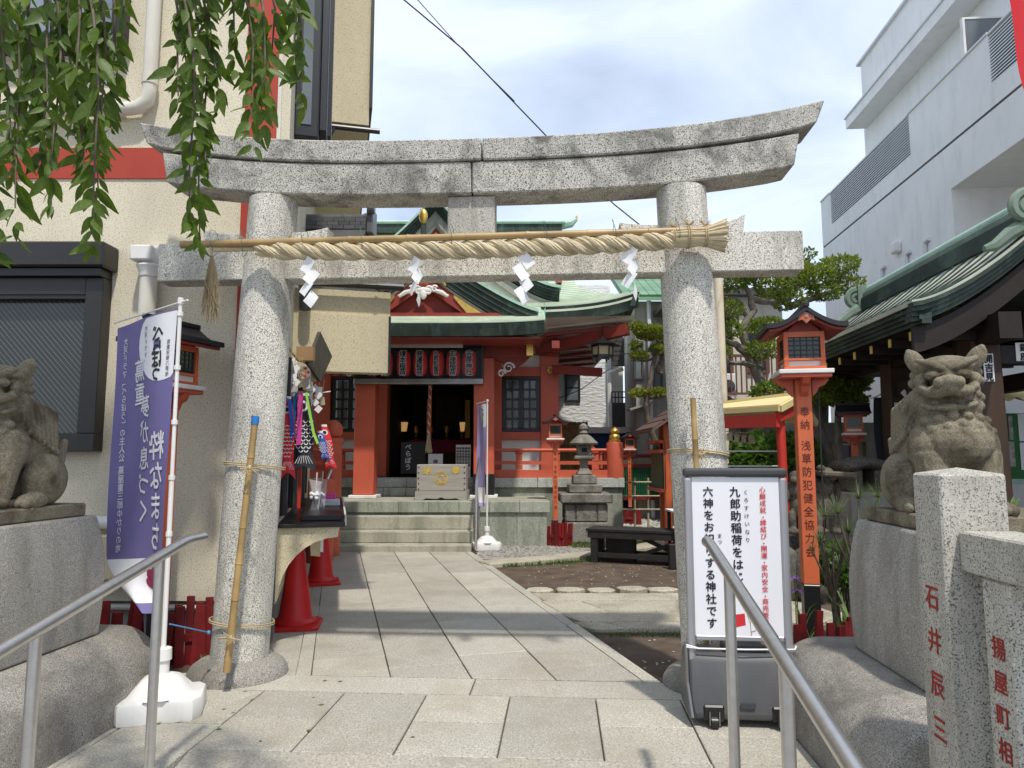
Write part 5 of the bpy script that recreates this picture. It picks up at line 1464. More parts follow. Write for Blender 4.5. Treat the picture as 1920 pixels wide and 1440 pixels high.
# a plain seated white fox with a red bib
def onsheet(pts, off): return [sgpt(*p) - (SGN.to_3x3() @ Vector((0,1,0)))*off for p in pts]
def flat(pts, off, mat, name):
    return MB().add(onsheet(pts, off), [tuple(range(len(pts)))]).build(name, M[mat], sheet, fix=False)
fox = [(1372,1130),(1368,1118),(1374,1104),(1384,1112),(1392,1110),(1397,1118),(1396,1134),(1400,1152),(1406,1170),(1408,1192),(1372,1193),(1376,1172),(1378,1152)]
big = [((x-1388)*1.08+1388, (y-1155)*1.04+1155) for (x, y) in fox]
tail = [(1404,1186),(1416,1182),(1424,1166),(1422,1148),(1414,1134),(1412,1150),(1408,1166)]
bigt = [((x-1413)*1.14+1413, (y-1160)*1.06+1160) for (x, y) in tail]
flat(bigt, 0.0008, 'tan', 'tail_outline'); flat(tail, 0.0016, 'signwhite', 'tail'); flat(big, 0.0024, 'tan', 'fox_outline'); flat(fox, 0.0032, 'signwhite', 'fox')
flat([(1378,1152),(1396,1150),(1398,1172),(1380,1176)], 0.004, 'inkred', 'bib'); flat([(1388,1112),(1394,1113),(1396,1122),(1391,1121)], 0.004, 'inkred', 'ear')
m = MB()
for s in range(2):
    m.tube([SGN @ Vector(q) for q in ((fx0-0.01,-0.12,0.375+0.01*s),(fx0+0.05,-0.125,0.37),(0.0,-0.135,0.372),(fx1,-0.125,0.375),(fx1+0.02,-0.08,0.38))], 0.0045, 6)
m.build('white_cord', M['paper'], sg, smooth=True)
mb = MB(); mb.tube([SGN @ Vector(q) for q in ((fx0-0.006,-0.1,0.39),(fx0-0.004,-0.12,0.2),(fx0+0.01,-0.17,0.05))], 0.012, 8); mb.build('tank_strap', M['chrome'], sg)

# ------------------------------------------------------------------ inscribed stone fence at the right
def stone_post(label, gx, gy_, w, d, h, text, tp, ts, peak=0.03):
    p = GATE @ Vector((gx, gy_, 0))
    r = thing('stone_post', label, 'stone post', (p.x, p.y, RZ))
    m = MB(GATE); x0, x1, y0, y1 = gx-w/2, gx+w/2, gy_-d/2, gy_+d/2
    m.add([(x0,y0,RZ),(x1,y0,RZ),(x1,y1,RZ),(x0,y1,RZ),(x0,y0,h),(x1,y0,h),(x1,y1,h),(x0,y1,h),(gx,gy_,h+peak)],
        [(3,2,1,0),(0,1,5,4),(1,2,6,5),(2,3,7,6),(3,0,4,7),(4,5,8),(5,6,8),(6,7,8),(7,4,8)])
    m.build('shaft', M['post'], r, bevel=0.006)
    mb = MB(); G3 = GATE.to_3x3()
    letter(mb, text, GATE @ Vector((x0, gy_, tp)), G3 @ Vector((0,-1,0)), (0,0,-1), ts, ts*(1.62 if ts > 0.08 else 1.4), 0.02, nrm=G3 @ Vector((-1,0,0)), off=0.0015)
    mb.build('inscription', M['inkdarkred'], r, fix=False)
    return r
pc = GATE.inverted() @ W(1761, 900, 2.22)
stone_post('tall white granite post with red inscription in front of the lion pedestal', pc.x+0.10, pc.y+0.085, 0.20, 0.17, 1.272, '石井辰三', 0.925, 0.082, 0.02)
pc2 = GATE.inverted() @ W(1880, 1200, 2.0)
stone_post('shorter granite fence post with red inscription under the stone rail', pc.x+0.135, pc.y-0.145, 0.15, 0.13, 0.975, '揚屋町相亀', 0.82, 0.066, 0.0)
rl = MB(GATE).bb(pc.x+0.045, pc.x+0.215, pc.y-1.6, pc.y-0.002, 0.98, 1.10).build('stone_rail', M['post'], bevel=0.006)
tag(rl, 'thick granite rail running from the tall inscribed post toward the street', 'rail')

# red banner corner overhead
bp = MB()
def rb(u, v):
    a = W(1878, -60, 2.9); 
    return (a.x + 0.55*u + 0.10*v + 0.012*sin(6*v+3*u), 2.9 + 0.03*sin(9*u+2*v), 3.45 - 0.62*v*(1-0.45*0) - 0.0*u + 0.02*sin(4*u))
rbn = thing('red_banner', 'red cloth banner hanging into the upper corner of the view', 'banner', (2.5, 2.9, -0.38))
bp.grid(rb, 10, 12); bp.build('cloth', M['flagred'], rbn, smooth=True, fix=False)
MB().tube([(2.58,2.95,-0.4),(2.58,2.95,3.6)], 0.014, 8).build('pole', M['whiteplastic'], rbn, smooth=True)
MB().tube([(W(1878,-60,2.9).x-0.02,2.92,3.46),(2.62,2.92,3.46)], 0.007, 8).build('arm', M['whiteplastic'], rbn, smooth=True)

# ------------------------------------------------------------------ shrine hall
XC = -1.50
hall = thing('shrine_hall', 'vermilion shrine hall with green copper roofs at the end of the path', 'shrine hall', (XC, 14.5, 0))
V_, VD = M['vermilion'], M['vermilion_dark']
# stone base, capping stones, porch deck and steps
MB().bb(XC-3.52, XC+3.50, 13.03, 19.0, -0.05, 0.80).build('stone_base', M['deck_stone'], hall)
n = 9
for k in range(n):
    x0 = XC-3.56 + 7.10*k/n; x1 = XC-3.56 + 7.10*(k+1)/n
    MB().bb(x0+0.003, x1-0.003, 12.97, 13.5, 0.803, 0.972).build('cap_stone', M['cap_stone'], hall, bevel=0.006)
for k in range(6):
    MB().bb(XC+3.0, XC+3.56, 13.503+k*0.9, 14.397+k*0.9, 0.803, 0.972).build('cap_stone', M['cap_stone'], hall, bevel=0.006)
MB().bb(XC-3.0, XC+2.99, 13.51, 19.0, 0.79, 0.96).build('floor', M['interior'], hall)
MB().bb(XC-2.12, XC+2.04, 11.26, 13.02, -0.05, 0.485).build('porch_base', M['deck_stone'], hall)
for k in range(9):
    x0 = XC-2.16 + 4.25*k/9; x1 = XC-2.16 + 4.25*(k+1)/9
    MB().bb(x0+0.002, x1-0.002, 11.20, 11.6, 0.487, 0.655).build('deck_stone', M['deck_stone'], hall, bevel=0.006)
MB().bb(XC-2.15, XC+2.08, 11.602, 13.02, 0.487, 0.652).build('porch_floor', M['step'], hall)
for k in range(9):     # facing slabs of the porch base
    x0 = XC-2.12 + 4.16*k/9; x1 = XC-2.12 + 4.16*(k+1)/9
    MB().bb(x0+0.003, x1-0.003, 11.24, 11.258, -0.04, 0.484).build('facing_slab', M['deck_stone'], hall)
steps = [(10.30,-0.05,0.09),(10.60,0.09,0.255),(10.90,0.255,0.45)]
for k, (y, z0, z1) in enumerate(steps):
    MB().bb(-2.70+0.02*k, -0.585-0.005*k, y, 11.195, z0+0.002, z1).build('step', M['step'], hall, bevel=0.012, seg=2)
# inner step blocks under the door
for k in range(6):
    MB().bb(XC-1.2+0.4*k+0.003, XC-0.8+0.4*k-0.003, 12.80, 12.965, 0.66, 0.80).build('threshold_stone', M['cap_stone'], hall, bevel=0.005)
# porch pillars
for s in (-1, 1):
    x = XC + s*1.02
    pp = MB().bb(x-0.175, x+0.175, 12.13, 12.48, 0.71, 3.05).build('porch_pillar', V_, hall, bevel=0.012)
    if s > 0: MB().bb(x-0.18, x+0.18, 12.125, 12.485, 0.712, 1.06).build('pillar_wrap', M['black'], pp)
    MB().bb(x-0.235, x+0.235, 12.07, 12.54, 0.654, 0.708).build('pillar_pad', M['whitepaint'], hall, bevel=0.008)
# front wall: pillars, sill beams, plaster panels
FYH = 14.0
px_in = [XC-2.24, XC-1.12, XC+1.12, XC+2.24]
for x in px_in:
    w = 0.18
    MB().bb(x-w, x+w, FYH-0.13, FYH+0.2, 0.975, 3.75).build('wall_pillar', V_, hall, bevel=0.01)
for (a, b) in ((px_in[0]+0.18, px_in[1]-0.18), (px_in[2]+0.18, px_in[3]-0.18)):
    MB().bb(a, b, FYH-0.06, FYH+0.12, 0.975, 1.07).build('sill_beam', V_, hall)
    MB().bb(a, b, FYH-0.08, FYH+0.12, 1.70, 1.84).build('rail_beam', V_, hall)
    MB().bb(a, b, FYH, FYH+0.1, 1.072, 1.698).build('plaster_panel', M['plaster'], hall)
    MB().bb(a, b, FYH-0.08, FYH+0.12, 2.94, 3.12).build('head_beam', V_, hall)
    MB().bb(a, b, FYH, FYH+0.1, 3.122, 3.75).build('plaster_panel', M['plaster'], hall)
    f = MB(); fy = FYH-0.05
    f.bb(a, b, fy, fy+0.12, 1.842, 1.91); f.bb(a, b, fy, fy+0.12, 2.87, 2.938); f.bb(a, a+0.09, fy, fy+0.12, 1.91, 2.87); f.bb(b-0.09, b, fy, fy+0.12, 1.91, 2.87)
    mid = (a+b)/2; f.bb(mid-0.05, mid+0.05, fy-0.01, fy+0.12, 1.91, 2.87)
    win = f.build('lattice_window', M['black'], hall, bevel=0.005)
    for (l, r_) in ((a+0.09, mid-0.05), (mid+0.05, b-0.09)):
        for i in range(2):
            for j in range(5):
                cw = (r_-l)/2; ch = 0.96/5
                MB().bb(l+cw*i+0.018, l+cw*(i+1)-0.018, fy+0.05, fy+0.062, 1.91+ch*j+0.02, 1.91+ch*(j+1)-0.02).build('pane', M['glassgrey'], win)
        m = MB(); m.bb((l+r_)/2-0.018, (l+r_)/2+0.018, fy+0.02, fy+0.049, 1.91, 2.87)
        for j in range(1, 5): m.bb(l, r_, fy+0.022, fy+0.0485, 1.91+0.192*j-0.02, 1.91+0.192*j+0.02)
        m.build('glazing_bars', M['black'], win)
MB().bb(XC-2.7, XC+2.42, FYH-0.16, FYH+0.2, 3.14, 3.40).build('tie_beam', V_, hall) if False else None
mb = MB()
bc = Vector((px_in[3]+0.02, FYH-0.17, 3.05))
for k in range(6):
    a = 2*pi*k/6
    mb.sph(bc + Vector((cos(a)*0.05, 0, sin(a)*0.05)), (0.035,0.02,0.035), 8, 6)
mb.sph(bc, (0.03,0.03,0.03), 8, 6)
mb.build('gold_flower_boss', M['gold'], hall, smooth=True)
# dark interior with two dim lamps
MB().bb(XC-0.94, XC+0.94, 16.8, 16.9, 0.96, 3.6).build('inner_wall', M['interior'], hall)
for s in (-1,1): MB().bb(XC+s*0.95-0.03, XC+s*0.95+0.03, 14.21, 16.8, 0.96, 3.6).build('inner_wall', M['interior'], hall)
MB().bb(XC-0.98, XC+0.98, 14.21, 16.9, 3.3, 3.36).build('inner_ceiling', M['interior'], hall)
for (px, w) in ((757, 0.09), (867, 0.06)):
    c = W(px, 796, 15.6)
    l = thing('hall_lamp', 'dim warm lamp glowing %s inside the dark hall doorway' % ('left of the bell rope' if px < 800 else 'right of the bell rope'), 'lamp', (c.x, c.y, c.z-0.15), 'lamps inside the hall')
    m = MB(); m.lathe((c.x,c.y,c.z-0.15), [(w*0.7,0.0),(w*1.05,0.2)], 6); m.build('shade', M['lamp'], l)
    m = MB(); m.lathe((c.x,c.y,c.z-0.15), [(w*1.2,0.2),(w*0.4,0.3)], 6); m.tube([(c.x,c.y,c.z+0.14),(c.x,c.y,3.3)], 0.006, 5); m.build('cap', M['black'], l)
al = thing('altar', 'dim altar with gold fittings deep inside the hall', 'altar', (XC, 16.3, 0.96))
MB().bb(XC-0.85, XC+0.85, 16.1, 16.6, 0.965, 1.75).build('table', M['darkwood'], al)
MB().bb(XC-0.8, XC+0.8, 16.06, 16.095, 1.45, 1.74).build('brocade', M['plum'], al)
for k in range(5):
    x = XC-0.7+0.35*k
    m = MB(); m.lathe((x,16.3,1.752), [(0.05,0.0),(0.02,0.04),(0.018,0.12),(0.06,0.16),(0.05,0.3),(0.01,0.34)], 10); m.build('gilt_vessel', M['gold'], al, smooth=True)
for s in (-1,1): MB().bb(XC+s*0.45-0.06, XC+s*0.45+0.06, 16.7, 16.75, 1.8, 2.7).build('gilt_panel', M['goldpaint'], al)
MB().bb(XC-0.3, XC+0.3, 16.65, 16.7, 2.0, 2.8).build('shrine_door', M['darkwood'], al)
# porch beams, brackets, lantern case
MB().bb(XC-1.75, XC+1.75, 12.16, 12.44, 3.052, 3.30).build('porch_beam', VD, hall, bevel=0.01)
for s in (-1,1):
    pl = [(1.2,3.05),(1.34,2.98),(1.42,2.84),(1.50,2.76),(1.58,2.90),(1.72,3.0),(1.86,3.14),(1.86,3.29),(1.2,3.29)]
    MB().prism([(XC+s*x, z) for (x, z) in pl], 12.2, 12.40, 'y').build('beam_bracket', VD, hall)
    m = MB()
    for (cx, cz, r0, turns) in ((1.44,2.88,0.10,1.4),(1.32,2.78,0.07,1.2)):
        pts = []
        for k in range(26):
            t = k/25; a = t*turns*2*pi; r = r0*(1-0.75*t)
            pts.append((XC+s*(cx + r*cos(a)), 12.17, cz + r*sin(a)))
        m.tube(pts, [0.022*(1-0.5*k/25) for k in range(26)], 6)
    m.build('cloud_carving', M['whitepaint'], hall, smooth=True)
    MB().bb(XC+s*1.80-0.055, XC+s*1.80+0.055, 11.85, 12.0, 3.05, 3.36).build('gold_plate', M['gold'], hall)
for x in (-0.62, -0.43, 0.0+0.58, 0.0+0.80):
    MB().bb(XC+x-0.035, XC+x+0.035, 11.83, 12.16, 3.302, 3.38).build('beam_end', M['whitepaint'], hall)
case = thing('lantern_case', 'glazed dark case holding a row of red paper lanterns above the porch', 'lantern case', (XC-0.1, 12.0, 2.6))
cx0, cx1 = W(664,700,11.95).x, W(906,700,11.95).x; cz0, cz1 = W(780,720,11.95).z, W(780,650,11.95).z
MB().bb(cx0, cx1, 11.92, 12.12, cz0, cz0+0.09).build('bottom_rail', M['chrome'], case, bevel=0.006)
MB().bb(cx0, cx1, 12.10, 12.125, cz0+0.09, cz1).build('back_board', M['interior'], case)
MB().bb(cx0, cx1, 11.92, 12.12, cz1, cz1+0.03).build('top_rail', M['blackmetal'], case)
for x in (cx0, cx1-0.03): MB().bb(x, x+0.03, 11.92, 12.12, cz0+0.09, cz1).build('case_post', M['blackmetal'], case)
names = ['吉原弁財天','明石稲荷','榎本稲荷','開運稲荷','九郎助稲荷','玄徳稲荷','吉原神社']
lpx = [700,723,757,788,819,850,880]
for k, (nm, px) in enumerate(zip(names, lpx)):
    c = W(px, 690, 12.02)
    desc = ['first','second','third','fourth','fifth','sixth','seventh'][k]
    L_ = thing('paper_lantern', 'red paper lantern with black lettering, %s from the cream canopy' % desc, 'paper lantern', (c.x, 12.02, cz0+0.1), 'red paper lanterns in the glazed case')
    zc = (cz0+0.1 + cz1-0.03)/2; hh = 0.215
    m = MB(); m.lathe((c.x,12.02,zc), [(0.07,-hh),(0.105,-hh*0.85),(0.118,-hh*0.4),(0.12,0),(0.118,hh*0.4),(0.105,hh*0.85),(0.07,hh)], 18)
    m.build('paper_body', M['redpaper'], L_, smooth=True, angle=60)
    m = MB(); m.lathe((c.x,12.02,zc), [(0.072,hh),(0.072,hh+0.02)], 14); m.lathe((c.x,12.02,zc), [(0.072,-hh-0.02),(0.072,-hh)], 14); m.build('rim', M['black'], L_)
    s_ = 2*hh/len(nm)*0.95; top = Vector((c.x, 11.893, zc+hh*0.98))
    m = MB(); letter(m, nm, top, (1,0,0), (0,0,-1), s_*1.12, s_*1.02, 0.095, nrm=(0,-1,0), off=0.0, sx=1.0); m.build('lettering_edge', M['paper'], L_, fix=False)
    m = MB(); letter(m, nm, top, (1,0,0), (0,0,-1), s_*1.12, s_*1.02, 0.03, nrm=(0,-1,0), off=0.003, sx=1.0); m.build('lettering', M['inkblack'], L_, fix=False)
t = NT('case_glass'); t.b.inputs['Alpha'].default_value = 0.08; M['caseglass'] = t.col((0.05,0.05,0.055,1)).set(0.06, spec=0.6)
MB().bb(cx0+0.031, cx1-0.031, 11.855, 11.862, cz0+0.02, cz1+0.02).build('glass', M['caseglass'], case)
plq = thing('donor_plaque', 'narrow brushed metal plaque above the row of red lanterns', 'plaque', W(800, 652, 11.84))
a, b = W(722,652,11.84), W(868,641,11.84)
MB().bb(a.x, b.x, 11.83, 11.845, a.z, b.z+0.03).build('plate', M['steel'], plq)
mb = MB(); letter(mb, '浅草防犯健全協力会', ((a.x*0.72+b.x*0.28), 11.829, b.z+0.008), (1,0,0), (0,0,-1), 0.055, None, 0.01, nrm=(0,-1,0), vertical=False)
letter(mb, '2010年(平成22年)12月吉日', ((a.x*0.27+b.x*0.73), 11.829, b.z+0.008), (1,0,0), (0,0,-1), 0.05, None, 0.01, nrm=(0,-1,0), vertical=False)
mb.build('lettering', M['paper'], plq, fix=False)
# bell rope
br = thing('bell_rope', 'red and white bell rope with straw tassel in the hall doorway', 'rope', W(805, 850, 12.9))
ra, rb_ = W(807, 715, 12.9), W(804, 815, 12.9)
for s in range(3):
    pts = []
    for k in range(50):
        t_ = k/49; c = ra.lerp(rb_, t_); a = 2*pi*(6*t_ + s/3); pts.append(c + Vector((cos(a)*0.018, sin(a)*0.018, 0)))
    MB().tube(pts, 0.02 if s else 0.012, 6).build('strand', M['vermilion'] if s else M['whitepaint'], br, smooth=True)
mb = MB(); c = rb_
for i in range(70):
    a = R(0,2*pi); d = R(0.2,1); mb.tube([c + Vector((cos(a)*0.02,sin(a)*0.02,0.0)), c + Vector((cos(a)*0.035*d,sin(a)*0.035*d,-0.1)), c + Vector((cos(a)*0.065*d,sin(a)*0.065*d,-0.32*R(0.9,1.05)))], 0.005, 3)
mb.build('tassel', M['fringe'], br)
# offering box
ob = thing('offering_box', 'weathered wooden offering box with gold lettering on the porch', 'offering box', (W(826,930,11.75).x, 11.75, 0.655))
x0, x1 = W(781,900,11.6).x, W(874,900,11.6).x; y0 = 11.62
zt = W(826,871,y0).z
MB().bb(x0, x1, y0, y0+0.5, 0.80, zt).build('chest', M['greywood'], ob, bevel=0.008)
pl = [(x0-0.02,0.657),(x0+0.1,0.657),(x0+0.16,0.685),(x0+0.26,0.675),((x0+x1)/2-0.06,0.675),((x0+x1)/2,0.70),((x0+x1)/2+0.06,0.675),(x1-0.26,0.675),(x1-0.16,0.685),(x1-0.1,0.657),(x1+0.02,0.657),(x1+0.02,0.798),(x0-0.02,0.798)]
MB().prism(pl, y0-0.025, y0+0.52, 'y').build('plinth_board', M['greywood'], ob)
for x in (x0+0.03, x1-0.03):
    for k in range(5):
        m = MB(); m.sph((x, y0-0.002, 0.83+0.088*k), (0.012,0.008,0.012), 8, 5); m.build('stud', M['black'], ob)
mb = MB(); cz = (zt+0.80)/2-0.01; cxx = (x0+x1)/2 - 0.01
for (r0, r1) in ((0.105,0.115),(0.088,0.097),(0.07,0.078)):
    m_ = [Vector((cxx+cos(2*pi*i/32)*r, y0-0.004, cz+sin(2*pi*i/32)*r)) for r in (r0, r1) for i in range(32)]
    mb.add(m_, [(i, (i+1) % 32, 32+(i+1) % 32, 32+i) for i in range(32)])
for s in (-1,1):
    mb.tube([(cxx+s*0.005,y0-0.004,cz+0.05),(cxx+s*0.035,y0-0.004,cz+0.03),(cxx+s*0.045,y0-0.004,cz-0.02),(cxx+s*0.02,y0-0.004,cz-0.05)], 0.007, 5)
mb.bb(cxx-0.05,cxx+0.05,y0-0.006,y0-0.002,cz-0.075,cz-0.055)
mb.build('crest', M['goldpaint'], ob, fix=False)
mb = MB(); letter(mb, '奉', (x1-0.17,y0-0.003,zt-0.025), (1,0,0), (0,0,-1), 0.14, None, 0.03, nrm=(0,-1,0)); letter(mb, '納', (x0+0.17,y0-0.003,zt-0.025), (1,0,0), (0,0,-1), 0.14, None, 0.03, nrm=(0,-1,0))
mb.build('lettering', M['goldpaint'], ob, fix=False)
# posters inside the doorway
def poster(name, label, pa, pb, y, mat, lines=None, tmat='inkwhite', ts=0.05):
    a, b = W(pa[0],pa[1],y), W(pb[0],pb[1],y)
    r = thing(name, label, 'poster', ((a.x+b.x)/2, y, b.z))
    MB().bb(a.x, b.x, y, y+0.02, b.z, a.z).build('sheet', M[mat], r)
    MB().tube([((a.x+b.x)/2,y+0.03,b.z),((a.x+b.x)/2,y+0.25,0.97)], 0.01, 5).build('stand', M['black'], r)
    if lines:
        mb = MB()
        for (tx, fx, fz, sz) in lines: letter(mb, tx, (a.x+(b.x-a.x)*fx, y-0.002, a.z-(a.z-b.z)*fz), (1,0,0), (0,0,-1), sz, None, 0.02, nrm=(0,-1,0))
        mb.build('lettering', M[tmat], r, fix=False)
M['posterdark'] = plain('dark_print', (0.02,0.02,0.022,1), 0.5, var=0.3, vscale=6)
poster('drama_poster', 'dark poster with white brush lettering standing inside the doorway', (752,829), (797,888), 13.4, 'posterdark', [('べらぼう', 0.3, 0.05, 0.12)])
poster('notice_card', 'small white card with one large character behind the offering box', (803,851), (830,885), 13.3, 'paper', [('神', 0.5, 0.3, 0.09)], 'inkblack')
poster('notice_sheet', 'tall white sheet of small print beside the porch pillar', (855,834), (882,905), 13.3, 'paper', [('奉納金御芳名録', 0.12+0.19*k, 0.06, 0.05) for k in range(5)], 'inkblack')
# veranda railing
RYF = 13.12
xa, xb = XC+1.14, XC+3.36
def rail_run(p, q, posts):
    p = Vector(p); q = Vector(q)
    MB().tube([p+Vector((0,0,1.475)), q+Vector((0,0,1.475))], 0.032, 12).build('top_rail', V_, hall, smooth=True)
    MB().beam(p+Vector((0,0,1.245)), q+Vector((0,0,1.245)), 0.07, 0.065).build('middle_rail', V_, hall)
    MB().beam(p+Vector((0,0,1.045)), q+Vector((0,0,1.045)), 0.10, 0.14).build('bottom_rail', V_, hall)
    for t_ in posts:
        c = p.lerp(q, t_)
        m = MB(); m.box(c+Vector((0,0,1.165)), (0.13,0.09,0.09)); m.box(c+Vector((0,0,1.34)), (0.12,0.08,0.12)); m.lathe(c+Vector((0,0,1.40)), [(0.05,0),(0.075,0.03),(0.075,0.05)], 8)
        m.build('rail_post', V_, hall)
rail_run((xa,RYF,0), (xb,RYF,0), (0.22,0.53,0.85))
rail_run((xb,RYF+0.15,0), (xb,17.2,0), (0.2,0.5,0.8))
rail_run((XC-1.14,RYF,0), (XC-3.36,RYF,0), (0.22,0.53,0.85))
def giboshi(x, y, r0, z1, gold=True):
    p = MB(); p.lathe((x,y,0), [(r0,0.973),(r0,z1-0.03),(r0*0.93,z1)], 24); po = p.build('railing_post', V_, hall, smooth=True, angle=50)
    g = MB(); k = r0/0.165
    g.lathe((x,y,z1), [(0.12*k,0.0),(0.125*k,0.04),(0.095*k,0.05),(0.11*k,0.07),(0.105*k,0.13),(0.07*k,0.15),(0.085*k,0.165),(0.10*k,0.20),(0.085*k,0.235),(0.045*k,0.26),(0.01,0.285)], 20)
    g.build('finial', M['gold'] if gold else V_, po, smooth=True, angle=60)
giboshi(xb+0.03, RYF, 0.155, 1.62)
giboshi(xb+0.03, 17.3, 0.13, 1.60)
# red posts with ball tops at the foot of the steps, beside the office
def step_post(px, y, r, h, lab):
    x = W(px, 900, y).x
    q = thing('step_post', lab, 'post', (x, y, 0), 'red posts by the steps')
    m = MB(); m.lathe((x,y,0), [(r,-0.03),(r,h-0.16),(r*1.06,h-0.155),(r*1.06,h-0.10),(r*0.8,h-0.09)], 20); m.build('shaft', V_, q, smooth=True, angle=50)
    m = MB(); m.sph((x,y,h+0.02), r*1.05, 18, 12); m.build('ball', V_, q, smooth=True)
step_post(622, 9.9, 0.13, 1.70, 'red round post with a ball top beside the hall steps')
m = MB(); xx = W(605, 900, 9.4).x; m.lathe((xx,9.35,0), [(0.17,-0.03),(0.17,1.02),(0.16,1.05)], 20); q = m.build('step_post', V_, smooth=True, angle=50); tag(q, 'short flat topped red post in front of the ball topped one', 'post', 'red posts by the steps')
hr = thing('step_handrail', 'thin steel handrail beside the ball topped red post', 'handrail', W(625, 960, 9.7))
MB().tube([W(607,925,9.3), W(609,912,9.35), W(640,832,10.6), W(645,826,10.7)], 0.022, 10).build('rail', M['steel'], hr, smooth=True)
hr = thing('step_handrail', 'steel handrail leaning down the hall steps behind the lilac banner', 'handrail', (W(893,1025,10.35).x, 10.35, 0))
MB().tube([W(892,1030,10.3), W(894,905,10.35), W(899,860,10.9), W(905,835,11.6)], 0.022, 10).build('rail', M['steel'], hr, smooth=True)
MB().tube([W(898,985,11.0), W(898,862,11.0)], 0.02, 10).build('post', M['steel'], hr, smooth=True)

# ---- roofs
def eave_lift(u): return 0.30*abs(2*u-1)**5
# main roof, front slope
EY, EZ, RYR, RZR = 12.92, 4.10, 17.0, 6.85
HWE, HWR = 3.85, 2.85
def mainf(u, v):
    hw = HWE + (HWR-HWE)*min(1.0, v/0.42)
    x = XC + hw*(2*u-1)
    z = EZ + (RZR-EZ)*(0.42*v + 0.58*v*v) + eave_lift(u)*(1-v)**3
    return (x, EY + (RYR-EY)*v, z)
MB().slabgrid(mainf, 40, 20, (0,0,-0.10)).build('roof', M['copper'], hall, smooth=True, angle=30)
def courses(fn, nv, v0, v1, u0, u1, th, mat, parent, nu=24, step=1.0):
    """raised edges of the copper courses"""
    m = MB()
    for j in range(nv):
        v = v0 + (v1-v0)*j/nv
        A = [Vector(fn(u0+(u1-u0)*i/nu, v)) for i in range(nu+1)]; B_ = [Vector(fn(u0+(u1-u0)*i/nu, min(1, v+(v1-v0)/nv*0.93))) for i in range(nu+1)]
        up = Vector((0,0,th))
        P = [q+up for q in A] + [q+up*0.15 for q in B_] + [q-Vector((0,0,0.004)) for q in A]
        n_ = nu+1
        for i in range(nu):
            m.add([P[i],P[i+1],P[n_+i+1],P[n_+i]], [(0,1,2,3)]); m.add([P[2*n_+i],P[2*n_+i+1],P[i+1],P[i]], [(0,1,2,3)])
    return tag(m.build('copper_courses', mat, parent, fix=False), kind='stuff')
courses(mainf, 30, 0.0, 0.95, 0.0, 1.0, 0.022, M['copper'], hall)
for s in (-1,1):
    def sidef(u, v, s=s):
        # from the front corner back along the side eave, v up to the gable foot
        p0 = mainf(1.0 if s > 0 else 0.0, v*0.42)
        y = p0[1] + (18.2-p0[1]*1.0 + 0.0 - 0.0)*u if True else 0
        x = XC + s*(HWE + (HWR-HWE)*v)
        z = EZ + (RZR-EZ)*(0.42*(v*0.42) + 0.58*(v*0.42)**2) + 0.30*(1-v)**3*(1-u)**5
        return (x, p0[1] + (20.0-p0[1])*u, z)
    MB().slabgrid(sidef, 14, 6, (0,0,-0.10)).build('side_roof', M['copper'], hall, smooth=True, angle=30)
    # thick dark eave edge, front and side
    def fas(u, v, s=s):
        q = Vector(sidef(u, 0.0)); return (q.x + s*(0.015-0.09*v), q.y-0.01, q.z - 0.005 - 0.26*v)
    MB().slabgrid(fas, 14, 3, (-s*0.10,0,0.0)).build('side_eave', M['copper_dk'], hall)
def fas(u, v):
    q = Vector(mainf(u, 0.0)); return (q.x, q.y - 0.02 + 0.10*v, q.z - 0.005 - 0.26*v)
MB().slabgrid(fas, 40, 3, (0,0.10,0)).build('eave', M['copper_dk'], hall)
# gable ends under the main ridge
for s in (-1,1):
    MB().prism([(13.6+1.0,5.0),(19.4,5.0),(RYR,RZR+0.05)], XC+s*(HWR-0.35)-0.05, XC+s*(HWR-0.35)+0.05, 'x').build('gable_wall', VD, hall)
def backf(u, v): 
    q = mainf(u, v); return (q[0], 2*RYR-q[1], q[2])
MB().slabgrid(backf, 20, 12, (0,0,-0.10)).build('back_roof', M['copper'], hall, smooth=True, angle=30)
# main ridge
MB().bb(XC-2.72, XC+2.72, RYR-0.16, RYR+0.16, RZR-0.05, RZR+0.17).build('ridge', M['copper_dk'], hall)
MB().bb(XC-2.80, XC+2.80, RYR-0.22, RYR+0.22, RZR+0.172, RZR+0.25).build('ridge_cap', M['copper_lt'], hall, bevel=0.03)
for s in (-1,1):
    m = MB(); m.tube([(XC+s*2.7,RYR,RZR+0.20),(XC+s*2.95,RYR,RZR+0.24),(XC+s*3.08,RYR,RZR+0.34)], [0.13,0.11,0.05], 8); m.build('ridge_end', M['copper_lt'], hall, smooth=True)
    m = MB(); m.box((XC+s*3.09,RYR,RZR+0.36), (0.05,0.08,0.12)); m.build('ridge_tip', M['gold'], hall)
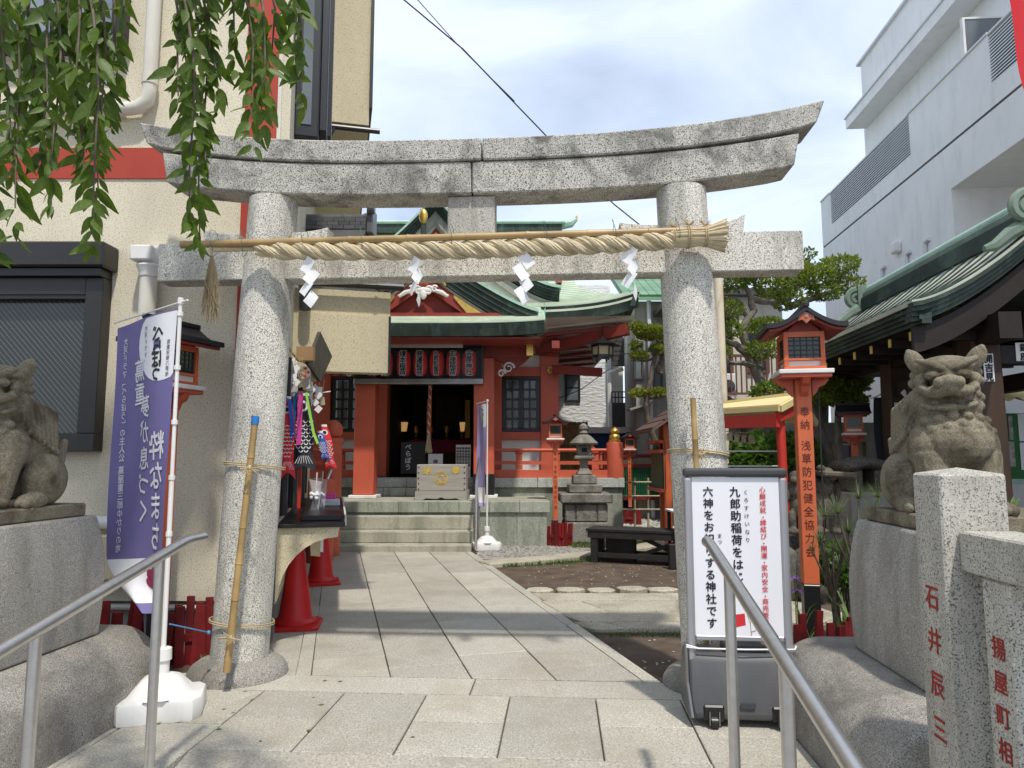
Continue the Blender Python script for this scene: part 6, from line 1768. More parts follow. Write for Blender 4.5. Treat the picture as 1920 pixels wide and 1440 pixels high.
# gables: porch gable (front) and dormer gable above
def gable(name, yf, yb, zap, zft, hw, pw, edge, tym, gold, cx=XC, concave=1.45, drop=0.0):
    g = None
    def prof(u): return zap - (zap-zft)*(1-(1-u)**concave)
    for s in (-1,1):
        def f(u, v, s=s): return (cx+s*hw*u, yf + (yb-yf)*v, prof(u) + (0.05*max(0,u-0.8)))
        o = MB().slabgrid(f, 16, 3, (0,0,-0.05)).build(name+'_roof', M['copper_lt'], hall, smooth=True, angle=30)
        for k in range(1, 9):       # standing seams along the verge
            u = k/9.0
            a = Vector(f(u,0)); b = Vector(f(u,0.35)); MB().beam(a+Vector((0,0,0.01)), b+Vector((0,0,0.01)), 0.02, 0.03).build('seam', M['copper_lt'], o)
        for j in range(4):          # layered dark verge below
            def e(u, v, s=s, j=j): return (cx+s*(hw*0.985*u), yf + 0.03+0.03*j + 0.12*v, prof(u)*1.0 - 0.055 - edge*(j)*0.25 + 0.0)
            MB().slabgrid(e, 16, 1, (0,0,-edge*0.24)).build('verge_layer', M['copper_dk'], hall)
        def bd(u, v, s=s): return (cx+s*(hw*0.96*u), yf+0.17, prof(u) - 0.055 - edge - pw*v)
        MB().slabgrid(bd, 16, 1, (0,0.05,0)).build('barge_board', M['vermilion_dark'] if tym == 'red' else M['concretewall'], hall)
        def bd2(u, v, s=s): return (cx+s*(hw*0.96*u), yf+0.165, prof(u) - 0.055 - edge - 0.05*v)
        MB().slabgrid(bd2, 16, 1, (0,-0.012,0)).build('barge_edge', M['concretewall'], hall)
        if gold:
            def gp(u, v, s=s):
                uu = 0.27+0.27*u; return (cx+s*(hw*0.96*uu), yf+0.14, prof(uu) - 0.055 - edge - 0.06 - (pw-0.06)*(1-(1-u)**2 if u < 0.0 else 1.0)*v*(0.25+0.75*min(1,u*1.6)))
            MB().slabgrid(gp, 8, 2, (0,0.02,0)).build('gold_fitting', M['gold'], hall)
    P = [(cx+hw*0.95*(2*k/24-1), prof(abs(2*k/24-1)) - 0.06 - edge) for k in range(25)]
    P += [(cx+hw*0.95, zft-0.1-edge), (cx-hw*0.95, zft-0.1-edge)]
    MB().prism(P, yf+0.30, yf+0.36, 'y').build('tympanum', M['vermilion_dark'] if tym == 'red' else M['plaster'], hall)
    m = MB(); m.tube([(cx,yf-0.05,zap+0.05),(cx,yb,zap+0.05)], 0.07, 10); m.build(name+'_ridge', M['copper_lt'], hall, smooth=True)
    return prof
pf = gable('porch_gable', 11.75, 13.6, 4.94, 3.82, 1.95, 0.27, 0.36, 'red', True, concave=1.25)
# carved white pendant, red rosette and gold leaves in the porch gable
m = MB(); zc = W(800, 545, 11.8).z
for s in (-1,1):
    for (x0_, z0_, r0, turns) in ((0.14,0.0,0.11,1.5),(0.30,0.04,0.085,1.3)):
        pts = []
        for k in range(24):
            t_ = k/23; a = t_*turns*2*pi + 0.6; r = r0*(1-0.8*t_); pts.append((XC+s*0.62*(x0_+r*cos(a)), 11.80, zc+0.7*(z0_+r*sin(a))))
        m.tube(pts, [0.025*(1-0.5*k/23) for k in range(24)], 6)
    m.tube([(XC+s*0.21,11.80,zc+0.0),(XC+s*0.31,11.80,zc-0.03),(XC+s*0.40,11.80,zc-0.09),(XC+s*0.43,11.80,zc-0.08)], [0.032,0.04,0.03,0.014], 8)
m.sph((XC,11.80,zc-0.06),(0.06,0.04,0.09),10,8); m.sph((XC,11.80,zc+0.01),(0.13,0.03,0.055),10,8)
m.build('gable_pendant', M['whitepaint'], hall, smooth=True)
m = MB()
for k in range(6):
    a = 2*pi*k/6; m.sph((XC+cos(a)*0.075,11.78,zc+0.20+sin(a)*0.075),(0.045,0.03,0.045),8,6)
m.sph((XC,11.76,zc+0.20),0.04,8,6); m.build('gable_rosette', M['vermilion'], hall, smooth=True)
for s in (-1,1):
    m = MB(); m.tube([(XC+s*0.20,11.79,zc+0.30),(XC+s*0.30,11.79,zc+0.20),(XC+s*0.37,11.79,zc+0.08)], [0.02,0.045,0.02], 6); m.build('gold_leaf_fitting', M['gold'], hall, smooth=True)
MB().bb(XC-1.5, XC+1.5, 11.85, 12.05, 3.60, 3.78).build('gable_sill', VD, hall)
# porch roof: skirt below the gable
PEY, PEZ, PHW = 11.15, 3.47, 2.02
def porchf(u, v):
    x = XC + PHW*(2*u-1); return (x, PEY + 1.6*v, PEZ + 0.05*abs(2*u-1)**4*(1-v) + 0.50*v + 0.10*v*v)
MB().slabgrid(porchf, 20, 6, (0,0,-0.06)).build('porch_roof', M['copper'], hall, smooth=True, angle=30)
courses(porchf, 9, 0.0, 0.95, 0.0, 1.0, 0.016, M['copper'], hall, 16)
def pfas(u, v):
    q = Vector(porchf(u, 0)); return (q.x*1.0, q.y - 0.015 + 0.05*v, q.z - 0.005 - 0.20*v)
MB().slabgrid(pfas, 16, 4, (0,0.08,0)).build('porch_eave', M['copper_dk'], hall)
MB().bb(XC-PHW+0.05, XC+PHW-0.05, PEY+0.10, PEY+0.95, PEZ-0.235, PEZ-0.21).build('porch_soffit', VD, hall)
# swept link between porch roof and main eave on either side
for s in (-1,1):
    def lk(u, v, s=s):
        a = Vector(porchf(0.5+s*0.5, u)); b = Vector((XC+s*(PHW+0.10), EY+0.6*u, EZ+0.03+0.24*u)); return a.lerp(b, v) + Vector((0,0,-0.10*sin(pi*v)))
    MB().slabgrid(lk, 6, 5, (0,0,-0.05)).build('roof_valley', M['copper_lt'], hall, smooth=True)
df = gable('dormer_gable', 13.35, 17.0, 6.42, 4.62, 2.45, 0.22, 0.22, 'white', False, concave=1.55)
m = MB(); c = W(815, 435, 13.2)
zap = 6.42
m = MB(); m.box((XC,13.25,zap+0.06),(0.34,0.2,0.12)); m.box((XC,13.22,zap-0.12),(0.20,0.1,0.3)); m.build('dormer_crest', M['copper_dk'], hall, bevel=0.03)
m = MB()
for s in (-1,1):
    pts = []
    for k in range(24):
        t_ = k/23; a = t_*1.5*2*pi - 0.5; r = 0.16*(1-0.8*t_); pts.append((XC+s*(0.30+r*cos(a)), 13.25, zap+0.12+r*sin(a)))
    m.tube(pts, [0.045*(1-0.4*k/23) for k in range(24)], 6)
m.build('crest_scroll', M['copper_lt'], hall, smooth=True)
m = MB(); m.sph((XC,13.2,zap+0.28),(0.11,0.05,0.10),12,8); m.build('crest_medal', M['gold'], hall, smooth=True)
MB().prism([(XC-0.32,zap-1.02),(XC+0.32,zap-1.02),(XC,zap-0.66)], 13.60, 13.62, 'y').build('dormer_gold_panel', M['gold'], hall)
MB().prism([(XC-0.44,zap-1.08),(XC+0.44,zap-1.08),(XC,zap-0.57)], 13.625, 13.64, 'y').build('dormer_red_panel', VD, hall)
# porch ridge ornament with gold oval medal
c = W(795, 416, 12.0)
m = MB(); m.box((XC,11.72,4.98),(0.26,0.12,0.2)); m.tube([(XC,11.7,5.0),(XC,11.7,5.3)], [0.06,0.05], 8); m.build('porch_crest', M['copper_dk'], hall, bevel=0.02)
m = MB(); m.sph((XC,11.66,5.40),(0.075,0.04,0.13),12,8); m.build('porch_crest_medal', M['gold'], hall, smooth=True)
# underside of the right eave: white boards between red rafters
for s in (1,):
    xo, xi = XC+s*(HWE-0.12), XC+s*2.2
    MB().add([(xi,13.2,3.80),(xo,12.75,3.86),(xo,19.8,3.80),(xi,19.8,3.70)], [(0,1,2,3)]).build('soffit', M['plaster'], hall)
    for k in range(6):
        y = 13.3+1.05*k
        z = 3.80 if k else 3.86
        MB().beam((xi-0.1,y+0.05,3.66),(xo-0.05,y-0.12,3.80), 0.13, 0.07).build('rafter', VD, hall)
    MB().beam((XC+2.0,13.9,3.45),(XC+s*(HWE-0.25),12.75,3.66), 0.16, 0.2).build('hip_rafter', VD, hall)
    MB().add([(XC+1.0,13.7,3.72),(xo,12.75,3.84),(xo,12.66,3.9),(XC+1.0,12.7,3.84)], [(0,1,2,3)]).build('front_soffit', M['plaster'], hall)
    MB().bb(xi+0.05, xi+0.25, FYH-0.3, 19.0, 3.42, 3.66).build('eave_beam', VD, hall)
    for y, z, l in ((13.72,3.05,0.9),):
        MB().beam((XC+2.3,y,z),(XC+2.3+l,y-0.35*l,z-0.10), 0.15, 0.16).build('bracket_arm', VD, hall)
    MB().beam((XC+2.3,13.4,3.36),(XC+2.3,12.85,3.40), 0.14, 0.14).build('bracket_arm', VD, hall)
MB().bb(XC+2.20, XC+2.36, FYH+0.21, 19.0, 0.975, 3.45).build('side_wall', V_, hall)
MB().bb(XC-2.36, XC-2.20, FYH+0.21, 19.0, 0.975, 3.45).build('side_wall', V_, hall)
# hanging bronze lantern under the eave corner
c = W(1130, 668, 12.9)
hl = thing('hanging_lantern', 'black six sided lantern hanging from the roof corner of the hall', 'lantern', (c.x, c.y, c.z-0.02))
z0 = c.z
m = MB(); m.lathe((c.x,c.y,z0), [(0.34,0.20),(0.22,0.235),(0.10,0.30),(0.04,0.34),(0.03,0.37)], 6); m.build('roof', M['black'], hl)
MB().tube([(c.x,c.y,z0+0.36),(c.x,c.y,3.75)], 0.012, 6).build('chain', M['black'], hl)
m = MB(); m.lathe((c.x,c.y,z0), [(0.17,0.0),(0.185,0.19)], 6); m.build('paper_pane', M['fringe'], hl)
m = MB()
for k in range(6):
    a = 2*pi*k/6; m.tube([(c.x+0.18*cos(a),c.y+0.18*sin(a),z0-0.09),(c.x+0.195*cos(a),c.y+0.195*sin(a),z0+0.2)], 0.016, 5)
m.lathe((c.x,c.y,z0), [(0.19,-0.03),(0.19,0.02)], 6); m.lathe((c.x,c.y,z0), [(0.20,0.17),(0.20,0.20)], 6)
m.build('frame', M['black'], hl)

# ------------------------------------------------------------------ water pavilion on the right
tz = thing('water_pavilion', 'dark timber water pavilion with green copper gable roof behind the lion', 'pavilion', (4.4, 7.3, 0))
TA = radians(4.0)
TZ = Matrix.Translation((4.48, 5.75, 0)) @ Matrix.Rotation(-TA, 4, 'Z')       # x across, y along the ridge
HWZ, LZ, ZE, ZR = 1.14, 3.5, 2.60, 3.30
def tzroof(s):
    def f(u, v):
        x = s*HWZ*u
        z = ZR - (ZR-ZE)*(1-(1-u)**1.5)*1.0
        return (x, LZ*v, z)
    return f
for s in (-1,1):
    f = tzroof(s)
    sl = MB(TZ).slabgrid(f, 16, 6, (0,0,0.04)).build('roof_slope', M['copper_sheet'], tz, smooth=True, angle=30)
    n = 15
    for k in range(n):       # standing ribs running down the slope
        v = (k+0.35)/n
        pts = [Vector(f(u/14, v)) + Vector((0,0,0.05)) for u in range(15)]
        MB(TZ).tube(pts, 0.009, 5).build('roof_rib', M['copper_dk'], sl)
    for j in range(4):       # layered eave
        MB(TZ).bb(min(s*(HWZ-0.02-0.02*j), s*(HWZ-0.16)), max(s*(HWZ-0.02-0.02*j), s*(HWZ-0.16)), 0.02, LZ-0.02, ZE-0.01-0.036*(j+1), ZE-0.012-0.036*j).build('eave_layer', M['copper_dk'], tz)
    for (yy, d) in ((-0.02, 1), (LZ+0.02, -1)):
        for j in range(4):
            def e(u, v, j=j, yy=yy, d=d): 
                q = f(u*1.0, 0); return (q[0], yy + d*(0.02*j) + d*0.10*v, q[2] + 0.02 - 0.04*j)
            MB(TZ).slabgrid(e, 14, 1, (0,0,-0.037)).build('verge_layer', M['copper_dk'], tz)
        def bb_(u, v, yy=yy, d=d):
            q = f(u*0.96, 0); return (q[0], yy + d*0.12, q[2] - 0.18 - 0.22*v)
        MB(TZ).slabgrid(bb_, 14, 1, (0,d*0.05,0)).build('barge_board', M['darkwoodx'], tz)
MB(TZ).bb(-0.12,0.12,0.0,LZ,ZR-0.04,ZR+0.12).build('ridge', M['copper_dk'], tz)
MB(TZ).bb(-0.09,0.09,0.0,LZ,ZR+0.122,ZR+0.20).build('ridge_course', M['copper_mid'], tz, bevel=0.01)
MB(TZ).tube([(0,-0.05,ZR+0.235),(0,LZ+0.05,ZR+0.235)], 0.055, 12).build('ridge_roll', M['copper_lt'], tz, smooth=True)
for (yy, d) in ((0.06,-1),(LZ-0.05,1)):
    m = MB(TZ)
    for s in (-1,1):
        pts = []
        for k in range(26):
            t_ = k/25; a = t_*1.6*2*pi; r = 0.13*(1-0.78*t_); pts.append((s*(0.16+r*sin(a)), yy+d*0.05, ZR+0.12+r*cos(a)))
        m.tube(pts, [0.045*(1-0.4*k/25) for k in range(26)], 7)
        m.tube([(s*0.16,yy,ZR-0.02),(s*0.30,yy,ZR-0.10),(s*0.42,yy,ZR-0.20),(s*0.50,yy,ZR-0.22)], [0.07,0.06,0.05,0.03], 7)
    m.box((0,yy+d*0.05,ZR+0.12),(0.3,0.1,0.34))
    m.build('ridge_ornament', M['copper_mid'], tz, smooth=True)
pys = (0.42, 1.92, 2.95)
for s in (-1,1):
    for yy in (0.42, 1.98):
        m = MB(TZ); x = s*0.40
        m.add([(x-0.14,yy-0.14,0.0),(x+0.14,yy-0.14,0.0),(x+0.14,yy+0.14,0.0),(x-0.14,yy+0.14,0.0),(x-0.12,yy-0.12,2.55),(x+0.12,yy-0.12,2.55),(x+0.12,yy+0.12,2.55),(x-0.12,yy+0.12,2.55)], [(3,2,1,0),(4,5,6,7),(0,1,5,4),(1,2,6,5),(2,3,7,6),(3,0,4,7)])
        m.build('post', M['darkwood'], tz, bevel=0.012)
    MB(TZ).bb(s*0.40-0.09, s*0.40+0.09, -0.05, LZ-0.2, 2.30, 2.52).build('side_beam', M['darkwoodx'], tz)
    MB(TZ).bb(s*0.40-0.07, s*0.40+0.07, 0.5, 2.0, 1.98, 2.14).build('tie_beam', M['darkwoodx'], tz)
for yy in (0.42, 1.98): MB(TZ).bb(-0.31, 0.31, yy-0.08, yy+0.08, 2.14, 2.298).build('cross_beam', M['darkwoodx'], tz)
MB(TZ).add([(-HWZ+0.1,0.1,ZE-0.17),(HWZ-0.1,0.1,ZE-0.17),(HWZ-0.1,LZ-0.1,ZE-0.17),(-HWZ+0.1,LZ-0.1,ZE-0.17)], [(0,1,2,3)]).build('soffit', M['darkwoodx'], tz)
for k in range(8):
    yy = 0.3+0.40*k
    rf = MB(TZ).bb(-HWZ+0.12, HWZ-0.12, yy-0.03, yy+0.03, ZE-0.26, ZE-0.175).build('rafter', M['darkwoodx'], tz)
    MB(TZ).bb(-HWZ+0.112, -HWZ+0.119, yy-0.025, yy+0.025, ZE-0.255, ZE-0.18).build('rafter_plate', M['goldpaint'], rf)
MB(TZ).bb(-0.62,0.62,0.7,1.9,0.0,0.72).build('water_basin', M['rock'], tz, bevel=0.03)
def votive(label, p, right, h, w, txt, n=1):
    r = thing('votive_sticker', label, 'sticker', p)
    q = Vector(p); right = Vector(right)
    nrm = Vector((right.y, -right.x, 0)).normalized()
    MB().add([q-right*w/2+nrm*0.004, q+right*w/2+nrm*0.004, q+right*w/2+nrm*0.004+Vector((0,0,h)), q-right*w/2+nrm*0.004+Vector((0,0,h))], [(0,1,2,3)]).build('paper', M['paper'], r, fix=False)
    mb = MB(); letter(mb, txt, q+Vector((0,0,h*0.97)), right, (0,0,-1), h/len(txt)*0.95, h/len(txt)*0.98, 0.04, nrm=nrm, off=0.007, sx=min(1.0, w/(h/len(txt))*0.9)); mb.build('lettering', M['inkblack'], r, fix=False)
T3 = TZ.to_3x3()
votive('paper sticker on the front timber post of the water pavilion', TZ @ Vector((-0.40, 0.30-0.012, 1.98)), T3 @ Vector((1,0,0)), 0.24, 0.085, '開吉見')
votive('upper paper sticker on the rear timber post of the water pavilion', TZ @ Vector((-0.36, 1.857, 1.70)), T3 @ Vector((1,0,0)), 0.22, 0.08, '四谷山七')
votive('narrow paper sticker beside it on the rear timber post', TZ @ Vector((-0.46, 1.857, 1.72)), T3 @ Vector((1,0,0)), 0.20, 0.06, '油屋店')
votive('wide paper sticker on the beam of the water pavilion', TZ @ Vector((-0.42+0.35, 0.335, 2.16)), T3 @ Vector((1,0,0)), 0.16, 0.14, '銀座')
tag(MB().tube([TZ @ Vector(q) for q in ((-0.42,2.0,2.12),(-0.45,1.6,2.03),(-0.45,1.1,2.0),(-0.45,0.6,2.06),(-0.45,0.4,2.3))], 0.009, 6).build('shrine_rope', M['twine'], smooth=True), 'thin straw cord strung along the water pavilion', 'rope')
for i, (yy, lab) in enumerate(((1.62,'white paper zigzag hanging from the pavilion cord nearest the rear post'),(1.2,'white paper zigzag in the middle of the pavilion cord'),(0.86,'white paper zigzag just behind the lion head'))):
    s = thing('paper_streamer', lab, 'paper streamer', TZ @ Vector((-0.47, yy, 1.6)), 'paper streamers on the pavilion cord')
    for k in range(5):
        c = TZ @ Vector((-0.47 + (0.018 if k % 2 else -0.018), yy, 2.0-0.062*k))
        MB().box(c, (0.055,0.003,0.065), Matrix.Rotation(0.7 if k % 2 else -0.7, 3, 'Y')).build('paper_fold', M['paper'], s)
fl2 = thing('dark_banner', 'dark blue banner hanging beside the rear post of the water pavilion', 'banner', W(1650, 900, 7.9))
MB().grid(lambda u, v: tuple(W(1638+22*u*(1-0.3*v)+8*v, 745 + 165*v, 7.9) + Vector((0, 0.03*sin(5*v), 0))), 4, 14).build('cloth', M['carpblack'], fl2, smooth=True, fix=False)
MB().tube([W(1632,748,7.9), W(1662,735,7.92)], 0.008, 6).build('rod', M['whiteplastic'], fl2)

# ------------------------------------------------------------------ pale grey building with louvred balconies
bw = thing('grey_building', 'large pale grey building with louvred balconies behind the water pavilion', 'building', (9.0, 12.0, 0))
BA = radians(4.4)
c0 = W(1541, 420, 15.0)
BW = Matrix.Translation((c0.x, 15.0, 0)) @ Matrix.Rotation(-BA, 4, 'Z')       # origin far corner; x away from the path; -y toward the street
zt = W(1541, 380, 15.0).z
zg = W(1547, 465, 15.0).z
MB(BW).bb(0.0, 8.0, -5.1, 0.0, 0.0, zg-0.02).build('lower_wall', M['palebldg'], bw)
MB(BW).bb(0.0, 8.0, -12.0, -5.1, 5.2, zg-0.02).build('lower_wall', M['palebldg'], bw)
MB(BW).bb(1.6, 8.0, -12.0, -5.1, 0.0, 5.2).build('recessed_wall', M['palebldg'], bw)
MB(BW).bb(0.012, 8.0, -12.0, 0.0, zg-0.02, zg+0.02).build('groove', M['louver_gap'], bw)
LZ0, LZ1 = zg+0.33, zt-0.02
segs = [(0.0,-0.55,'w'),(-0.55,-4.0,'l'),(-4.0,-6.2,'w'),(-6.2,-9.5,'l'),(-9.5,-12.0,'w')]
for (a, b, kd) in segs:
    if kd == 'w': MB(BW).bb(0.0, 0.18, b, a, zg+0.02, zt).build('parapet', M['palebldg'], bw)
    else:
        MB(BW).bb(0.0, 0.18, b, a, zg+0.02, LZ0).build('parapet', M['palebldg'], bw)
        lv = MB(BW).bb(0.07, 0.18, b, a, LZ0, LZ1).build('louver_panel', M['louver_gap'], bw)
        n = 15
        for k in range(n):
            z = LZ0 + (LZ1-LZ0)*(k+0.5)/n
            MB(BW).add([(0.0,b,z-0.026),(0.0,a,z-0.026),(0.066,a,z+0.02),(0.066,b,z+0.02),(0.0,b,z-0.006),(0.0,a,z-0.006),(0.066,a,z+0.04),(0.066,b,z+0.04)], [(3,2,1,0),(4,5,6,7),(0,1,5,4),(1,2,6,5),(2,3,7,6),(3,0,4,7)]).build('louver_slat', M['louver'], lv)
        MB(BW).bb(-0.02, 0.2, b, a, LZ1+0.002, LZ1+0.03).build('louver_cap', M['louver'], bw)
    if kd == 'w': MB(BW).bb(-0.02, 0.2, b, a, zt+0.001, zt+0.03).build('parapet_cap', M['louver'], bw)
MB(BW).bb(0.18, 1.0, -12.0, 0.0, zg+0.02, zg+0.06).build('balcony_floor', M['palebldg'], bw)
# set-back upper block with a long canopy
xb_ = 0.95
ztop = W(1602, 105, 14.5).z
MB(BW).bb(xb_, 8.0, -12.0, -0.1, zg+0.06, ztop).build('upper_wall', M['palebldg'], bw)
MB(BW).bb(xb_-0.06, 8.0, -12.0, 0.0, ztop+0.001, ztop+0.05).build('roof_edge', M['louver'], bw)
zc1 = W(1600, 232, 14.5).z
MB(BW).bb(xb_-0.42, xb_-0.001, -5.2, -0.2, zc1, zc1+0.22).build('canopy', M['palebldg'], bw)
MB(BW).bb(xb_-0.45, xb_-0.001, -5.22, -0.18, zc1+0.221, zc1+0.25).build('canopy_cap', M['louver'], bw)
MB(BW).bb(xb_-0.02, xb_-0.001, -12.0, -0.1, ztop-1.25, ztop-1.22).build('groove', M['louver_gap'], bw)
sc = MB(BW).bb(0.2, 0.95, -5.35, -5.30, zt-0.4, zt+0.75).build('glass_screen', M['glassgrey'], bw)
m = MB(BW); m.bb(0.17,0.2,-5.36,-5.29,zt-0.4,zt+0.78); m.bb(0.2,0.95,-5.36,-5.29,zt+0.751,zt+0.78); m.build('screen_frame', M['whiteplastic'], sc)
for (px, py, y) in ((1660,465,11.6),(1808,410,9.6)):
    p = BW.inverted() @ W(px, py, y); 
    m = MB(BW); m.box((-0.05 if px < 1700 else 1.35, p.y, W(px,py,y).z), (0.12,0.2,0.2)); m.build('vent_hood', M['whiteplastic'], bw, bevel=0.04, seg=3)
for (px, py, y) in ((1718,455,10.7),(1676,478,11.3),(1637,505,12.2)):
    p = BW.inverted() @ W(px, py, y); z = W(px,py,y).z
    m = MB(BW); m.tube([(-0.03,p.y,z-0.35),(-0.03,p.y,z),(-0.02,p.y-0.12,z+0.02)], 0.03, 8); m.build('wall_pipe', M['louver'], bw, smooth=True)

# ------------------------------------------------------------------ houses behind
def box_house(name, label, x0, x1, y0, y1, z1, mat, cat='house'):
    r = thing(name, label, cat, ((x0+x1)/2, (y0+y1)/2, 0))
    MB().bb(x0, x1, y0, y1, -0.05, z1).build('wall', mat, r)
    return r
# white sided house
ya = 21.0
wh = box_house('white_house', 'white house with textured siding and a dark framed window behind the hall', W(905,700,ya).x, W(1146,700,ya).x, ya, ya+6, W(1100,535,ya).z, M['whitesiding'])
for (pa, pb) in (((1059,700),(1088,754)),((1036,690),(1045,756))):
    a, b = W(pa[0],pa[1],ya), W(pb[0],pb[1],ya)
    window(wh, a.x, b.x, b.z, a.z, ya, M['glassgrey'], M['blackmetal'], 0.06, 0, (a.z+b.z)/2, 0.06)
m = MB(); a = W(1142,700,ya-0.1); m.tube([(W(1168,690,ya-0.1).x,ya-0.1,W(1168,692,ya).z),(a.x,ya-0.1,a.z),(a.x,ya-0.1,a.z-0.3),(a.x+0.05,ya-0.1,0.2)], 0.07, 8); m.build('downpipe', M['whiteplastic'], wh, smooth=True)
# dark sided balcony house
yb2 = 20.6
dh = thing('dark_balcony_house', 'narrow house with dark clad balconies between the white house and the concrete one', 'house', (W(1160,800,yb2).x, yb2, 0))
xa_, xb_2 = W(1147,700,yb2).x, W(1173,700,yb2).x
MB().bb(xa_, xb_2, yb2+0.5, yb2+5, -0.05, W(1160,590,yb2).z).build('wall', M['aptwall'], dh)
for (p0, p1) in ((632,686),(755,835)):
    z1_, z0_ = W(1160,p0,yb2).z, W(1160,p1,yb2).z
    bf = MB().bb(xa_, xb_2, yb2, yb2+0.12, z0_, z1_).build('balcony_front', M['darksiding'], dh)
    n = 6
    for k in range(n): MB().bb(xa_, xb_2, yb2-0.015, yb2-0.001, z0_+(z1_-z0_)*k/n+0.01, z0_+(z1_-z0_)*(k+1)/n-0.01).build('siding_board', M['darksiding'], bf)
    for k in range(5): 
        x = xa_ + (xb_2-xa_)*k/4; MB().tube([(x,yb2+0.06,z1_),(x,yb2+0.06,z1_+0.32)], 0.02, 5).build('rail_post', M['black'], bf)
    for dz in (0.16,0.32): MB().beam((xa_,yb2+0.06,z1_+dz),(xb_2,yb2+0.06,z1_+dz),0.03,0.03).build('rail', M['black'], bf)
MB().bb(W(1152,612,yb2).x, W(1163,612,yb2).x, yb2+0.3, yb2+0.32, W(1155,628,yb2).z, W(1155,612,yb2).z).build('laundry', M['glassblue'], dh)
# concrete house with green tiled roof
yc = 16.2
ch = thing('concrete_house', 'stained concrete house with green tiled roof behind the small clipped tree', 'house', (W(1215,800,yc).x, 18.5, 0))
xa_, xr_ = W(1192,700,yc).x, W(1345,700,yc).x
xfar = W(1171,700,20.5).x
zt_ = W(1215,565,yc).z
MB().add([(xa_,yc,-0.05),(xr_,yc,-0.05),(xr_,20.5,-0.05),(xfar,20.5,-0.05),(xa_,yc,zt_),(xr_,yc,zt_),(xr_,20.5,zt_),(xfar,20.5,zt_)], [(3,2,1,0),(4,5,6,7),(0,1,5,4),(1,2,6,5),(2,3,7,6),(3,0,4,7)]).build('wall', M['concretewall'], ch)
def groof(u, v): return (xa_-0.3+(xr_-xa_+0.6)*u, yc-0.35+2.6*v, zt_+0.02+1.25*v)
rf = MB().slabgrid(groof, 2, 2, (0,0,-0.08)).build('roof', M['greentile'], ch)
for j in range(7):
    for i in range(8):
        p = Vector(groof((i+0.5)/8*0.62, (j+0.5)/7)); q = 0.62*(xr_-xa_+0.6)/8
        MB().box(p+Vector((0,0,0.035)), (q*0.94, 0.40, 0.05), Matrix.Rotation(radians(25.7),3,'X')).build('roof_tile', M['greentile'], rf)
for (px, py0, py1, yy) in ((1196,640,712,yc-0.02),(1232,690,745,yc-0.02)):
    a, b = W(px-9,py0,yy), W(px+11,py1,yy); window(ch, a.x, b.x, b.z, a.z, yc, M['glassgrey'], M['greypipe'], 0.05)
m = MB(); a = W(1218,640,yc-0.1); m.tube([(a.x,yc-0.1,zt_),(a.x,yc-0.1,0)], 0.05, 8); m.build('downpipe', M['louver'], ch, smooth=True)
m = MB(); a = W(1176,640,19.5); m.tube([(a.x,19.4,W(1176,600,19.4).z),(a.x+0.02,19.4,W(1176,800,19.4).z),(a.x+0.3,19.2,W(1180,815,19.2).z)], 0.06, 8); m.build('downpipe', M['louver'], ch, smooth=True)
a = W(1192,762,yc-0.15); MB().box((a.x+0.1,yc-0.15,a.z),(0.55,0.4,0.05),Matrix.Rotation(-0.3,3,'Y')).build('small_canopy', M['concretewall'], ch)
# low cream apartment behind the big tree
yd = 13.2
ap = thing('apartment_house', 'off white apartment with rusty balcony railing behind the large clipped tree', 'house', (W(1450,800,yd).x, 15.5, 0))
xl, xr2 = W(1318,700,yd).x, W(1545,700,yd).x-0.35
MB().bb(xl, xr2, yd+1.0, yd+5, -0.05, W(1400,528,yd).z).build('wall', M['aptwall'], ap)
MB().bb(xl-0.3, xr2+0.1, yd+0.75, yd+5, W(1400,535,yd).z, W(1400,522,yd).z).build('roof_edge', M['greypipe'], ap)
zb0, zb1 = W(1400,768,yd).z, W(1400,750,yd).z
MB().bb(xl, xr2, yd, yd+1.0, zb0, zb1).build('balcony_slab', M['rustred'], ap)
MB().bb(xl, xr2, yd+0.02, yd+0.06, zb0-0.9, zb0).build('balcony_apron', M['aptwall'], ap)
zr = W(1400,667,yd).z
MB().beam((xl,yd,zr),(xr2,yd,zr),0.05,0.05).build('balcony_rail', M['rustred'], ap); MB().beam((xl,yd,zb1+0.12),(xr2,yd,zb1+0.12),0.04,0.04).build('balcony_rail', M['rustred'], ap)
n = 20
for k in range(n):
    x = xl + (xr2-xl)*(k+0.5)/n; MB().bb(x-0.012,x+0.012,yd-0.012,yd+0.012,zb1+0.14,zr-0.026).build('baluster', M['rustred'], ap)
MB().bb(W(1376,700,yd).x, W(1388,700,yd).x, yd+0.9, yd+1.0, zb1, W(1400,545,yd).z).build('column', M['concretewall'], ap)
for (pa, pb) in (((1400,690),(1448,702)),((1396,600),(1442,700)),((1345,600),(1376,748))):
    a, b = W(pa[0],pa[1],yd+1), W(pb[0],pb[1],yd+1)
    if b.z < a.z-0.5: window(ap, a.x, b.x, b.z, a.z, yd+1.0, M['glass'], M['rustred'], 0.05)
a = W(1366,725,yd+0.4)
ac = MB().box((a.x,yd+0.5,a.z), (0.30,0.3,0.5)).build('air_conditioner', M['whiteplastic'], ap, bevel=0.015)
m = MB(); c = Vector((a.x-0.02,yd+0.345,a.z)); m.tube([c, c+Vector((0,-0.01,0))], 0.13, 20); m.build('fan_grille', M['greypipe'], ac)
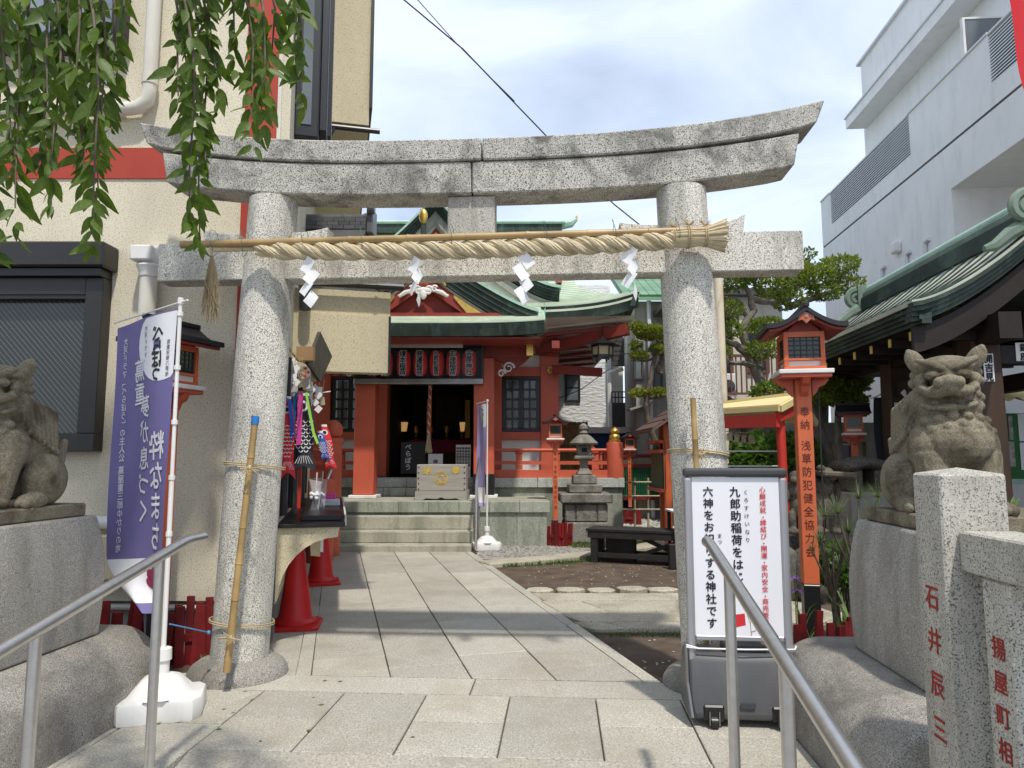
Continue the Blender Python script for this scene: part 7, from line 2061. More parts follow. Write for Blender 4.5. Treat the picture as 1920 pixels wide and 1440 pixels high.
# low beige outbuilding at the right
ye = 9.6
sh = thing('beige_outbuilding', 'low beige outbuilding with concrete eave behind the stone shrine', 'building', (W(1600,900,ye).x, 10.5, 0))
MB().bb(W(1480,900,ye).x, W(1655,900,ye).x, ye, ye+2.2, -0.05, W(1600,830,ye).z).build('wall', M['beigewall'], sh)
MB().bb(W(1470,900,ye).x, W(1662,900,ye).x, ye-0.12, ye+2.3, W(1600,829,ye).z, W(1600,793,ye).z).build('eave', M['concretewall'], sh)
window(sh, W(1573,850,ye).x, W(1596,850,ye).x, W(1580,872,ye).z, W(1580,832,ye).z, ye, M['glass'], M['louver'], 0.025)
MB().bb(W(1620,900,ye).x, W(1642,900,ye).x, ye-0.1, ye-0.01, 0, W(1600,829,ye).z).build('pillar', M['concretewall'], sh)
# white garden wall behind the plaque rack
gw = MB().bb(W(1345,850,11.3).x, W(1555,850,11.3).x, 11.3, 11.45, -0.05, W(1400,800,11.3).z).build('garden_wall', M['aptwall'])
tag(gw, 'off white garden wall behind the leafy bush', 'wall', kind='thing')
# blue shed and green fence
yf = 18.6
bs = thing('blue_shed', 'blue panelled shed with a white gutter behind the green fence', 'shed', (W(1168,850,yf).x, yf, 0))
MB().bb(W(1080,850,yf).x, W(1204,850,yf).x, yf+0.3, yf+2, -0.05, W(1160,812,yf).z).build('wall', M['blueplastic'], bs)
for k in range(16):
    x = W(1096+k*6.6,850,yf).x; MB().bb(x, x+0.055, yf+0.26, yf+0.299, 0.5, W(1160,815,yf).z).build('panel_rib', M['blueplastic'], bs)
MB().bb(W(1070,850,yf).x, W(1209,850,yf).x, yf, yf+2.1, W(1160,812,yf).z, W(1160,801,yf).z).build('gutter', M['whiteplastic'], bs)
MB().bb(W(1200,850,yf).x, W(1207,850,yf).x, yf, yf+0.3, 0, W(1160,812,yf).z).build('corner_post', M['whiteplastic'], bs)
yg = 15.9
gf = thing('green_fence', 'green corrugated fence with a red framed lattice top', 'fence', (W(1200,900,yg).x, yg, 0))
xg0, xg1 = W(1140,900,yg).x, W(1262,900,yg).x
zg0, zg1, zg2 = W(1200,931,yg).z, W(1200,876,yg).z, W(1200,855,yg).z
nb = 30
for k in range(nb):
    x = xg0 + (xg1-xg0)*k/nb
    MB().bb(x, x+(xg1-xg0)/nb*0.6, yg-0.03, yg, zg0, zg1).build('sheet_rib', M['greensheet'], gf)
MB().bb(xg0, xg1, yg, yg+0.02, zg0, zg1).build('sheet', M['greensheet'], gf)
for z in (zg0-0.04, zg1+0.03, zg2): MB().bb(xg0, xg1, yg-0.04, yg+0.04, z-0.035, z+0.035).build('rail', M['picket'], gf)
n = 26
lt = MB()
for k in range(-4, n):
    for s in (-1,1):
        x = xg0 + (xg1-xg0)*k/n; dx = (zg2-zg1-0.07)
        a = (x if s > 0 else x+dx, yg+0.02*s*0.3, zg1+0.066); b = (x+dx if s > 0 else x, yg+0.02*s*0.3, zg2-0.036)
        if min(a[0],b[0]) < xg0 or max(a[0],b[0]) > xg1: continue
        lt.beam(a, b, 0.008, 0.018, up=(0,-1,0))
lt.build('lattice', M['bamboo_pale'], gf)
ybf = 13.9
bfn = thing('bamboo_fence', 'open grid fence of thin bamboo poles on the white pebbles', 'fence', (W(1200,950,ybf).x, ybf, 0))
for px in (1166,1190,1215,1239): MB().tube([W(px,960,ybf)*Vector((1,1,0))+Vector((0,0,-0.03)), W(px,896,ybf)], 0.022, 7).build('upright', M['bamboo_pale'], bfn, smooth=True)
for py in (904,930,955): MB().tube([W(1163,py,ybf-0.04), W(1242,py,ybf-0.04)], 0.016, 7).build('crossbar', M['bamboo_pale'], bfn, smooth=True)
# upright bamboo screen beside the hall
ys = 17.9
bsn = thing('bamboo_screen', 'upright brown bamboo screen beside the hall veranda', 'screen', (W(1075,860,ys).x, ys, 0.97))
n = 26
for k in range(n):
    x = W(1050+54*k/n,850,ys).x; MB().tube([(x,ys,0.5),(x+R(-0.01,0.01),ys,W(1075,791+R(-1,1),ys).z)], 0.021, 6).build('cane', M['bamboo_old'], bsn, smooth=True)
for py in (800,835): MB().tube([W(1049,py,ys-0.03), W(1105,py,ys-0.03)], 0.02, 6).build('crossbar', M['bamboo_old'], bsn, smooth=True)

# ------------------------------------------------------------------ garden things
# old stone lantern
sl_ = W(1096, 990, 11.95); lx, ly = sl_.x, 11.95
st = thing('stone_lantern', 'weathered old stone lantern standing beside the hall veranda', 'stone lantern', (lx, ly, 0))
def zz(py): return W(1096, py, ly).z
def sqr(m, z0, z1, w0, w1, d=1.0): m.add([(lx-w0,ly-w0*d,z0),(lx+w0,ly-w0*d,z0),(lx+w0,ly+w0*d,z0),(lx-w0,ly+w0*d,z0),(lx-w1,ly-w1*d,z1),(lx+w1,ly-w1*d,z1),(lx+w1,ly+w1*d,z1),(lx-w1,ly+w1*d,z1)], [(3,2,1,0),(4,5,6,7),(0,1,5,4),(1,2,6,5),(2,3,7,6),(3,0,4,7)])
m = MB(); sqr(m, -0.03, 0.30, 0.37, 0.35); m.build('footing', M['mossy'], st, bevel=0.02)
for k, (a, b) in enumerate(((-0.345,-0.175),(-0.17,0.17),(0.175,0.345))):
    MB().bb(lx+a, lx+b, ly-0.345, ly+0.33, 0.305, 0.60).build('footing_stone', M['mossy'], st, bevel=0.02)
m = MB(); sqr(m, 0.605, 0.76, 0.42, 0.42); m.build('footing_slab', M['mossy'], st, bevel=0.02)
m = MB(); sqr(m, 0.765, 0.90, 0.27, 0.27); m.build('base_block', M['mossy'], st, bevel=0.015)
m = MB(); sqr(m, 0.905, 1.05, 0.20, 0.19); m.build('base_block', M['mossy'], st, bevel=0.015)
m = MB(); m.lathe((lx,ly,1.055), [(0.18,0.0),(0.18,0.02),(0.13,0.06),(0.10,0.12),(0.085,0.17),(0.10,0.22),(0.16,0.25)], 4, sq=pi/4); m.build('shaft', M['mossy'], st, bevel=0.012)
m = MB(); m.bb(lx-0.165,lx+0.165,ly-0.165,ly+0.165,1.31,1.37); m.build('tray', M['mossy'], st, bevel=0.015)
m = MB(); m.bb(lx-0.115,lx+0.115,ly-0.115,ly+0.115,1.375,1.55); fb_ = m.build('fire_box', M['mossy'], st, bevel=0.01)
MB().bb(lx-0.045,lx+0.045,ly-0.118,ly-0.1155,1.43,1.50).build('light_opening', M['interior'], fb_)
m = MB(); m.lathe((lx,ly,1.555), [(0.24,0.0),(0.25,0.025),(0.19,0.08),(0.13,0.135),(0.08,0.165)], 8, sq=pi/8); m.build('roof', M['mossy'], st, smooth=True, angle=40)
m = MB(); m.lathe((lx,ly,1.72), [(0.05,0.0),(0.075,0.03),(0.06,0.06),(0.05,0.075),(0.075,0.10),(0.07,0.15),(0.02,0.19)], 12); m.build('finial', M['mossy'], st, smooth=True)
# black bench
BN = Matrix.Translation((1.72, 9.42, 0)) @ Matrix.Rotation(radians(-22), 4, 'Z')
bn = thing('bench', 'low black timber bench with cross braces on the bare soil', 'bench', tuple(BN @ Vector((0,0,0))))
for k in range(3): MB(BN).bb(-0.72,0.74,-0.22+0.15*k,-0.075+0.15*k,0.375,0.41).build('seat_board', M['blackwood'], bn, bevel=0.004)
MB(BN).bb(-0.70,0.72,-0.21,-0.17,0.29,0.373).build('apron', M['blackwood'], bn); MB(BN).bb(-0.70,0.72,0.17,0.21,0.29,0.373).build('apron', M['blackwood'], bn)
for x in (-0.62,0.60):
    for y in (-0.16,0.16): MB(BN).bb(x-0.045,x+0.045,y-0.04,y+0.04,-0.03,0.372).build('leg', M['blackwood'], bn)
for y in (-0.16,0.16): MB(BN).bb(-0.57,0.555,y-0.025,y+0.025,0.04,0.10).build('stretcher', M['blackwood'], bn)
MB(BN).beam((-0.1,-0.12,0.06),(0.55,-0.12,0.30),0.03,0.05).build('brace', M['blackwood'], bn); MB(BN).beam((0.55,-0.08,0.06),(0.0,-0.08,0.30),0.03,0.05).build('brace', M['blackwood'], bn)
MB(BN).bb(-0.5,-0.12,-0.05,0.1,-0.02,0.30).build('side_box', M['blackwood'], bn)
pnl = MB().bb(W(1254,1040,8.9).x, W(1292,1040,8.9).x, 8.86, 8.95, -0.03, W(1270,1020,8.9).z).build('black_crate', M['blackwood'], bevel=0.01)
tag(pnl, 'plain black crate at the end of the bench by the gate pillar', 'crate')
ct = thing('cloth_table', 'small table under a white cloth behind the bench', 'table', (W(1275,980,9.3).x, 9.3, 0))
x0, x1 = W(1253,960,9.3).x, W(1253,960,9.3).x+0.55
MB().grid(lambda u, v: (x0+(x1-x0)*u + 0.03*v, 9.0+0.02*sin(u*25)*v, 0.66-0.63*v), 30, 6).build('cloth_front', M['flagwhite'], ct, smooth=True, fix=False)
MB().bb(x0, x1, 9.0, 9.5, 0.645, 0.665).build('cloth_top', M['flagwhite'], ct)
for (x, y) in ((x0+0.04,9.05),(x1-0.04,9.05),(x0+0.04,9.45),(x1-0.04,9.45)): MB().bb(x-0.02,x+0.02,y-0.02,y+0.02,-0.03,0.644).build('leg', M['blackwood'], ct)
# small roadside red shrine by the pillar
yk = 11.0
ss = thing('small_shrine', 'small red shrine with green panels and brown roof seen behind the gate pillar', 'shrine', (W(1250,950,yk).x, yk, 0))
xs0, xs1 = W(1240,900,yk).x, W(1345,900,yk).x
for (px, yy) in ((1252,yk),(1243,yk+0.8),(1330,yk)):
    x = W(px,900,yy).x; MB().bb(x-0.05,x+0.05,yy-0.05,yy+0.05,-0.03,W(1250,785,yk).z).build('post', M['orange'], ss)
MB().bb(xs0+0.02, xs1, yk+0.02, yk+0.9, W(1250,918,yk).z, W(1250,842,yk).z).build('panel', M['greensheet'], ss)
for py in (920,846,828): MB().bb(xs0-0.04, xs1, yk-0.03, yk+0.95, W(1250,py+3,yk).z, W(1250,py-3,yk).z).build('rail', M['vermilion'], ss)
for px in (1247,1262): 
    x = W(px,900,yk-0.05).x; MB().bb(x-0.012,x+0.012,yk-0.05,yk-0.02,W(1250,918,yk).z,W(1250,828,yk).z).build('slat', M['vermilion'], ss)
za, zb_ = W(1250,800,yk).z, W(1240,768,yk).z
xm = xs0+0.75
def sroof(s):
    return lambda u, v: (xm + s*0.95*u, yk-0.35+1.6*v, zb_+0.30 - 0.62*u)
for s in (-1,1):
    o = MB().slabgrid(sroof(s), 2, 2, (0,0,-0.04)).build('roof', M['brownroof'], ss)
    for k in range(5):
        a = Vector(sroof(s)(0.1+0.2*k, 0)); b = Vector(sroof(s)(0.1+0.2*k, 1)); MB().beam(a+Vector((0,0,0.015)), b+Vector((0,0,0.015)), 0.19, 0.02, up=(s*0.62,0,0.95)).build('roof_board', M['brownroof'], o)
MB().beam((xm,yk-0.4,zb_+0.33),(xm,yk+1.3,zb_+0.33),0.16,0.06).build('ridge', M['brownroof'], ss)
MB().prism([(xm-0.8,zb_-0.22),(xm+0.8,zb_-0.22),(xm,zb_+0.25)], yk-0.15, yk-0.1, 'y').build('gable', M['interior'], ss)
# plaque rack with yellow edged roof
er = thing('plaque_rack', 'red post and beam rack with pale yellow edged gable roof for wooden plaques', 'rack', (W(1440,900,7.9).x, 7.9, 0))
F0, F1 = W(1330,771,8.6), W(1462,763,7.5); RD0, RD1 = W(1330,764,9.0), W(1497,744,7.85); B1 = W(1531,792,8.15); B0 = Vector((B1.x-1.2, B1.y+1.1, B1.z))
def qd(name, p, th, mat): return quad_board(name, p, th, mat, er)
qd('roof', [F0, F1, RD1, RD0], 0.03, M['yellowroof']); qd('roof', [RD0, RD1, B1, B0], 0.03, M['yellowroof'])
MB().beam(F0+Vector((0,0,-0.015)), F1+Vector((0,0,-0.015)), 0.04, 0.055).build('yellow_edge', M['yellowroof'], er); MB().beam(F1+Vector((0,0,-0.02)), RD1+Vector((0,0,-0.02)), 0.04, 0.07).build('yellow_edge', M['yellowroof'], er); MB().beam(RD1+Vector((0,0,-0.02)), B1+Vector((0,0,-0.02)), 0.04, 0.07).build('yellow_edge', M['yellowroof'], er)
MB().beam(RD0+Vector((0,0,0.03)), RD1+Vector((0,0,0.03)), 0.07, 0.05).build('ridge', M['yellowroof'], er)
MB().beam(F0+Vector((0.02,0.06,-0.14)), F1+Vector((0.0,0.06,-0.14)), 0.05, 0.14).build('beam', M['brightred'], er)
MB().beam(F1+Vector((0.0,0.06,-0.10)), RD1+Vector((0,0.06,-0.12)), 0.05, 0.11).build('gable_board', M['brightred'], er); MB().beam(RD1+Vector((0,0.06,-0.12)), B1+Vector((-0.03,0.06,-0.10)), 0.05, 0.11).build('gable_board', M['brightred'], er)
for (px, yy, py) in ((1463,7.72,795),(1352,8.62,800)):
    p = W(px, py, yy); MB().tube([(p.x+0.02,yy,-0.03),(p.x,yy,p.z+0.12)], [0.05,0.048], 14).build('post', M['brightred'], er, smooth=True)
MB().bb(W(1463,900,7.72).x-0.06, W(1463,900,7.72).x+0.06, 7.66, 7.78, -0.03, 0.22).build('post_shoe', M['black'], er)
for py in (846,874): MB().tube([W(1350,py,8.45), W(1460,py,7.9)], 0.008, 5).build('wire', M['louver'], er)
pk = thing('plaque_string', 'row of small wooden plaques hanging on a string under the yellow edged roof', 'plaque row', W(1385,830,8.3))
for k in range(4):
    c = W(1368+k*13, 818+2*k, 8.3); MB().prism([(c.x-0.05,c.z-0.05),(c.x+0.05,c.z-0.05),(c.x+0.05,c.z+0.02),(c.x,c.z+0.05),(c.x-0.05,c.z+0.02)], 8.29, 8.30, 'y').build('plaque', M['bamboo_pale'], pk)
MB().tube([W(1354,808,8.4),W(1400,812,8.2),W(1440,795,7.9)], 0.005, 5).build('string', M['twine'], pk)
# stone hokora and figures
hk = thing('stone_shrine', 'small dark stone shrine with a deep opening beside the lion pedestal', 'stone shrine', (W(1632,930,7.6).x, 7.6, 0))
yh = 7.6
MB().bb(W(1592,930,yh).x, W(1690,930,yh).x, yh-0.05, yh+0.6, -0.03, W(1632,924,yh).z).build('base', M['concretewall'], hk, bevel=0.01)
x0, x1 = W(1604,900,yh).x, W(1662,900,yh).x; z0_, z1_ = W(1632,924,yh).z, W(1632,880,yh).z
MB().bb(x0, x0+0.09, yh, yh+0.5, z0_, z1_).build('side', M['rock'], hk, bevel=0.02); MB().bb(x1-0.11, x1, yh, yh+0.5, z0_, z1_).build('side', M['rock'], hk, bevel=0.02); MB().bb(x0, x1, yh+0.4, yh+0.5, z0_, z1_).build('back', M['interior'], hk)
def blob(mb, vox, o_name, mat, label, cat, parent=None):
    o = mb.build(o_name, mat, parent, fix=False)
    md = o.modifiers.new('skin','REMESH'); md.mode = 'VOXEL'; md.voxel_size = vox; md.use_smooth_shade = True
    md = o.modifiers.new('soft','SMOOTH'); md.factor = 0.5; md.iterations = 2
    if label: tag(o, label, cat)
    return o
m = MB()
for k in range(7): m.sph(((x0+x1)/2 + (k-3)*0.065, yh+0.22, z1_+0.05+0.02*cos(k-3)), (0.09,0.30,0.075), 10, 7)
blob(m, 0.02, 'roof', M['rock'], None, None, hk)
def figure(px, y, s, flip, label):
    s = s*0.86
    c = W(px, 1000, y); m = MB(); X = lambda a, b, z: (c.x + flip*a*s, y + b*s, z*s + zb0_)
    zb0_ = W(px, 1000, y).z
    for (a, b, z, r) in ((0,0,0.32,(0.10,0.10,0.15)),(0.02,-0.02,0.50,(0.10,0.09,0.10)),(0.04,-0.04,0.66,(0.075,0.08,0.07)),(0.08,-0.10,0.62,(0.05,0.05,0.04)),(-0.03,-0.05,0.72,(0.05,0.05,0.04)),(-0.07,0,0.15,(0.055,0.065,0.15)),(0.10,-0.03,0.14,(0.05,0.055,0.14)),(-0.07,-0.05,0.03,(0.09,0.11,0.04)),(0.11,-0.07,0.03,(0.08,0.10,0.04)),(0.15,-0.02,0.46,(0.04,0.05,0.12)),(-0.13,0,0.42,(0.05,0.05,0.12)),(0.0,0.08,0.50,(0.10,0.08,0.14))):
        m.sph(X(a,b,z), tuple(q*s for q in r), 12, 8)
    return blob(m, 0.010, 'stone_figure', M['figure_stone'], label, 'statue')
fg1 = figure(1500, 6.9, 0.95, -1, 'dark stone beast figure half hidden left of the lantern post')
fg2 = figure(1546, 6.9, 1.0, 1, 'dark stone beast figure holding up a slab right of the lantern post')
c = W(1546, 893, 6.9); MB().box((c.x+0.08,6.86,c.z+0.02),(0.34,0.3,0.055),Matrix.Rotation(0.06,3,'Y')).build('carried_slab', M['figure_stone'], fg2, bevel=0.015)
rk = [(1490,1015,6.85,0.25),(1530,1018,6.85,0.3),(1565,1015,6.9,0.25),(1600,1030,7.2,0.28),(1478,980,7.3,0.22)]
for i, (px, py, y, s) in enumerate(rk):
    c = W(px, py, y); m = MB()
    for k in range(6): m.sph((c.x+R(-0.5,0.5)*s, y+R(-0.4,0.4)*s, max(0.02,c.z-0.08)*0.5+R(-0.05,0.1)*s), (s*R(0.4,0.6), s*R(0.4,0.6), max(0.12,c.z*0.5)), 9, 6)
    blob(m, 0.03, 'garden_rock', M['rock'], ['rough garden rock under the half hidden stone beast','rough garden rock under the lantern post','rough garden rock under the beast with the slab','rough garden rock next to the pine shrub','rough garden rock behind the red post'][i], 'rock')
# notice board with yellow corrugated roof at the far right
nbd = thing('notice_board', 'green notice board under a pale yellow corrugated roof beyond the water pavilion', 'notice board', (W(1920,900,8.4).x, 8.4, 0))
yn = 8.4
MB().bb(W(1880,900,yn).x, W(2010,900,yn).x, yn, yn+0.06, W(1900,905,yn).z, W(1900,775,yn).z).build('board', M['greenboard'], nbd)
MB().bb(W(1880,900,yn).x, W(2010,900,yn).x, yn-0.05, yn-0.002, W(1900,908,yn).z, W(1900,898,yn).z).build('ledge', M['copper_lt'], nbd)
for px in (1890,2000): MB().bb(W(px,900,yn).x-0.04, W(px,900,yn).x+0.04, yn+0.062, yn+0.13, -0.03, W(1900,760,yn).z).build('post', M['greenboard'], nbd)
def cor(u, v): 
    a = W(1700,726,yn); b = W(2030,726,yn); x = a.x+(b.x-a.x)*u; return (x, yn-0.35+0.9*v, W(1900,752,yn).z + 0.24*v + 0.025*sin(x*2*pi/0.19))
MB().slabgrid(cor, 90, 2, (0,0,-0.008)).build('corrugated_roof', M['yellowroof'], nbd, smooth=True, angle=0)
for k, (pa, pb) in enumerate((((1889,780),(1900,825)),((1890,828),(1904,875)),((1907,776),(1935,827)),((1911,830),(1940,881)))):
    a, b = W(pa[0],pa[1],yn), W(pb[0],pb[1],yn)
    MB().bb(a.x, b.x, yn-0.008, yn-0.001, b.z, a.z).build('pinned_sheet', M['poster'] if k < 2 else M['paper'], nbd)
# rust streaked pipe
pp = MB().tube([W(1358,800,9.4)*Vector((1,1,0)), W(1351,650,9.4), W(1344,478,9.4)], 0.065, 14).build('tall_pipe', M['rust'], smooth=True)
tag(pp, 'tall white pipe streaked with rust beside the gate pillar', 'pipe')

# ------------------------------------------------------------------ trees and plants
def leaf_cloud(mb, clumps, n, size, flat=0.55, up=0.3):
    tot = sum(c[1][0]*c[1][1]*c[1][2] for c in clumps)
    for (c, r) in clumps:
        k = max(20, int(n*(r[0]*r[1]*r[2]/tot)))
        c = Vector(c)
        for i in range(k):
            while True:
                q = Vector((R(-1,1),R(-1,1),R(-1,1)))
                if 0.12 < q.length < 1: break
            q = q.normalized()*(q.length**0.45)
            q *= 1.0 + 0.22*mnoise.noise(Vector((q.x*2.3+c.x*7, q.y*2.3+c.y*7, q.z*2.3)))
            p = c + Vector((q.x*r[0], q.y*r[1], q.z*r[2]))
            d = (Vector((R(-1,1),R(-1,1),R(-0.6,1)+up)) + q*0.8).normalized()
            s = d.cross(Vector((R(-1,1),R(-1,1),R(-1,1)))).normalized()
            L = size*R(0.6,1.25); w = L*0.28*flat/0.55
            mb.add([p, p+d*L*0.5+s*w, p+d*L, p+d*L*0.5-s*w], [(0,1,2,3)])
def limb(mb, pts, r0, r1, n=7):
    P = [Vector(p) for p in pts]; out = []
    for k in range(len(P)-1):
        for j in range(3): out.append(P[k].lerp(P[k+1], j/3) + Vector((R(-1,1),R(-1,1),R(-1,1)))*r0*0.18*(1 if 0 < k+j else 0))
    out.append(P[-1])
    mb.tube(out, [r0 + (r1-r0)*k/(len(out)-1) for k in range(len(out))], n)
def tree(name, label, y, trunk, limbs, pads, nleaf, lsize, lm, tm, r0, base=None, flat=0.55):
    b = W(trunk[0][0], trunk[0][1], trunk[0][2]) if base is None else Vector(base)
    t = thing(name, label, 'tree', (b.x, b.y, 0))
    P = [Vector((b.x, b.y, -0.03))] + [W(*q) for q in trunk]
    m = MB(); limb(m, P, r0, r0*0.45, 9); m.build('trunk', M[tm], t, smooth=True)
    for (q, ra) in limbs:
        m = MB(); limb(m, [W(*p) for p in q], ra, ra*0.35, 6); m.build('limb', M[tm], t, smooth=True)
    m = MB()
    cl = [(W(px, py, yy), (rx*0.9, ry*0.8, rz*0.78)) for (px, py, yy, rx, ry, rz) in pads]
    leaf_cloud(m, cl, nleaf, lsize, flat); m.build('crown', M[lm], t, fix=False)
    tw = MB()
    for (c, r) in cl:
        for i in range(7):
            a = R(0,2*pi); c_ = Vector(c); tw.tube([c_+Vector((0,0,-r[2]*1.05)), c_+Vector((cos(a)*r[0]*0.45,sin(a)*r[1]*0.45,-r[2]*0.4)), c_+Vector((cos(a)*r[0]*0.85,sin(a)*r[1]*0.85,r[2]*R(-0.2,0.5)))], [0.012,0.008,0.004], 4)
    tw.build('twigs', M[tm], t)
    return t
Y1 = 9.9
tree('clipped_tree', 'large clipped evergreen with twisting grey limbs behind the gate pillar', Y1,
    [(1446,820,Y1),(1428,725,Y1),(1404,665,Y1),(1392,620,Y1),(1412,585,Y1),(1404,548,Y1)],
    [(((1404,665,Y1),(1380,645,Y1-0.1),(1345,632,Y1-0.2)),0.07),(((1408,600,Y1),(1380,560,Y1),(1346,558,Y1)),0.05),(((1428,690,Y1),(1395,682,Y1-0.1),(1366,680,Y1-0.2),(1360,668,Y1-0.2)),0.05),
     (((1405,560,Y1),(1440,566,Y1),(1480,562,Y1+0.1),(1510,520,Y1+0.2)),0.055),(((1480,575,Y1+0.1),(1520,560,Y1+0.3),(1560,545,Y1+0.4),(1585,505,Y1+0.4)),0.06),(((1392,620,Y1),(1365,590,Y1),(1350,575,Y1)),0.035),(((1404,548,Y1),(1390,520,Y1),(1400,505,Y1)),0.035)],
    [(1365,525,Y1,0.34,0.4,0.20),(1398,512,Y1,0.26,0.4,0.16),(1362,583,Y1,0.24,0.35,0.17),(1370,620,Y1-0.1,0.20,0.3,0.14),(1450,532,Y1,0.30,0.4,0.22),(1490,515,Y1+0.1,0.30,0.4,0.22),(1478,562,Y1+0.1,0.24,0.35,0.16),
     (1530,520,Y1+0.3,0.28,0.4,0.22),(1572,500,Y1+0.4,0.30,0.4,0.18),(1590,535,Y1+0.4,0.22,0.35,0.14),(1545,550,Y1+0.3,0.24,0.35,0.14),(1437,612,Y1-0.1,0.26,0.35,0.15),(1430,655,Y1-0.2,0.24,0.35,0.17),(1445,735,Y1-0.3,0.30,0.4,0.17),(1352,660,Y1-0.2,0.13,0.25,0.09),(1510,480,Y1+0.3,0.15,0.25,0.10)],
    11000, 0.058, 'leaf_pine', 'trunk_grey', 0.095)
Y2 = 9.0
tree('slender_tree', 'slender tree with forked grey trunk between the lantern post and the pavilion', Y2,
    [(1590,985,Y2),(1578,900,Y2),(1570,830,Y2),(1572,770,Y2),(1588,715,Y2),(1612,700,Y2)],
    [(((1572,780,Y2),(1598,760,Y2),(1612,730,Y2)),0.03),(((1575,760,Y2),(1556,735,Y2),(1545,715,Y2)),0.025)],
    [(1590,722,Y2,0.26,0.3,0.14),(1560,722,Y2,0.22,0.3,0.13),(1600,752,Y2,0.16,0.25,0.12),(1548,748,Y2,0.18,0.25,0.11),(1615,710,Y2+0.3,0.14,0.2,0.09)], 5200, 0.058, 'leaf_pine', 'trunk_grey', 0.062)
Y3 = 9.3
t3 = thing('leaning_trunks', 'pair of thick leaning grey trunks just right of the lantern post', 'tree', (W(1556,1000,Y3).x, Y3, 0))
m = MB(); limb(m, [W(1566,1010,Y3)*Vector((1,1,0)), W(1556,900,Y3), W(1540,820,Y3), W(1520,755,Y3), W(1500,700,Y3)], 0.12, 0.07, 9); m.build('trunk', M['trunk_grey'], t3, smooth=True)
m = MB(); limb(m, [W(1556,1010,Y3+0.3)*Vector((1,1,0)), W(1548,880,Y3+0.3), W(1540,760,Y3+0.3), W(1538,700,Y3+0.3), W(1545,650,Y3+0.3)], 0.11, 0.07, 9); m.build('trunk', M['trunk_grey'], t3, smooth=True)
m = MB(); leaf_cloud(m, [(W(1535,735,Y3),(0.2,0.3,0.13)),(W(1500,690,Y3+0.2),(0.25,0.3,0.12)),(W(1548,665,Y3+0.3),(0.2,0.3,0.10))], 2600, 0.06); m.build('crown', M['leaf_pine'], t3, fix=False)
Y4 = 12.6
tree('cloud_tree', 'small clipped tree with rounded leaf pads between the hall and the gate pillar', Y4,
    [(1246,930,Y4),(1228,830,Y4),(1212,770,Y4),(1213,745,Y4),(1222,690,Y4),(1236,640,Y4)],
    [(((1213,745,Y4),(1205,742,Y4),(1196,738,Y4)),0.035),(((1228,670,Y4),(1210,678,Y4),(1195,672,Y4)),0.03),(((1236,700,Y4+0.1),(1243,660,Y4+0.1),(1240,640,Y4+0.1)),0.07),(((1214,748,Y4),(1235,745,Y4),(1245,738,Y4)),0.03)],
    [(1222,624,Y4,0.34,0.36,0.15),(1195,612,Y4,0.16,0.25,0.08),(1192,648,Y4,0.10,0.2,0.09),(1200,668,Y4,0.17,0.25,0.09),(1234,655,Y4,0.16,0.25,0.10),(1198,737,Y4,0.18,0.25,0.08),(1232,736,Y4,0.20,0.28,0.08)], 5200, 0.055, 'leaf_cloud', 'bark', 0.075)
def bush(name, label, pads, n, size, mat, y, flat=0.9):
    c = W(*pads[0][:3]); b = thing(name, label, 'bush', (c.x, c.y, 0))
    m = MB(); cl = [(W(px,py,yy),(rx,ry,rz)) for (px,py,yy,rx,ry,rz) in pads]; leaf_cloud(m, cl, n, size, flat); m.build('leaves', M[mat], b, fix=False)
    m = MB()
    for (c_, r) in cl:
        for k in range(4): m.tube([Vector((c_.x+R(-0.1,0.1), c_.y, -0.03)), Vector(c_)+Vector((R(-0.7,0.7)*r[0],R(-0.5,0.5)*r[1],R(-0.3,0.3)*r[2]))], [0.016,0.006], 5)
    m.build('stems', M['bark'], b)
bush('leafy_bush', 'leafy green bush behind the plaque rack', [(1385,868,9.6,0.30,0.35,0.28),(1420,850,9.6,0.26,0.3,0.22),(1440,880,9.5,0.28,0.3,0.3),(1410,905,9.4,0.35,0.35,0.25),(1470,850,9.6,0.22,0.3,0.3),(1500,860,9.4,0.25,0.3,0.3),(1480,900,9.2,0.25,0.3,0.25)], 5200, 0.11, 'leaf_bush', 9.5)
bush('low_shrub', 'low round shrub between the lantern post and the lion pedestal', [(1575,1045,5.4,0.13,0.13,0.10),(1562,1075,5.4,0.11,0.12,0.09),(1590,1080,5.3,0.10,0.12,0.09)], 1300, 0.04, 'leaf_bush', 4.9)
bush('back_shrub', 'dark shrub behind the green fence', [(1215,870,17.4,0.4,0.4,0.35)], 900, 0.12, 'leaf_bush', 17.4)
def spiky(name, label, px, py, y, n, L, mat, w=0.004, spread=1.0):
    c = W(px, py, y); r = thing(name, label, 'shrub', (c.x, c.y, 0)); m = MB()
    heads = [c + Vector((R(-0.16,0.16)*spread, R(-0.12,0.12), R(-0.12,0.12)*spread)) for k in range(9)]
    for h in heads:
        for i in range(n//9):
            d = Vector((R(-1,1),R(-1,0.6),R(-0.15,1))).normalized(); s = d.cross(Vector((0,0,1))).normalized()*w; l = L*R(0.7,1.1)
            m.add([h-s, h+s, h+d*l], [(0,1,2)])
    m.build('needles', M[mat], r, fix=False)
    m = MB()
    for h in heads: m.tube([Vector((c.x, c.y, -0.03)), Vector((c.x, c.y, c.z*0.6)), h], [0.018,0.012,0.006], 5)
    m.build('branches', M['bark'], r)
spiky('pine_shrub', 'young pine shrub with long needles beside the lion pedestal', 1600, 965, 4.5, 900, 0.15, 'needle', 0.0022, 1.3)
spiky('pine_shrub', 'small tuft of pine needles low beside the lantern post', 1560, 1035, 4.75, 420, 0.11, 'needle', 0.002, 0.8)
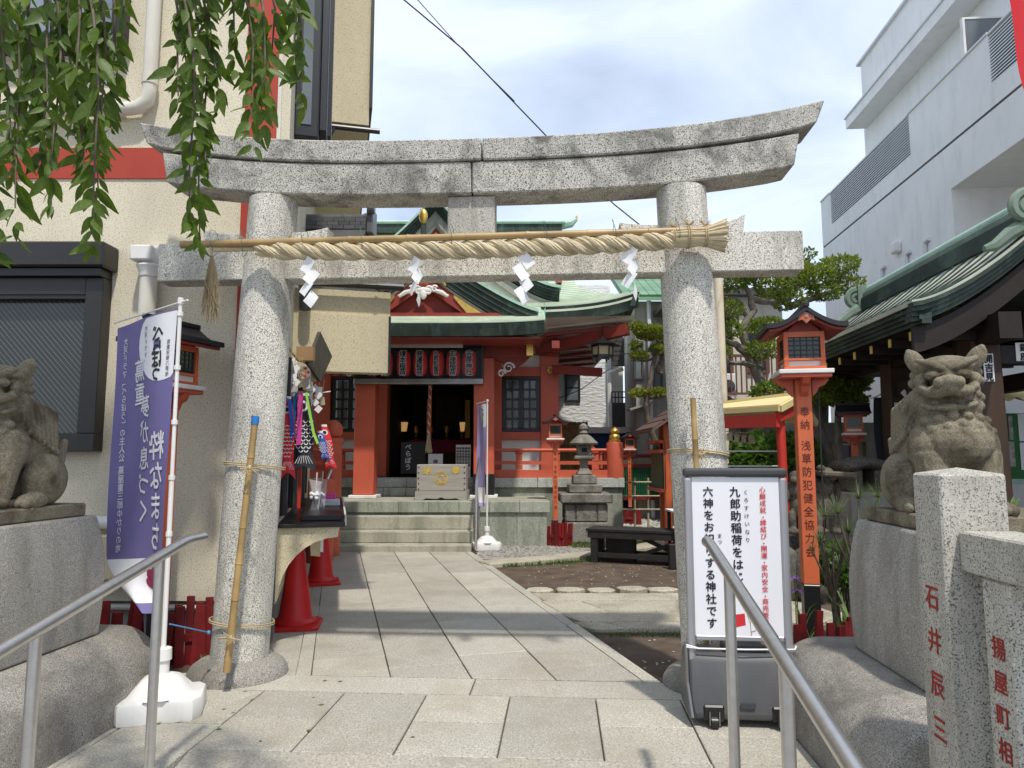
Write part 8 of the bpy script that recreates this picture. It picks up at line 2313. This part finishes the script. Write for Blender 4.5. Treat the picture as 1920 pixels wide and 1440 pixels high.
def iris(name, label, x, y, n, h, mat, flowers=None, z=-0.03):
    r = thing(name, label, 'plant', (x, y, z)); 
    for i in range(n):
        a = R(0,2*pi); hh = h*R(0.6,1.1); lean = R(0.15,0.6)*hh; d = Vector((cos(a),sin(a)*0.7,0)); s = Vector((-sin(a),cos(a),0))*0.017*R(0.8,1.3)
        b = Vector((x+R(-0.07,0.07), y+R(-0.05,0.05), z)); m = MB(); rings = []
        pts = [(b + d*lean*t**2 + Vector((0,0,hh*(t-0.25*t**3)))) for t in [k/5 for k in range(6)]]
        V = []
        for k, p in enumerate(pts): V += [p-s*(1-k/5.2), p+s*(1-k/5.2)]
        m.add(V, [(2*k,2*k+1,2*k+3,2*k+2) for k in range(5)]); m.build('leaf', M[mat], r, smooth=True, fix=False)
    if flowers:
        for k in range(2):
            c = Vector((x+R(-0.08,0.08), y, z+h*R(0.8,1.0))); f = MB()
            for q in range(5):
                a = 2*pi*q/5; f.add([c, c+Vector((cos(a)*0.03-sin(a)*0.015,sin(a)*0.03+cos(a)*0.015,0.01)), c+Vector((cos(a)*0.05,sin(a)*0.05,-0.01)), c+Vector((cos(a)*0.03+sin(a)*0.015,sin(a)*0.03-cos(a)*0.015,0.01))], [(0,1,2,3)])
            fo = f.build('flower', M[flowers], r, fix=False)
            MB().tube([c, Vector((c.x,c.y,z))], 0.004, 4).build('flower_stem', M[mat], fo)
iris('iris_plant', 'broad leaved iris just left of the large lantern post', 1.90, 4.78, 12, 0.60, 'leaf_iris', 'petal_purple')
iris('iris_plant', 'clump of bright iris leaves between the lantern post and the pedestal', 2.22, 4.86, 18, 0.60, 'leaf_iris')
iris('iris_plant', 'iris leaves at the foot of the lion pedestal behind the pickets', 2.46, 4.92, 14, 0.52, 'leaf_iris')
for k, (px, py, y) in enumerate(((1893,930,3.4),(1905,965,3.3),(1915,990,3.2))):
    c = W(px, py, y)
    iris('flower_plant', ['bright leafy sprig above the stone rail beside the tall post','bright leaves with a magenta bloom above the stone rail','low bright leaves at the picture edge above the stone rail'][k], c.x+0.02, y, 12, 0.20, 'leaf_iris', 'petal_magenta' if k else None, z=c.z-0.16)
pl_ = MB().bb(W(1884,1000,3.3).x, W(1884,1000,3.3).x+1.2, 3.0, 3.6, 0.0, W(1900,985,3.3).z-0.02).build('planter', M['blackwood'], bevel=0.01)
tag(pl_, 'dark planter box of flowers behind the stone rail', 'planter')
# fallen leaf or two and weeds by the fence
grass('weeds', 160, lambda: (W(0,0,1).x*0 + R(-2.0,-1.75), R(4.62,4.8)), (0.03,0.10), M['leaf_bush'], 'small green weeds at the foot of the dark red fence', 0.012)
grass('weeds', 260, lambda: (R(1.45,1.75), R(4.2,4.7)), (0.05,0.22), M['leaf_bush'], 'weeds and grass blades behind the charcoal tank', 0.008)

# ------------------------------------------------------------------ weeping cherry over the entrance
chy = thing('weeping_cherry', 'weeping cherry with hanging leafy branches in the upper corner', 'tree', (-4.6, 1.6, -0.03))
m = MB(); limb(m, [(-4.6,1.6,-0.03),(-4.5,1.65,1.5),(-4.2,1.75,3.0),(-3.6,1.9,4.3),(-2.6,2.1,4.9)], 0.22, 0.07, 12); m.build('trunk', M['bark'], chy, smooth=True)
# one leaf mesh, shared by every leaf object
def leaf_mesh():
    m = MB(); n = 8; V = []; F = []
    for k in range(n+1):
        t = k/n; w = 0.5*0.40*sin(pi*t**0.78)**0.9*(1-0.3*t)*(1.0 if k % 2 else 0.94) if 0 < k < n else 0.0
        z = -0.10*t*t
        V += [(-w, t, z+0.10*w+(0.006 if k % 2 else 0)), (0, t, z-0.02), (w, t, z+0.10*w+(0.006 if k % 2 else 0))]
    for k in range(n):
        a = 3*k; b = 3*(k+1)
        F += [(a,a+1,b+1,b),(a+1,a+2,b+2,b+1)]
    m.add(V, F); return m
lf = leaf_mesh()
o0 = lf.build('leaf', M['leaf_cherry'], None, smooth=True, local=True, angle=0, fix=False); LEAF = o0.data
bpy.data.objects.remove(o0)
strands = []
def strand(px0, py0, px1, py1, y, sway=0.0, dens=1.0, size=1.0): strands.append((px0,py0,px1,py1,y,sway,dens,size))
for a in ((20,-60,40,440,1.95,10),(60,-60,75,300,2.05,-12),(95,-70,110,380,1.9,14),(130,-60,150,340,2.0,-10),(160,-60,190,455,1.85,12),(185,-60,175,400,2.1,-8),(205,-60,215,240,1.95,8),(230,-60,222,180,2.05,6),(0,-60,-8,470,2.0,4),(40,-60,30,330,2.2,8),(110,-60,130,250,2.2,-6),(75,-60,95,200,1.8,6),(150,-60,165,300,2.2,8),(5,-60,15,260,1.85,-6),(180,-60,200,300,1.9,10),(90,-60,85,330,2.1,8),(55,-60,62,230,1.9,-6),(140,-60,148,200,1.85,8),
          (330,-60,375,440,1.95,16),(345,-60,360,260,2.05,-12),(320,-60,340,180,1.9,6),(370,-60,395,300,2.0,10),(355,-60,385,455,2.05,10),(395,-60,405,210,2.0,-8),(420,-60,450,130,2.05,6),(440,-60,490,270,2.0,14),(470,-60,480,200,2.1,-8),(500,-60,520,120,2.0,8),(520,-60,590,195,1.95,18),(545,-60,560,100,2.05,6),(480,-60,505,230,1.95,6)):
    strand(*a)
leaves = []
for (px0,py0,px1,py1,y,sway,dens,size) in strands:
    p0, p1 = W(px0,py0,y), W(px1,py1,y)
    n = max(6, int((p0-p1).length/0.040)); pts = []
    for k in range(n+1):
        t = k/n; px = px0+(px1-px0)*t**0.9 + sway*sin(t*5.0); py = py0+(py1-py0)*t
        pts.append(W(px, py, y+0.05*sin(t*4+px0)))
    top = pts[0]
    MB().tube([top+Vector((-0.25,0.02,0.45)), top+Vector((-0.06,0.0,0.2))]+pts[::3], [0.006]*2+[0.005-0.003*k/max(1,len(pts[::3])-1) for k in range(len(pts[::3]))], 5).build('twig', M['bark'], chy, smooth=True)
    for k, p in enumerate(pts):
        for q in range(3 if k % 2 else 2):
            if k < 2 and q: continue
            d = Vector((R(-0.75,0.75), R(-0.75,0.75), -R(0.35,1.0))).normalized()
            leaves.append((p + d*0.008, d, R(0.038,0.095)*size*(0.75 if k > len(pts)-3 else 1.0)))
random.shuffle(leaves)
leaves.sort(key=lambda q: (q[0]-EYE).length - q[2]*3)
rest = MB()
for i, (p, d, L) in enumerate(leaves):
    side = d.cross(Vector((R(-1,1), -1.2, R(-0.4,0.4)))).normalized(); nz = side.cross(d).normalized()
    mt = Matrix((( side.x, d.x, nz.x, 0), (side.y, d.y, nz.y, 0), (side.z, d.z, nz.z, 0), (0,0,0,1)))
    if i < 300:
        o = bpy.data.objects.new('leaf', LEAF); COL.objects.link(o); o.parent = chy
        o.matrix_basis = Matrix.Translation(p - ORG[chy.name]) @ mt @ Matrix.Scale(L, 4)
    else:
        rest.add([p + (mt.to_3x3() @ (Vector(v)*L)) for v in lf.v], lf.f)
# the crown above the view that shades the entrance
for i in range(13000):
    a = R(0,2*pi); rr = R(0,1)**0.5
    p = Vector((-2.75 + cos(a)*rr*1.35, 1.95 + sin(a)*rr*1.2, 4.65 + R(-0.25,0.75) + 0.2*rr))
    d = Vector((R(-1,1),R(-1,1),R(-1.0,0.1))).normalized(); s = d.cross(Vector((R(-1,1),R(-1,1),R(-1,1)))).normalized(); L = R(0.07,0.10)
    rest.add([p, p+d*L*0.45+s*L*0.2, p+d*L, p+d*L*0.45-s*L*0.2], [(0,1,2,3)])
for i in range(1500):
    a = R(0,2*pi); rr = R(0,1)**0.5
    p = Vector((-1.85 + cos(a)*rr*0.5, 2.95 + sin(a)*rr*0.35, 4.95 + R(-0.1,0.5)))
    d = Vector((R(-1,1),R(-1,1),R(-1.0,0.1))).normalized(); s = d.cross(Vector((R(-1,1),R(-1,1),R(-1,1)))).normalized(); L = R(0.07,0.10)
    rest.add([p, p+d*L*0.45+s*L*0.2, p+d*L, p+d*L*0.45-s*L*0.2], [(0,1,2,3)])
o = rest.build('leaves', M['leaf_cherry'], chy, smooth=True, angle=0, fix=False); o['kind'] = 'stuff'
for k in range(9):
    a = 2*pi*k/9; b = Vector((-2.6,2.1,4.9)) if k % 2 else Vector((-3.6,1.9,4.3))
    m = MB(); limb(m, [b, b+Vector((cos(a)*0.6+0.3,sin(a)*0.5,0.25)), b+Vector((cos(a)*1.2+0.7,sin(a)*0.9-0.1,0.1))], 0.04, 0.012, 6); m.build('branch', M['bark'], chy, smooth=True)

# ------------------------------------------------------------------ overhead wires
def wire(label, pts, r=0.012):
    P = [W(*p) for p in pts]; out = []
    for k in range(len(P)-1):
        for j in range(6): out.append(P[k].lerp(P[k+1], j/6))
    out.append(P[-1]); tag(MB().tube(out, r, 5).build('overhead_wire', M['wire'], smooth=True), label, 'wire')
wire('thin black cable slanting across the sky above the gate', [(752,-5,14.0),(868,92,14.6),(960,188,15.2),(1060,292,15.8),(1150,382,16.3),(1260,470,17.0)], 0.016)
wire('second thin cable beside the first in the upper sky', [(779,-5,14.0),(850,75,14.5),(878,104,14.7),(965,190,15.2)], 0.010)
wire('thin pale wire crossing behind the hanging lantern of the hall', [(948,660,13.6),(1040,668,13.3),(1130,668,12.9),(1240,657,12.4)], 0.008)
wire('thin wire sagging in front of the white house', [(1035,752,19.0),(1090,730,19.4),(1150,686,20.0)], 0.012)
